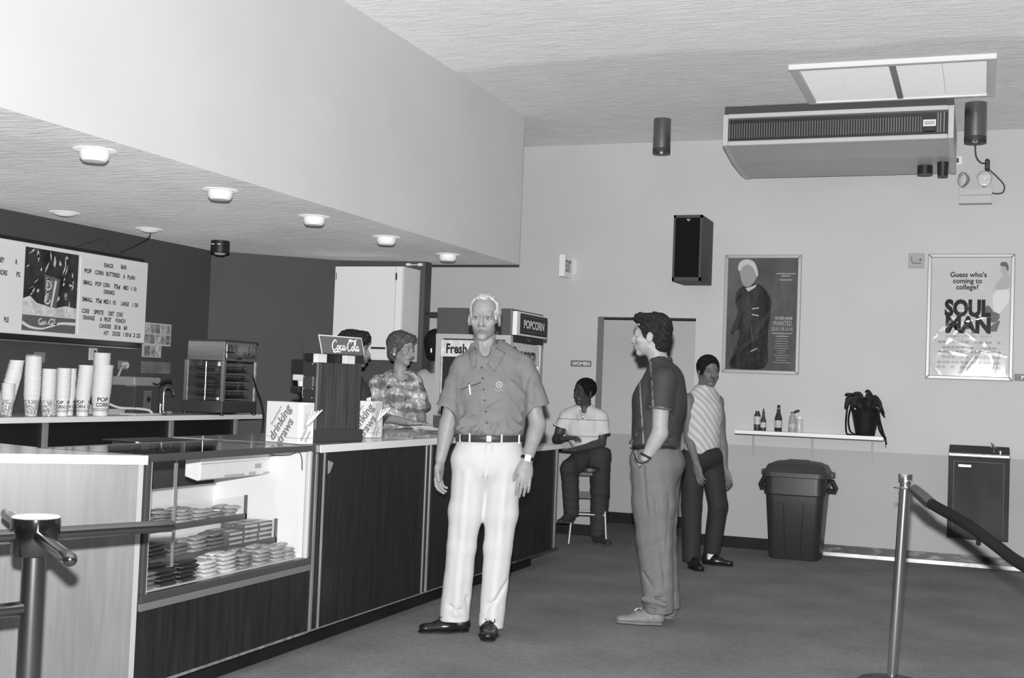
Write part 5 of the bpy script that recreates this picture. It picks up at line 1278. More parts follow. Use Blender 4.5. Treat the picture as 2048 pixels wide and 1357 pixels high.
        if label: o['label'] = label
        return o

def Mskin(name, v, rough=.5):
    m = M(name, v, rough=rough, spec=.35, bump=((260, 260, 260), .12, .002)); t = m.node_tree
    at = t.nodes.new('ShaderNodeAttribute'); at.attribute_name = 'tone'
    tc = t.nodes.new('ShaderNodeTexCoord'); nz = nmap(t, nnoise(t, tc.outputs['Object'], 45, 3), .3, .7, .93, 1.07)
    f = nmath(t, 'MULTIPLY', nmath(t, 'MULTIPLY', at.outputs['Fac'], v), nz)
    cc = t.nodes.new('ShaderNodeCombineColor')
    for i in range(3): t.links.new(f, cc.inputs[i])
    t.links.new(cc.outputs[0], t.nodes['Principled BSDF'].inputs['Base Color']); return m
def Rz(a): return np.array(Matrix.Rotation(a, 3, 'Z'))
def Rx(a): return np.array(Matrix.Rotation(a, 3, 'X'))
def Ry(a): return np.array(Matrix.Rotation(a, 3, 'Y'))
def A_(*a): return np.array(a, float)
def unit(a): a = np.array(a, float); return a / np.linalg.norm(a)

def head(F, c, R, s=1.0, female=False, brow=.45, lips=.72, eyes=True, stache=0, age=0, smile=0.0, lip=1.0):
    c = np.array(c, float); w = lambda x, y, z: c + R @ (A_(x, y, z) * s)
    f = .94 if female else 1.0
    F.ell(w(0, .018, .035), A_(.074, .096, .086) * s, R, .02)
    F.ell(w(0, -.030, .045), A_(.060 * f, .056, .060) * s, R, .02)
    F.ell(w(0, -.030, -.040), A_(.058 * f, .060, .070) * s, R, .02)
    for q in (-1, 1):
        F.cone(w(q * .039 * f, -.006, -.060), w(0, -.062, -.097), .018 * s, .017 * s, .016)
        F.ell(w(q * .042, -.060, -.022), .0225 * s, None, .016)
    F.ell(w(0, -.072, -.100), A_(.024, .014, .014) * s, R, .014)
    F.ell(w(0, -.072, -.060), A_(.032, .027, .028) * s, R, .014)
    F.cone(w(-.040, -.077, .021), w(.040, -.077, .021), .0115 * s * f, None, .014)
    for q in (-1, 1): F.ell(w(q * .032, -.104, .001), A_(.020, .020, .0165) * s, R, .014, True)
    for q in (-1, 1): F.ell(w(q * .032, -.0775, .000), .0138 * s, None, .006)
    F.cone(w(0, -.090, .012), w(0, -.112, -.034), .0085 * s, .0132 * s, .012)
    for q in (-1, 1): F.ell(w(q * .0135, -.099, -.037), .0094 * s, None, .006)
    for q in (-1, 1):
        F.cone(w(q * .027, -.086, -.0645 + smile), w(0, -.1005, -.0615), .0042 * s * lip, .0062 * s * lip, .006)
        F.cone(w(q * .023, -.086, -.070 + smile), w(0, -.0985, -.0735), .0042 * s * lip, .0068 * s * lip, .006)
    for q in (-1, 1): F.cone(w(q * .030, -.092, -.0665 + smile), w(0, -.1075, -.0675), .0028 * s, None, .003, None, True)
    for q in (-1, 1):
        F.cone(w(q * .018, -.086, .003), w(q * .032, -.0925, .0078), .0026 * s, .0030 * s, .003); F.cone(w(q * .032, -.0925, .0078), w(q * .046, -.083, .003), .0030 * s, .0026 * s, .003)
    for q in (-1, 1):
        Re = R @ Rz(q * .35) @ Rx(-.15)
        F.ell(w(q * .077, .012, -.010), A_(.010, .021, .033) * s, Re, .006)
        F.ell(w(q * .088, .008, -.008), A_(.006, .011, .018) * s, Re, .005, True)
    if age:
        for q in (-1, 1):
            F.cone(w(q * .024, -.097, -.034), w(q * .037, -.088, -.068), .0034 * s, None, .006, None, True)
            F.cone(w(q * .018, -.088, -.016), w(q * .044, -.082, -.020), .0032 * s, None, .007, None, True)
    # tones: brows, lips, eye openings, lids
    for q in (-1, 1):
        if brow: F.mark(w(q * .033, -.092, .0215), A_(.018, .02, .0045) * s, brow, R @ Ry(q * .12))
        F.mark(w(q * .032, -.098, .0005), A_(.0145, .016, .0058) * s, 1.12, R)
        F.mark(w(q * .032, -.098, .0005), A_(.0060, .016, .0058) * s, .15, R, .2)
        F.mark(w(q * .032, -.098, .0062), A_(.0165, .016, .0026) * s, .42, R)
        F.mark(w(q * .0115, -.104, -.0425), A_(.0045, .008, .003) * s, .45, R)
    F.mark(w(0, -.100, -.0675), A_(.027, .02, .0095) * s, lips, R)
    F.mark(w(0, -.104, -.0672 + smile * .5), A_(.028, .02, .0024) * s, .42, R)
    if stache: F.mark(w(0, -.104, -.050), A_(.030, .02, .0075) * s, stache, R)
    return w

def hand(F, w0, d, n, side=1, s=1.0, curl=(.35, .4, .45, .55), spread=.06, thumb=(.75, .55, .35)):
    """w0 wrist, d finger direction, n where the palm faces, side picks which edge has the thumb"""
    d = unit(d); n = np.array(n, float); n = unit(n - d * (n @ d)); l = np.cross(d, n) * side; R = np.stack([l, d, n], 1); w0 = np.array(w0, float)
    F.cone(w0 - d * .02 * s, w0 + d * .025 * s, .027 * s, .030 * s, .012, (n, .68))
    F.ell(w0 + d * .055 * s, A_(.040, .052, .0155) * s, R, .012)
    F.ell(w0 + d * .035 * s + l * .022 * s + n * .006 * s, A_(.020, .034, .016) * s, R, .010)
    for i, (off, ln) in enumerate(((.0285, .074), (.0095, .083), (-.0095, .077), (-.0275, .060))):
        b = w0 + d * (.094 - abs(off - .004) * .22) * s + l * off * s; a = curl[i]; ang = spread * (off / .0285)
        for sg_, fr, rr in ((0, .46, .0090), (1, .30, .0082), (2, .26, .0074)):
            a_tot = a * (.5 + .75 * sg_); dd = unit(d * math.cos(a_tot) + n * math.sin(a_tot) + l * ang)
            e = b + dd * ln * fr * s; F.cone(b, e, rr * s, rr * .93 * s, .0035); b = e
    b = w0 + d * .028 * s + l * .030 * s + n * .004 * s
    dd = unit(d * thumb[0] + l * thumb[1] + n * thumb[2]); e = b + dd * .044 * s; F.cone(b, e, .0125 * s, .0105 * s, .008)
    dd = unit(d * (thumb[0] + .35) + l * (thumb[1] - .25) + n * (thumb[2] + .1)); F.cone(e, e + dd * .030 * s, .0102 * s, .0080 * s, .004)

def arm(F, sh, el, wr, s=1.0, r=(.050, .042, .040, .027)):
    sh, el, wr = (np.array(q, float) for q in (sh, el, wr))
    F.cone(sh, el, r[0] * s, r[1] * .93 * s, .02); F.ell(sh + (el - sh) * .35, A_(r[0], r[0], .10) * s * 1.02, _basis(el - sh), .02)
    F.cone(el, wr, r[2] * s, r[3] * s, .016); F.ell(el + (wr - el) * .25, A_(.040, .040, .075) * s, _basis(wr - el), .018)
def _basis(d):
    d = unit(d); a = unit(np.cross(d, (0, 1, 0) if abs(d[1]) < .9 else (1, 0, 0))); return np.stack([a, np.cross(d, a), d], 1)
def leg(F, hp, kn, an, r=(.085, .055, .036)):
    F.cone(hp, kn, r[0], r[1], .02); F.cone(kn, an, r[1], r[2], .02)
def shoe(name, mat, parent, heel, toe, W=.048, H=.10, h=.005, lace=None, solemat=None):
    heel = np.array(heel, float); toe = np.array(toe, float); d = unit(toe - heel); L = np.linalg.norm(toe - heel); up = A_(0, 0, 1.)
    lo = np.minimum(heel, toe) - .10; hi = np.maximum(heel, toe) + .10; z0 = min(heel[2], toe[2]); lo[2] = z0 - .02; hi[2] = max(heel[2], toe[2]) + H + .06
    F = Field(lo, hi, h)
    F.cone(heel + d * .04 + up * .035, heel + d * L * .45 + up * .034, W * .74, W * .86, .015, (up, .85))
    F.cone(heel + d * L * .45 + up * .032, toe - d * W * .75 + up * .024, W * .92, W * .80, .02, (up, .62))
    F.cone(heel + d * .05 + up * .05, heel + d * .055 + up * H, .042, .041, .02)
    F.cone(heel + d * .08 + up * .07, heel + d * L * .62 + up * .042, .030, .024, .02)
    F.box(heel + d * L / 2 - up * .03, (.4, .4, .03), None, .002, .004, True)
    o = F.obj(name, mat, parent, 2)
    Rb = np.stack([d, np.cross(up, d), up], 1)
    if solemat:
        Fs = Field(lo, hi, h); Fs.cone(heel + d * .045 + up * .004, heel + d * L * .5 + up * .004, W * .80, W * .92, .01, (up, .25)); Fs.cone(heel + d * L * .5 + up * .004, toe - d * W * .7 + up * .004, W * .98, W * .85, .01, (up, .25))
        Fs.box(heel + d * L / 2 - up * .0295, (.4, .4, .03), None, .002, .003, True); Fs.obj('sole', solemat, o, 1)
    if lace:
        b = heel + d * L * .50 + up * .088
        P('shoe_lace', MB().tube([b + Rb[:, 1] * -.02, b + up * .006, b + Rb[:, 1] * .02], .0035, 6).tube([b + d * .03 - up * .012 + Rb[:, 1] * -.02, b + d * .03 - up * .006, b + d * .03 - up * .012 + Rb[:, 1] * .02], .0035, 6).tube(smoothpts([b, b + Rb[:, 1] * .03 + up * .005 + d * .02, b + Rb[:, 1] * .025 - up * .01 + d * .04, b + d * .015]), .0028, 6), lace, o, local=True)
    return o
from mathutils.bvhtree import BVHTree
def surf(o, origin_y=-1.5, axis=1):
    """function projecting (x, z) from the front onto object o's surface"""
    me = o.data; v = np.empty(len(me.vertices) * 3, np.float32); me.vertices.foreach_get('co', v); v = v.reshape(-1, 3)
    q = np.empty(len(me.loops), np.int32); me.loops.foreach_get('vertex_index', q); bt = BVHTree.FromPolygons([Vector(p) for p in v.tolist()], q.reshape(-1, 4).tolist())
    def f(x, z, e=.0015, d=(0, 1, 0)):
        dd = Vector(d); st = Vector((x, 0, z)) - dd * 1.5 if abs(d[1]) > .5 else Vector((0, x, z)) - dd * 1.5
        h_, n, i, l = bt.ray_cast(st, dd)
        return (h_ - dd * e) if h_ is not None else Vector((x, -.15, z))
    return f
def patch(mb, f, x0, x1, z0, z1, n=6, m=6, e=.0018, shape=None):
    vs = []
    for i in range(n + 1):
        for j in range(m + 1):
            x = x0 + (x1 - x0) * i / n; z = z0 + (z1 - z0) * j / m
            if shape: x, z = shape(i / n, j / m)
            vs.append(f(x, z, e))
    return mb.add(vs, [(i * (m + 1) + j, i * (m + 1) + j + 1, (i + 1) * (m + 1) + j + 1, (i + 1) * (m + 1) + j) for i in range(n) for j in range(m)])
def eyes(parent, w, R, s=1.0):
    for q in (-1, 1):
        c = w(q * .032, -.0795, .0005)
        e = P('eye', MB().ball(c, .0119 * s, 18, 12), M('eye_white', .42, rough=.2), parent, local=True, smooth=2)
        p = w(q * .032, -.0795, .0005) + R @ A_(0, -.0112 * s, 0)
        P('iris', MB().ball(p, A_(.0060, .0024, .0060) * s, 12, 8), M('iris_grey', .09, rough=.15), e, local=True, smooth=2)
HAIRB = lambda v, n_: M(n_, v, rough=.75, spec=.15, n=((60, 60, 60), .5), bump=((90, 90, 90), .9, .012))
def fold(x, y, z, A, fx, fz, ph): return A * np.sin(fx * x + fz * z + ph + 6 * y)
# ------------------------------------------------------------------ old man in the light trousers
t = T('person', 'white haired man in a polo shirt and pale trousers standing in the foreground', 'person', (-2.516, 6.359, 0), math.radians(21.6))
SK1 = Mskin('skin_tanned', .30)
F = Field((-.36, -.30, 0), (.34, .20, 1.86), .0036)
R = Rz(-.14) @ Rx(.03); HC = A_(-.064, .0, 1.726)
w1 = head(F, HC, R, 1.06, age=1, brow=.78, lips=.74, smile=-.0015, lip=.72)
F.cone((-.058, .024, 1.625), (-.048, .035, 1.49), .057, .068, .014)
F.cone((-.085, -.020, 1.60), (-.068, -.045, 1.505), .010, .010, .016); F.cone((-.020, -.020, 1.60), (-.046, -.045, 1.505), .010, .010, .016)
F.ell((-.055, -.02, 1.50), (.055, .05, .05), None, .03)
F.cone((-.04, .0, 1.12), (-.025, .01, 1.36), .145, .155, .03, ((0, 1, 0), .66))
F.cone((-.15, .02, 1.44), (.13, .02, 1.45), .055, None, .03)
F.ell((-.03, -.01, .95), (.15, .10, .12), None, .04)
arm(F, (-.185, .02, 1.43), (-.243, .03, 1.135), (-.274, -.005, .945), 1.02, (.054, .046, .046, .029))
arm(F, (.175, .02, 1.44), (.250, .0, 1.150), (.200, -.105, .972), 1.02, (.054, .046, .046, .030))
hand(F, (-.276, -.008, .925), (-.07, -.06, -1), (.80, -.45, .0), 1, 1.06, (.55, .6, .65, .7), .05, (.85, .30, .35))
hand(F, (.194, -.113, .948), (-.09, -.12, -1), (-.15, 1, 0), -1, 1.08, (.22, .25, .28, .30), .045, (.85, .35, .35))
leg(F, (-.10, 0, .93), (-.14, -.01, .49), (-.165, .005, .09)); leg(F, (.08, 0, .93), (.058, -.02, .49), (.037, .0, .09))
body = F.obj('body', SK1, t, 1)
eyes(t, w1, R, 1.06)
H = Field((-.24, -.14, 1.60), (.11, .20, 1.90), .0045)
W_ = w1
H.ell(W_(0, .020, .040), A_(.083, .104, .093) * 1.06, R, .02)
H.ell(W_(0, -.085, .028), A_(.062, .075, .062) * 1.06, R, .012, True)
H.ell(W_(0, -.085, -.05), A_(.088, .088, .085) * 1.06, R, .015, True)
H.box(W_(0, .05, -.155), A_(.2, .2, .085), R, .004, .02, True)
for q in (-1, 1): H.ell(W_(q * .055, -.070, .075), A_(.026, .045, .034) * 1.06, R, .012, True)
for q in (-1, 1): H.ell(W_(q * .085, .012, -.012), A_(.030, .030, .040) * 1.06, R, .008, True)
H.warp(lambda x, y, z: .0016 * np.sin(110 * x + 60 * z) * np.sin(90 * y + 40 * z))
H.obj('hair', HAIRB(.62, 'hair_white'), t, 1)

SH1 = M('polo_shirt_cloth', .205, rough=.75, spec=.25, n=[((6, 6, 6), .06), ((300, 300, 300), .08)], bump=((16, 16, 9), .5, .02))
F = Field((-.34, -.24, 1.02), (.34, .22, 1.64), .005)
F.cone((-.012, -.012, 1.09), (-.012, -.008, 1.28), .182, .200, .03, ((0, 1, 0), .74))
F.cone((-.010, .0, 1.28), (-.010, .012, 1.42), .200, .180, .04, ((0, 1, 0), .66))
F.cone((-.155, .022, 1.455), (.145, .022, 1.468), .062, .060, .05)
F.cone((-.10, .03, 1.50), (-.04, .03, 1.545), .055, .058, .04); F.cone((.08, .03, 1.51), (.0, .03, 1.55), .055, .058, .04)
F.ell((-.012, -.012, 1.110), (.190, .148, .032), None, .02)
F.sleeve((-.178, .018, 1.438), (-.245, .012, 1.224), .064, .068, .035, .053, (-.30, 0, -1)); F.sleeve((.172, .018, 1.450), (.247, .006, 1.246), .064, .072, .035, .054, (.34, 0, -1))
# flat hems
def hem(F, c, d, rad=.12, dep=.05): F.box(A_(*c) + unit(d) * dep, (rad, rad, dep), _basis(d), .001, .002, True)
# open neck
F.cone((-.052, .0, 1.66), (-.050, .02, 1.50), .066, .066, .008, None, True)
# collar leaves and placket
F.cone((-.118, .01, 1.562), (-.117, -.050, 1.515), .028, .024, .006, ((-.62, -.35, .70), .24))
F.cone((.024, .01, 1.570), (.019, -.050, 1.528), .030, .026, .006, ((.62, -.35, .70), .24))
F.cone((-.052, -.08, 1.560), (-.078, -.165, 1.440), .041, .005, .005, None, True)
F.cone((-.12, .03, 1.57), (.02, .03, 1.575), .020, None, .01)
F.cone((-.050, .0, 1.66), (-.050, .025, 1.555), .060, .058, .004, None, True)
rf = random.Random(2)
# drape folds: diagonal pulls from the shoulders and at the waist
for (a, b, r_) in (((-.18, -.12, 1.12), (-.06, -.15, 1.20), .010), ((-.17, -.12, 1.16), (.02, -.155, 1.28), .009), ((.16, -.11, 1.13), (.04, -.15, 1.19), .010), ((.165, -.10, 1.18), (.05, -.15, 1.32), .009), ((.16, -.09, 1.30), (.10, -.13, 1.38), .010),
                   ((-.16, -.09, 1.26), (-.12, -.12, 1.36), .009), ((.185, -.05, 1.40), (.165, -.09, 1.24), .011), ((-.185, -.05, 1.38), (-.17, -.09, 1.22), .010), ((.215, -.05, 1.36), (.23, -.06, 1.28), .008), ((.09, -.135, 1.10), (.06, -.155, 1.18), .008), ((-.10, -.14, 1.09), (-.06, -.155, 1.15), .008), ((.0, -.15, 1.085), (.02, -.158, 1.15), .008)):
    F.cone(A_(*a) + A_(0, .006, 0), A_(*b) + A_(0, .006, 0), r_ * .9, r_ * .4, .028); F.cone(A_(*a) + A_(.016, -.010, -.012), A_(*b) + A_(.012, -.008, -.010), r_ * .45, r_ * .2, .022, None, True)
F.warp(lambda x, y, z: .0022 * np.sin(38 * x + 52 * z + 3) * np.sin(30 * z - 24 * x + 1) + .0014 * np.sin(80 * z + 40 * x))
F.box((0, 0, 1.035), (.4, .4, .050), Ry(-.02), .002, .006, True)
shirt = F.obj('shirt', SH1, t, 2)
f = surf(shirt)
P('placket', patch(MB(), f, 0, 0, 0, 0, 4, 24, .0022, lambda u, v: (-.046 - .038 * v + .033 * u, 1.095 + .335 * v)), SH1, shirt, local=True, smooth=2)
def leaf_(name, par, f, i0, i1, o0, o1, mat, e=.0085, th=.006):
    c = P(name, patch(MB(), f, 0, 0, 0, 0, 6, 10, e, lambda u, v: tuple((i0[q] + (i1[q] - i0[q]) * v) * (1 - u) + (o0[q] + (o1[q] - o0[q]) * v) * u for q in (0, 1))), mat, par, local=True, smooth=2)
    so = c.modifiers.new('thickness', 'SOLIDIFY'); so.thickness = th; so.offset = 0
    return c
COLL = M('polo_collar_cloth', .185, rough=.8, bump=((16, 16, 9), .4, .02))
leaf_('collar', shirt, f, (-.104, 1.558), (-.098, 1.462), (-.142, 1.532), (-.120, 1.446), COLL)
leaf_('collar', shirt, f, (.006, 1.566), (-.040, 1.470), (.058, 1.535), (.004, 1.432), COLL)
BT = M('shirt_button', .07, rough=.7, spec=.1)
for k, z in enumerate((1.452, 1.395, 1.335, 1.275, 1.215, 1.155)):
    p = f(-.068 + .039 * k / 5, z, .003); P('button', MB().cyl(p + V(0, .002, 0), p - V(0, .0025, 0), .0058, n=12), BT, shirt, local=True, smooth=True)
pk = P('chest_pocket', patch(MB(), f, 0, 0, 0, 0, 8, 8, .003, lambda u, v: (-.175 + .105 * u + .0 * v, 1.215 + (.115 + .040 * u) * v)), M('polo_pocket_cloth', .19, rough=.8), shirt, local=True, smooth=2)
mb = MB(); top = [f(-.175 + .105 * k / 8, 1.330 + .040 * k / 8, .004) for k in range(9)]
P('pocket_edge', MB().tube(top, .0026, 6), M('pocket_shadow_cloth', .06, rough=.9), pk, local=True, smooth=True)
p = f(-.128, 1.335, .006); P('pen', MB().cyl(p + V(-.004, 0, .022), p + V(.008, -.002, -.045), .0042, n=10), M('pen_white', .85, rough=.25), pk, local=True, smooth=True)
P('pen_tip', MB().cyl(p + V(-.005, .0, .030), p + V(-.004, 0, .020), .0036, n=10), BLACK, pk, local=True)
em_ = MB(); c = (.030, 1.362)
for k in range(12):
    a = 2 * PI * k / 12; q = f(c[0] + .015 * math.cos(a), c[1] + .015 * math.sin(a), .002); em_.ball(q, (.0045, .002, .0045), 8, 6)
em_.ball(f(c[0], c[1], .002), (.0065, .0025, .0065), 12, 8)
P('embroidered_emblem', em_, M('emblem_thread', .42, rough=.8), shirt, local=True)
em_ = MB()
for k in range(9): em_.ball(f(c[0] - .022 + .0055 * k, c[1] - .030 + .004 * math.cos(k), .002), (.0024, .0012, .003), 6, 4)
P('emblem_stitching', em_, M('emblem_thread', .42), shirt, local=True)

TR1 = M('pale_trouser_cloth', .60, rough=.85, spec=.15, n=[((5, 5, 2), .04), ((350, 350, 350), .06)], bump=((8, 8, 3), .12, .03))
F = Field((-.30, -.24, .02), (.26, .24, 1.10), .0055)
F.ell((-.016, .0, .945), (.194, .140, .12), None, .03); F.cone((-.012, 0, .96), (-.012, 0, 1.09), .186, .174, .03, ((0, 1, 0), .76))
F.cone((-.105, 0, .93), (-.126, -.005, .66), .104, .091, .03); F.cone((-.126, -.005, .66), (-.141, -.012, .47), .091, .079, .03); F.cone((-.141, -.012, .47), (-.167, .0, .05), .079, .082, .02)
F.cone((.080, 0, .93), (.068, -.01, .66), .104, .088, .03); F.cone((.070, -.01, .66), (.058, -.025, .47), .088, .077, .03); F.cone((.058, -.025, .47), (.037, -.02, .04), .077, .068, .02)
F.cone((-.120, -.098, .88), (-.155, -.078, .12), .012, .010, .035); F.cone((.080, -.098, .88), (.042, -.085, .10), .012, .010, .035)
for (a, b, r_) in (((-.03, -.125, .80), (-.075, -.10, .50), .016), ((-.035, -.12, .70), (-.055, -.11, .78), .014), ((.12, -.06, .30), (.04, -.11, .18), .011), ((-.12, -.085, .13), (-.20, -.075, .16), .009), ((-.10, -.06, .20), (-.08, -.05, .10), .010), ((.0, -.09, .15), (.06, -.09, .20), .010), ((-.02, -.03, .11), (.02, -.09, .07), .008)):
    F.cone(a, b, r_ * .55, r_ * .2, .020, None, True)
F.cone((-.012, -.137, 1.03), (-.026, -.135, .84), .010, .006, .02)
F.box((-.17, 0, .03), (.13, .2, .036), Ry(-.03), .001, .002, True); F.box((.05, -.02, .0), (.13, .2, .040), Ry(.10), .001, .002, True)
F.box((-.012, 0, 1.13), (.3, .3, .042), Ry(-.02), .001, .002, True)
F.warp(lambda x, y, z: .0016 * np.sin(30 * z + 26 * x) * np.sin(18 * z - 40 * x + 2))
trs = F.obj('trousers', TR1, t, 2)
bl = []
for k in range(49):
    a = 2 * PI * k / 48; bl.append((-.012 + .184 * math.cos(a), .0 + .148 * math.sin(a), 1.069 + .006 * math.cos(a)))
P('belt', MB().tube(bl, .019, 8, caps=False, sq=((math.cos(0), 0, 0), .22)), M('belt_leather', .045, rough=.4), trs, local=True, smooth=True)
P('belt_buckle', MB().box(-.030, .002, -.158, -.150, 1.052, 1.088), M('buckle_metal', .30, rough=.3, metal=.9), trs, local=True, bevel=.004)
for x, y in ((-.118, -.122), (.055, -.142), (.150, -.082), (-.170, -.07)): P('belt_loop', MB().box(x - .005, x + .005, y - .012, y, 1.045, 1.096), TR1, trs, local=True, bevel=.002)
SHO = M('black_shoe_leather', .012, rough=.28, spec=.6, n=((20, 20, 20), .2)); SOL = M('black_sole', .008, rough=.6)
shoe('shoe', SHO, t, (-.075, .035, .004), (-.352, -.045, .004), .048, .10, .0045, SOL, SOL)
shoe('shoe', SHO, t, (.030, .065, .004), (.020, -.225, .004), .050, .10, .0045, SOL, SOL)
wt = P('wristwatch', MB().tube([(.200 + .034 * math.cos(a) , -.108 + .034 * math.sin(a), .974 - .010 * math.cos(a)) for a in [2 * PI * k / 32 for k in range(33)]], .010, 8, caps=False, sq=((1, 0, 0), .3)), M('watch_strap', .012, rough=.4), t, local=True, smooth=True)
P('watch_face', MB().box(.182, .217, -.150, -.140, .955, .992, Matrix.Rotation(.18, 3, 'Y')), M('watch_steel', .9, rough=.25, metal=.3), wt, local=True, bevel=.004)

# ------------------------------------------------------------------ young man in profile, hand in pocket
t = T('person', 'dark haired young man in profile with one hand in his trouser pocket', 'person', (-1.792, 7.289, 0), math.radians(13.8))
SK2 = Mskin('skin_fair', .37)
F = Field((-.30, -.36, 0), (.24, .26, 1.88), .005)
R = Rz(-1.80) @ Rx(.02); HC = A_(-.080, -.03, 1.690)
w2 = head(F, HC, R, 1.02, brow=.3)
F.cone((-.055, -.03, 1.62), (-.005, -.03, 1.47), .056, .064, .025)
F.cone((-.02, -.03, 1.05), (-.015, -.03, 1.36), .11, .125, .03)
F.cone((.0, -.19, 1.43), (.0, .13, 1.43), .055, None, .03)
F.ell((-.02, -.03, .95), (.11, .14, .12), None, .04)
arm(F, (-.005, -.195, 1.43), (-.008, -.232, 1.115), (-.085, -.215, .965), 1.0, (.053, .048, .047, .032))
arm(F, (.0, .135, 1.43), (.03, .175, 1.12), (-.02, .12, .97), 1.0)
hand(F, (-.088, -.200, .955), (-.08, .42, -1), (.2, 1, 0), -1, .90); hand(F, (-.03, .11, .95), (-.05, -.15, -1), (0, -1, 0), 1, .95)
leg(F, (-.02, -.11, .93), (-.02, -.13, .50), (.02, -.15, .09)); leg(F, (-.0, .06, .93), (.03, .04, .50), (.075, .02, .09))
F.obj('body', SK2, t, 1)
H = Field((-.22, -.16, 1.52), (.09, .12, 1.87), .005)
H.ell(w2(0, .024, .048), A_(.090, .110, .096), R, .02); H.ell(w2(0, -.055, .105), A_(.060, .052, .036), R, .02); H.ell(w2(0, .065, -.03), A_(.068, .05, .075), R, .03)
H.ell(w2(0, -.105, -.015), A_(.095, .085, .078), R, .012, True); H.ell(w2(0, -.06, -.10), A_(.095, .075, .075), R, .012, True)
for q in (-1, 1): H.ell(w2(q * .09, .006, -.018), A_(.03, .024, .038), R, .006, True)
H.warp(lambda x, y, z: .004 * np.sin(60 * x + 90 * z) * np.sin(110 * z - 40 * y) * np.sin(60 * y + 30 * x) + .0025 * np.sin(170 * z + 150 * x + 60 * y))
H.obj('hair', HAIRB(.026, 'hair_dark_brown'), t, 1)
def _stripe(tt, v):
    x, y, z = nsep(tt, v)
    q = nmath(tt, 'FRACT', nmath(tt, 'MULTIPLY', nmath(tt, 'ADD', x, nmath(tt, 'MULTIPLY', z, .10)), 14.0))
    s1 = nmath(tt, 'MULTIPLY', nmath(tt, 'LESS_THAN', q, .13), nmath(tt, 'LESS_THAN', x, -.03))
    n_ = nmath(tt, 'GREATER_THAN', nnoise(tt, v, (60, 60, 22), 2), .44)
    return nmath(tt, 'MULTIPLY_ADD', nmath(tt, 'MULTIPLY', s1, n_), .20, .052)
SH2 = Mfield('striped_dark_shirt', _stripe, rough=.7, bump=((14, 14, 8), .3, .02))
F = Field((-.28, -.32, .98), (.24, .26, 1.60), .0055)
F.cone((-.035, -.03, 1.06), (-.025, -.03, 1.30), .142, .150, .03, ((0, 1, 0), 1.18)); F.cone((-.02, -.03, 1.30), (.0, -.03, 1.42), .148, .120, .04, ((0, 1, 0), 1.25))
F.cone((.01, -.185, 1.44), (.01, .125, 1.44), .064, None, .05); F.cone((.0, -.10, 1.48), (-.03, -.05, 1.535), .06, .058, .04); F.cone((.0, .05, 1.48), (-.03, .0, 1.535), .06, .058, .04)
F.ell((.05, -.03, 1.33), (.085, .15, .15), None, .05)
F.sleeve((.0, -.190, 1.425), (-.010, -.222, 1.262), .070, .068, .03, .057, (-.08, -.1, -1))
F.sleeve((.0, .130, 1.42), (-.005, .155, 1.26), .068, .066, .03, .05)
F.cone((-.045, -.03, 1.68), (-.025, -.03, 1.50), .062, .064, .006, None, True)
F.cone((-.075, -.085, 1.490), (-.01, -.095, 1.535), .022, .028, .010, ((-.2, -.8, .6), .4)); F.cone((-.01, -.095, 1.535), (.035, -.03, 1.555), .026, .024, .006, ((.4, -.5, .7), .35)); F.cone((-.075, .02, 1.490), (.0, .04, 1.54), .024, None, .010, ((-.2, .8, .6), .4))
F.ell((-.04, -.03, 1.04), (.15, .17, .03), None, .02)
for (a, b, r_) in (((.10, -.14, 1.10), (-.02, -.19, 1.06), .012), ((.09, -.16, 1.16), (.02, -.2, 1.28), .011), ((-.14, -.13, 1.10), (-.05, -.19, 1.20), .011), ((-.02, -.19, 1.36), (.06, -.18, 1.26), .012), ((-.15, -.10, 1.06), (-.10, -.16, 1.12), .010)): F.cone(a, b, r_, r_ * .4, .014, None, True)
F.box((-.03, 0, .995), (.3, .4, .035), None, .001, .002, True)
s2 = F.obj('shirt', SH2, t, 2)
P('collar_trim', MB().tube(smoothpts([(-.088, -.098, 1.475), (-.05, -.105, 1.505), (-.005, -.112, 1.535), (.035, -.055, 1.553)]), .004, 6), M('trim_grey', .25), s2, local=True)
cuff = [(-.012 + .066 * math.cos(a), -.224 + .066 * math.sin(a), 1.262 - .006 * math.cos(a)) for a in [2 * PI * k / 32 for k in range(33)]]
P('sleeve_cuff', MB().tube(cuff, .007, 6, caps=False), M('cuff_grey', .10), s2, local=True, smooth=True)
TR2 = M('tweed_trouser_cloth', .165, rough=.9, spec=.1, n=[((5, 5, 2), .08), ((260, 260, 260), .25)], bump=((9, 9, 4), .2, .03))
F = Field((-.25, -.34, .02), (.24, .22, 1.05), .0055)
F.ell((-.022, -.04, .94), (.152, .170, .13), None, .03); F.cone((-.030, -.04, .95), (-.035, -.04, 1.04), .132, .125, .03, ((0, 1, 0), 1.2))
F.cone((-.035, -.125, .92), (-.030, -.14, .70), .135, .125, .04); F.cone((-.030, -.14, .70), (-.018, -.15, .50), .125, .108, .03); F.cone((-.018, -.15, .50), (.020, -.16, .08), .108, .088, .02)
F.cone((.0, .045, .92), (.010, .035, .50), .13, .098, .04); F.cone((.010, .035, .50), (.072, .02, .08), .098, .078, .02)
F.ell((.068, -.05, .93), (.070, .13, .10), None, .04)
for (a, b, r_) in (((-.10, -.24, .92), (-.06, -.27, .60), .010), ((-.02, -.275, .90), (.0, -.26, .45), .010), ((.07, -.24, .80), (.05, -.24, .35), .012), ((.02, -.26, .50), (.05, -.24, .25), .012), ((-.08, -.22, .14), (.06, -.25, .18), .014), ((-.05, -.24, .10), (.08, -.22, .09), .010), ((-.07, -.22, .30), (-.02, -.25, .22), .012)): F.cone(a, b, r_ * .8, r_ * .3, .018, None, True)
F.cone((-.07, -.23, .155), (.06, -.26, .135), .016, .012, .02)
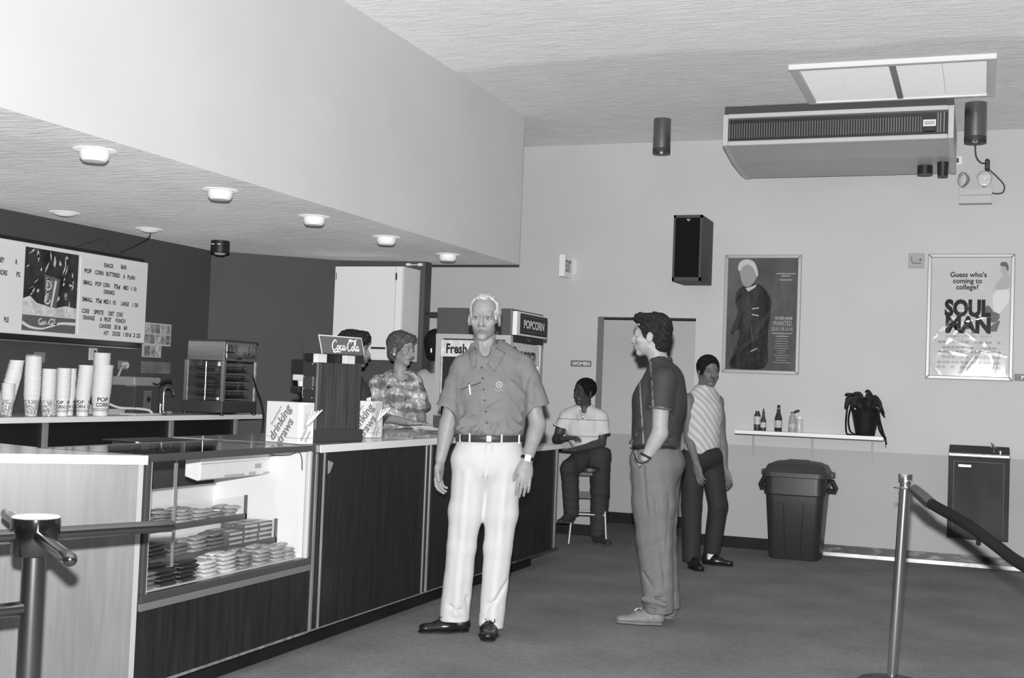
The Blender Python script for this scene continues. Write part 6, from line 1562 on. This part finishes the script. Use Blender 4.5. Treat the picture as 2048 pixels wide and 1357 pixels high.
F.box((0, 0, .02), (.4, .5, .052), None, .001, .004, True); F.box((0, 0, 1.08), (.4, .5, .05), None, .001, .002, True)
F.cone((-.145, -.15, .985), (-.125, -.215, .93), .030, .02, .010, None, True)
F.warp(lambda x, y, z: .003 * np.sin(34 * z + 30 * x) * np.sin(20 * z - 50 * x + 2))
tr2 = F.obj('trousers', TR2, t, 2)
bl = [(-.035 + .146 * math.cos(a), -.04 + .172 * math.sin(a), 1.028) for a in [2 * PI * k / 48 for k in range(49)]]
P('belt', MB().tube(bl, .016, 8, caps=False, sq=((1, 0, 0), .25)), M('belt_black', .02, rough=.4), tr2, local=True, smooth=True)
P('belt_buckle', MB().box(-.186, -.178, -.10, -.055, 1.005, 1.045), M('buckle_bright', .7, rough=.25, metal=.8), tr2, local=True, bevel=.004)
P('pocket_lining', MB().tube(smoothpts([(-.155, -.165, .99), (-.130, -.235, .945), (-.085, -.255, .945), (-.06, -.262, .965)]), .004, 8), M('pocket_dark', .02, rough=.9), tr2, local=True, smooth=True)
wt = P('wrist_band', MB().tube([(-.075 + .036 * math.cos(a), -.216 + .036 * math.sin(a), .978 - .016 * math.cos(a)) for a in [2 * PI * k / 28 for k in range(29)]], .007, 6, caps=False), BLACK, t, local=True, smooth=True)
SH_L = M('pale_shoe_leather', .20, rough=.55, n=((12, 12, 12), .12)); LAC = M('shoe_lace_pale', .55)
shoe('shoe', SH_L, t, (.060, -.175, .004), (-.225, -.185, .004), .046, .085, .005, LAC, M('shoe_sole_grey', .22))
shoe('shoe', SH_L, t, (.125, .03, .004), (-.10, .09, .004), .046, .085, .005, None, M('shoe_sole_grey', .22))

# ------------------------------------------------------------------ walking man with chevron top
t = T('person', 'man with a moustache in a pale chevron sleeveless top walking by the far wall', 'person', (-2.024, 9.918, 0), math.radians(11.5))
SK3 = Mskin('skin_brown', .15)
F = Field((-.32, -.48, 0), (.30, .20, 1.72), .005)
R = Rz(.38) @ Rx(.06); HC = A_(-.040, -.14, 1.538)
w3 = head(F, HC, R, .98, brow=.35, lips=.75, stache=.35)
F.cone((-.055, -.12, 1.47), (-.072, -.11, 1.34), .056, .064, .025)
F.cone((-.07, -.11, .95), (-.072, -.11, 1.24), .12, .13, .03, ((-.6, .77, 0), .75)); F.cone((-.185, -.205, 1.305), (.035, -.02, 1.30), .052, None, .03)
F.ell((-.07, -.10, .86), (.13, .12, .11), None, .04)
arm(F, (-.190, -.215, 1.30), (-.178, -.185, 1.02), (-.112, -.285, .815), .98); arm(F, (.035, -.015, 1.295), (.085, .03, .965), (.112, -.03, .765), .98)
hand(F, (-.108, -.292, .80), (.28, -.30, -1), (.6, .8, 0), -1, .95, (.3, .35, .4, .45)); hand(F, (.116, -.036, .75), (.38, -.12, -1), (-.5, -.8, 0), 1, .95, (.7, .75, .8, .85))
leg(F, (-.13, -.15, .86), (-.136, -.255, .46), (-.122, -.30, .09)); leg(F, (-.01, -.05, .86), (.066, -.13, .47), (.025, -.055, .12))
F.obj('body', SK3, t, 1)
H = Field((-.20, -.30, 1.42), (.12, .06, 1.72), .005)
H.ell(w3(0, .020, .040), A_(.090, .108, .095), R, .02); H.ell(w3(0, -.095, -.012), A_(.064, .075, .072), R, .010, True); H.ell(w3(0, -.07, -.085), A_(.090, .085, .075), R, .015, True); H.box(w3(0, .05, -.15), (.2, .2, .075), R, .004, .02, True)
for q in (-1, 1): H.ell(w3(q * .088, .008, -.022), A_(.026, .024, .034), R, .006, True)
H.warp(lambda x, y, z: .002 * np.sin(120 * x) * np.sin(120 * y) * np.sin(120 * z)); H.obj('hair', HAIRB(.012, 'hair_black'), t, 1)
def _chev(tt, v):
    x, y, z = nsep(tt, v); u = nmath(tt, 'ADD', nmath(tt, 'MULTIPLY', x, .77), nmath(tt, 'MULTIPLY', y, .64))
    a = nmath(tt, 'ABSOLUTE', nmath(tt, 'ADD', u, .045)); q = nmath(tt, 'FRACT', nmath(tt, 'MULTIPLY', nmath(tt, 'SUBTRACT', z, nmath(tt, 'MULTIPLY', a, 1.25)), 15.0))
    return nmath(tt, 'MULTIPLY_ADD', nmath(tt, 'GREATER_THAN', q, .5), .15, .40)
F = Field((-.28, -.32, .78), (.12, .10, 1.46), .0055)
nb = (-.6, .77, 0)
F.cone((-.075, -.115, .84), (-.072, -.115, 1.22), .152, .162, .03, (nb, .76)); F.cone((-.072, -.115, 1.22), (-.07, -.112, 1.32), .155, .12, .04, (nb, .62)); F.cone((-.155, -.185, 1.325), (.005, -.045, 1.32), .042, None, .04); F.cone((-.065, -.115, 1.33), (-.06, -.12, 1.40), .075, .068, .03)
F.cone((-.06, -.122, 1.45), (-.065, -.115, 1.385), .060, .060, .004, None, True)
F.ell((-.215, -.24, 1.27), (.052, .055, .11), None, .01, True); F.ell((.062, .0, 1.27), (.05, .05, .11), None, .01, True)
F.box((-.075, -.1, .775), (.3, .3, .035), None, .001, .003, True)
F.warp(lambda x, y, z: .003 * np.sin(40 * x + 30 * z) * np.sin(34 * z - 26 * x))
sh3 = F.obj('sleeveless_top', Mfield('chevron_knit', _chev, rough=.8, bump=((16, 16, 10), .25, .02)), t, 2)
P('neckband', MB().tube([(-.063 + .066 * math.cos(a), -.119 + .066 * math.sin(a), 1.392 + .012 * math.sin(a)) for a in [2 * PI * k / 32 for k in range(33)]], .009, 8, caps=False), M('neckband_knit', .58, rough=.8), sh3, local=True, smooth=True)
TR3 = M('dark_trouser_cloth', .022, rough=.8, n=((8, 8, 3), .2), bump=((9, 9, 4), .25, .03))
F = Field((-.30, -.48, .02), (.24, .16, .95), .006)
F.ell((-.072, -.11, .86), (.165, .135, .12), None, .03)
F.cone((-.135, -.16, .85), (-.138, -.255, .48), .100, .080, .02); F.cone((-.138, -.255, .48), (-.125, -.30, .05), .080, .070, .02); F.cone((-.005, -.06, .85), (.068, -.13, .48), .100, .076, .02); F.cone((.068, -.13, .48), (.028, -.06, .08), .076, .068, .02)
F.box((-.13, -.3, .0), (.14, .2, .045), None, .001, .003, True); F.box((.03, -.06, .03), (.12, .13, .062), Ry(.06), .001, .003, True)
F.obj('trousers', TR3, t, 2)
shoe('shoe', SHO, t, (-.135, -.26, .003), (-.045, -.50, .003), .045, .09, .006, None, SOL); so_ = shoe('shoe', SHO, t, (-.055, -.035, .003), (.200, -.10, .003), .045, .075, .006, None, SOL)
P('sock', MB().cyl((.015, -.055, .045), (.022, -.055, .11), .040, n=16), M('sock_white', .7, rough=.9), so_, local=True)
P('ring', MB().lathe([(.010, 0), (.0115, .003), (.010, .006)], (.128, -.07, .672), n=14, cap0=False, cap1=False), M('ring_silver', .8, rough=.2, metal=1), t, local=True)

# ------------------------------------------------------------------ seated young man
t = T('person', 'young man in a white short sleeved shirt sitting on the stool by the counter end', 'person', (-3.272, 10.625, 0), math.radians(17.1))
SK4 = Mskin('skin_dark_brown', .052)
F = Field((-.36, -.42, 0), (.30, .26, 1.50), .005)
R = Rz(-.85) @ Rx(.02); HC = A_(-.055, -.01, 1.330)
w4 = head(F, HC, R, .98, brow=.5, lips=.8)
F.cone((-.045, .005, 1.26), (-.050, .02, 1.13), .054, .062, .025)
F.cone((.02, .05, .82), (-.045, .03, 1.05), .12, .135, .03, ((0, 1, 0), .75)); F.cone((-.20, .02, 1.115), (.105, .02, 1.115), .050, None, .03); F.ell((.03, .05, .80), (.15, .13, .10), None, .04)
arm(F, (-.215, .01, 1.10), (-.285, -.03, .905), (-.228, -.17, .915), .95); arm(F, (.115, .01, 1.10), (.115, -.05, .885), (-.115, -.19, .825), .95)
hand(F, (-.215, -.18, .92), (.75, -.35, .1), (0, .3, -1), 1, .95, (.5, .55, .6, .6)); hand(F, (-.13, -.195, .822), (-1, -.1, -.1), (0, .3, 1), 1, .95, (.5, .55, .6, .6))
leg(F, (-.01, .02, .78), (-.155, -.235, .66), (-.135, -.15, .33)); leg(F, (.10, .0, .78), (.115, -.14, .47), (.115, -.05, .10))
F.obj('body', SK4, t, 1)
H = Field((-.20, -.16, 1.24), (.10, .16, 1.50), .005)
H.ell(w4(0, .022, .042), A_(.088, .106, .093), R, .02); H.ell(w4(0, -.100, -.010), A_(.070, .080, .070), R, .010, True); H.ell(w4(0, -.07, -.085), A_(.090, .085, .075), R, .015, True); H.box(w4(0, .05, -.15), (.2, .2, .08), R, .004, .02, True)
for q in (-1, 1): H.ell(w4(q * .088, .008, -.022), A_(.026, .024, .034), R, .006, True)
H.warp(lambda x, y, z: .002 * np.sin(120 * x) * np.sin(120 * y) * np.sin(120 * z)); H.obj('hair', HAIRB(.008, 'hair_black_short'), t, 1)
def _sport(tt, v):
    x, y, z = nsep(tt, v)
    def band(a, b): return nmath(tt, 'MULTIPLY', nmath(tt, 'GREATER_THAN', z, a), nmath(tt, 'LESS_THAN', z, b))
    s = nmath(tt, 'ADD', band(.938, .945), band(1.085, 1.092)); 
    return nmath(tt, 'MULTIPLY_ADD', s, -.36, .62)
F = Field((-.36, -.20, .76), (.24, .22, 1.24), .0055)
F.cone((.02, .04, .84), (-.045, .03, 1.02), .150, .165, .03, ((0, 1, 0), .78)); F.cone((-.045, .03, 1.02), (-.050, .03, 1.10), .165, .145, .04, ((0, 1, 0), .66)); F.cone((-.185, .02, 1.125), (.090, .02, 1.125), .054, None, .04); F.cone((-.09, .02, 1.16), (-.01, .02, 1.16), .055, None, .03)
F.sleeve((-.205, .01, 1.11), (-.258, -.008, 1.012), .060, .060, .03, .047, (-.35, -.15, -1)); F.sleeve((.110, .01, 1.105), (.126, -.018, .968), .060, .064, .03, .048, (.08, -.15, -1))
F.cone((-.05, .015, 1.28), (-.05, .02, 1.15), .060, .060, .006, None, True); F.cone((-.055, -.07, 1.19), (-.06, -.13, 1.08), .045, .006, .008, None, True)
F.cone((-.105, -.02, 1.185), (-.095, -.10, 1.095), .030, .018, .006, ((-.4, -.7, .6), .28)); F.cone((.0, -.02, 1.185), (-.02, -.10, 1.095), .032, .018, .006, ((.4, -.7, .6), .28))
F.box((0, 0, .76), (.4, .4, .045), Ry(.15), .001, .003, True)
F.warp(lambda x, y, z: .003 * np.sin(40 * x + 44 * z) * np.sin(36 * z - 30 * x))
sh4 = F.obj('shirt', Mfield('white_sport_shirt', _sport, rough=.75, bump=((14, 14, 9), .3, .02)), t, 2)
f4 = surf(sh4)
for (sx, x_) in ((-1, -.262), (1, .130)): P('sleeve_cuff', MB().tube([(x_ + .058 * math.cos(a), (-.008 if sx < 0 else -.018) + .058 * math.sin(a), (1.02 if sx < 0 else .972) - .018 * math.cos(a) * sx * -1) for a in [2 * PI * k / 28 for k in range(29)]], .006, 6, caps=False), M('cuff_white', .72, rough=.8), sh4, local=True, smooth=True)
p = f4(-.060, 1.07, .006); P('pendant', MB().ball((-.058, -.112, 1.112), (.013, .005, .016), 12, 8).tube(smoothpts([(-.10, -.03, 1.19), (-.085, -.085, 1.15), (-.058, -.105, 1.125), (-.03, -.085, 1.15), (-.005, -.03, 1.19)]), .002, 5), M('pendant_silver', .8, rough=.2, metal=1), t, local=True)
P('wristwatch', MB().tube([(-.228 + .008 * math.sin(a), -.165 + .030 * math.cos(a), .915 + .030 * math.sin(a)) for a in [2 * PI * k / 24 for k in range(25)]], .006, 6, caps=False), M('watch_bright', .8, rough=.2, metal=1), t, local=True)
F = Field((-.30, -.40, .02), (.28, .24, .90), .006)
F.ell((.03, .04, .785), (.165, .145, .105), None, .03)
F.cone((-.01, .0, .78), (-.155, -.225, .655), .100, .085, .03); F.cone((-.155, -.225, .655), (-.130, -.14, .27), .082, .068, .02); F.cone((.10, .0, .78), (.115, -.13, .47), .104, .085, .03); F.cone((.115, -.13, .47), (.112, -.05, .05), .085, .070, .02)
F.box((-.13, -.14, .20), (.12, .12, .045), None, .001, .003, True); F.box((.112, -.05, .02), (.12, .12, .045), None, .001, .003, True); F.box((.0, .1, .92), (.4, .4, .06), Ry(.12), .001, .003, True)
F.warp(lambda x, y, z: .003 * np.sin(40 * x + 44 * z) * np.sin(36 * z - 30 * x))
F.obj('trousers', M('dark_jeans', .030, rough=.8, n=[((6, 6, 3), .35), ((200, 200, 200), .2)], bump=((10, 10, 5), .25, .03)), t, 2)
shoe('shoe', M('sneaker_dark', .03, rough=.6), t, (-.105, -.125, .196), (-.235, -.31, .180), .042, .09, .006, None, M('sneaker_sole', .10)); shoe('shoe', M('sneaker_dark', .03), t, (.075, -.02, .003), (.215, -.235, .003), .042, .09, .006, None, M('sneaker_sole', .10))

# ------------------------------------------------------------------ people behind the counter (scaled frames)
def _floral(tt, v):
    n1 = nnoise(tt, v, (11, 11, 17), 2); n2 = nnoise(tt, v, (45, 45, 30), 3); 
    vo = tt.nodes.new('ShaderNodeTexVoronoi'); vo.inputs['Scale'].default_value = 13; tt.links.new(v, vo.inputs['Vector'])
    a = nmap(tt, n1, .40, .60, .12, .40); pet = nmath(tt, 'MULTIPLY', nmath(tt, 'GREATER_THAN', n2, .55), nmap(tt, n1, .45, .55, .10, .34))
    dk = nmath(tt, 'MULTIPLY', nmath(tt, 'LESS_THAN', vo.outputs['Distance'], .13), -.22)
    return nmath(tt, 'MAXIMUM', nmath(tt, 'ADD', nmath(tt, 'ADD', a, pet), dk), .02)
FLOR = Mfield('floral_print_blouse', _floral, rough=.7, bump=((18, 18, 12), .3, .02))
t = T('person', 'grey haired woman in a floral print blouse leaning on the counter', 'person', (-4.127, 8.50, 0), math.radians(25.9))
SK5 = Mskin('skin_warm', .30)
F = Field((-.36, -.46, .55), (.42, .24, 1.84), .005)
R = Rz(.92) @ Rx(.10) @ Ry(.05); HC = A_(.005, -.02, 1.606)
w5 = head(F, HC, R, .98, True, brow=.45, lips=.55, smile=.002)
F.cone((.0, .0, 1.54), (-.005, .02, 1.38), .048, .058, .025)
F.cone((-.01, .03, .95), (-.01, .02, 1.25), .125, .135, .03, ((0, 1, 0), .72)); F.cone((-.15, .01, 1.33), (.085, .0, 1.37), .045, None, .03); F.ell((0, .03, .88), (.15, .12, .12), None, .04)
arm(F, (-.165, .0, 1.32), (-.195, -.10, 1.10), (.085, -.30, 1.065), .92, (.052, .046, .044, .028)); arm(F, (.10, -.01, 1.35), (.165, -.02, 1.12), (.18, -.14, 1.065), .90)
hand(F, (.10, -.31, 1.062), (1, -.12, -.02), (0, 0, -1), 1, .9, (.15, .15, .15, .2)); hand(F, (.18, -.16, 1.06), (.1, -1, -.03), (0, 0, -1), -1, .9, (.15, .15, .15, .2))
F.obj('body', SK5, t, 1)
P('earring', MB().ball(w5(-.088, .0, -.045), .010, 10, 8), M('pearl', .8, rough=.2), t, local=True, smooth=True)
H = Field((-.15, -.18, 1.50), (.17, .17, 1.82), .005)
H.ell(w5(0, .026, .050), A_(.096, .112, .096), R, .02); H.ell(w5(0, -.060, .095), A_(.068, .045, .034), R, .02); H.ell(w5(0, .06, -.03), A_(.072, .055, .065), R, .03)
H.ell(w5(0, -.105, -.015), A_(.078, .085, .078), R, .012, True); H.ell(w5(0, -.06, -.10), A_(.095, .080, .075), R, .012, True)
for q in (-1, 1): H.ell(w5(q * .092, .0, -.03), A_(.03, .026, .042), R, .006, True)
H.warp(lambda x, y, z: .006 * np.sin(95 * x + 30 * z) * np.sin(90 * z - 20 * y) * np.sin(85 * y)); H.obj('hair', HAIRB(.11, 'hair_grey'), t, 1)
F = Field((-.34, -.28, .92), (.34, .22, 1.46), .0055)
F.cone((-.005, .02, 1.06), (-.01, .015, 1.22), .165, .165, .03, ((0, 1, 0), .82)); F.cone((-.01, .015, 1.22), (-.01, .02, 1.33), .165, .13, .04, ((0, 1, 0), .68)); F.cone((-.15, .005, 1.345), (.085, .0, 1.385), .056, None, .04); F.cone((-.06, .02, 1.40), (.04, .02, 1.41), .05, None, .03)
F.ell((0, .02, 1.06), (.175, .145, .04), None, .02)
F.cone((-.170, -.005, 1.325), (-.195, -.075, 1.155), .080, .085, .03); F.cone((.105, -.01, 1.35), (.155, -.03, 1.20), .072, .076, .03); F.ell((-.198, -.085, 1.13), (.088, .085, .045), None, .02); F.ell((.16, -.035, 1.18), (.075, .072, .04), None, .02)
F.cone((.0, .0, 1.54), (-.0, .02, 1.40), .062, .062, .006, None, True); F.cone((.01, -.07, 1.41), (.02, -.13, 1.28), .045, .006, .008, None, True)
F.cone((-.065, .0, 1.42), (-.04, -.10, 1.32), .026, .016, .006, ((-.4, -.7, .6), .3)); F.cone((.07, -.01, 1.43), (.055, -.10, 1.33), .026, .016, .006, ((.4, -.7, .6), .3))
F.warp(lambda x, y, z: .004 * np.sin(60 * x + 24 * z) * np.sin(50 * z - 30 * x)); F.obj('blouse', FLOR, t, 2)
F = Field((-.24, -.20, .5), (.24, .24, 1.08), .007); F.cone((0, .02, .55), (0, .02, .90), .17, .165, .03, ((0, 1, 0), .8)); F.cone((0, .02, .90), (0, .02, 1.06), .165, .155, .03, ((0, 1, 0), .8)); F.obj('skirt', M('white_skirt', .68, rough=.85), t, 1)

t = T('person', 'dark curly haired woman in profile behind the soda dispenser', 'person', (-4.22, 7.95, 0), math.radians(27.9))
SK6 = Mskin('skin_medium', .24)
F = Field((-.30, -.22, .7), (.30, .24, 1.84), .0055)
R = Rz(1.42) @ Rx(.05); HC = A_(-.010, .0, 1.575)
w6 = head(F, HC, R, .98, True, brow=.4, lips=.6)
F.cone((-.015, .0, 1.50), (-.03, .01, 1.36), .048, .058, .025); F.cone((-.03, .02, .85), (-.03, .02, 1.25), .12, .13, .03); F.cone((-.03, -.13, 1.31), (-.03, .15, 1.31), .045, None, .03)
arm(F, (-.03, -.15, 1.30), (-.05, -.18, 1.05), (.10, -.15, .95), .9); arm(F, (-.03, .17, 1.30), (-.05, .19, 1.05), (.10, .15, .95), .9); hand(F, (.11, -.15, .94), (1, 0, -.3), (0, 0, -1), 1, .9); hand(F, (.11, .15, .94), (1, 0, -.3), (0, 0, -1), -1, .9)
F.obj('body', SK6, t, 1)
H = Field((-.18, -.20, 1.48), (.15, .20, 1.82), .0055)
H.ell(w6(0, .030, .045), A_(.112, .118, .108), R, .02); H.ell(w6(0, -.05, .10), A_(.085, .06, .048), R, .02); H.ell(w6(0, -.115, -.022), A_(.085, .085, .075), R, .012, True); H.ell(w6(0, -.07, -.10), A_(.1, .08, .075), R, .012, True)
H.warp(lambda x, y, z: .008 * np.sin(85 * x + 30 * z) * np.sin(80 * z - 20 * y) * np.sin(75 * y)); H.obj('hair', HAIRB(.030, 'hair_curly_dark'), t, 1)
F = Field((-.24, -.28, .75), (.20, .30, 1.42), .007); F.cone((-.03, .02, .8), (-.03, .02, 1.24), .15, .155, .03); F.cone((-.03, -.13, 1.33), (-.03, .16, 1.33), .055, None, .04); F.cone((-.03, -.15, 1.31), (-.045, -.175, 1.15), .066, .06, .03); F.cone((-.03, .17, 1.31), (-.045, .19, 1.15), .066, .06, .03)
F.cone((-.03, .01, 1.50), (-.03, .01, 1.34), .062, None, .006, None, True); F.obj('blouse', M('dark_blouse', .05, rough=.8), t, 1)

t = T('person', 'person in a pale shirt half hidden behind the popcorn machine', 'person', (-4.17, 9.06, 0), math.radians(24.5))
F = Field((-.25, -.24, .6), (.32, .24, 1.84), .006)
R = Rz(2.4); HC = A_(.085, .0, 1.665)
w7 = head(F, HC, R, .98, brow=.5); F.cone((.08, .0, 1.60), (.06, .01, 1.45), .054, .060, .025); F.cone((.05, .03, .8), (.05, .03, 1.30), .11, .115, .03, ((0, 1, 0), .65)); F.cone((-.03, .0, 1.40), (.19, .02, 1.40), .048, None, .03)
arm(F, (-.03, -.02, 1.39), (-.035, -.05, 1.10), (-.01, -.14, .93), .9); arm(F, (.19, .0, 1.39), (.22, .0, 1.1), (.22, -.1, .95), .9); hand(F, (-.005, -.16, .92), (.3, -1, -.2), (0, 0, -1), -1, .9); hand(F, (.22, -.11, .94), (.0, -1, -.2), (0, 0, -1), 1, .9)
F.obj('body', SK4, t, 1)
H = Field((-.05, -.14, 1.53), (.22, .15, 1.80), .006); H.ell(w7(0, .022, .030), A_(.090, .108, .105), R, .02); H.ell(w7(0, .05, -.05), A_(.07, .06, .08), R, .03); H.ell(w7(0, -.115, -.022), A_(.085, .085, .075), R, .012, True); H.obj('hair', HAIRB(.010, 'hair_black'), t, 1)
P('earring', MB().box(.030, .037, -.105, -.100, 1.605, 1.635), M('pearl', .8), t, local=True)
F = Field((-.16, -.24, .7), (.32, .26, 1.52), .006); F.cone((.055, .02, .75), (.06, .02, 1.30), .150, .155, .03, ((0, 1, 0), .8)); F.cone((-.01, .0, 1.41), (.17, .02, 1.41), .056, None, .05); F.sleeve((-.03, -.02, 1.38), (-.038, -.045, 1.15), .068, .062, .03, .046); F.cone((.19, .0, 1.38), (.2, -.02, 1.16), .07, .06, .03)
F.cone((.07, .0, 1.6), (.06, .01, 1.44), .062, None, .006, None, True)
F.warp(lambda x, y, z: .004 * np.sin(36 * x + 8 * z) * np.sin(14 * z - 30 * x)); F.obj('shirt', M('pale_shirt_cloth', .42, rough=.85, bump=((12, 12, 5), .25, .02)), t, 2)

# ------------------------------------------------------------------ wall cabinet behind the counter
t = T('wall_cabinet', 'white two sided wall cabinet on the dark partition', 'cabinet', (-4.80, 9.36, 1.93))
P('carcass', MB().box(-5.115, -4.478, 9.215, 9.535, 1.535, 2.315), WHITE, t, bevel=.003)
P('door', MB().box(-5.110, -4.545, 9.197, 9.214, 1.540, 2.310), M('cabinet_door_white', .78, rough=.4), t, bevel=.002)
P('edge_stile', MB().box(-4.538, -4.480, 9.199, 9.215, 1.540, 2.310), WHITE, t)
P('handle', MB().tube(smoothpts([(-4.74, 9.195, 1.634), (-4.72, 9.17, 1.634), (-4.69, 9.165, 1.634), (-4.63, 9.165, 1.634), (-4.60, 9.17, 1.634)]), .008, 8), BLACK, t)
P('hinge', MB().box(-4.545, -4.53, 9.190, 9.200, 2.20, 2.26), BLACK, t, bevel=.004)
P('hinge', MB().box(-5.10, -5.095, 9.192, 9.198, 2.20, 2.26), DARK, t)
t = P('ceiling_bracket', MB().box(-4.60, -4.565, 9.50, 9.53, 2.352, 2.372).box(-4.49, -4.455, 9.50, 9.53, 2.350, 2.372).box(-4.565, -4.49, 9.515, 9.53, 2.358, 2.364), WHITE)
tag(t, 'small white block above the wall cabinet under the soffit', 'bracket')
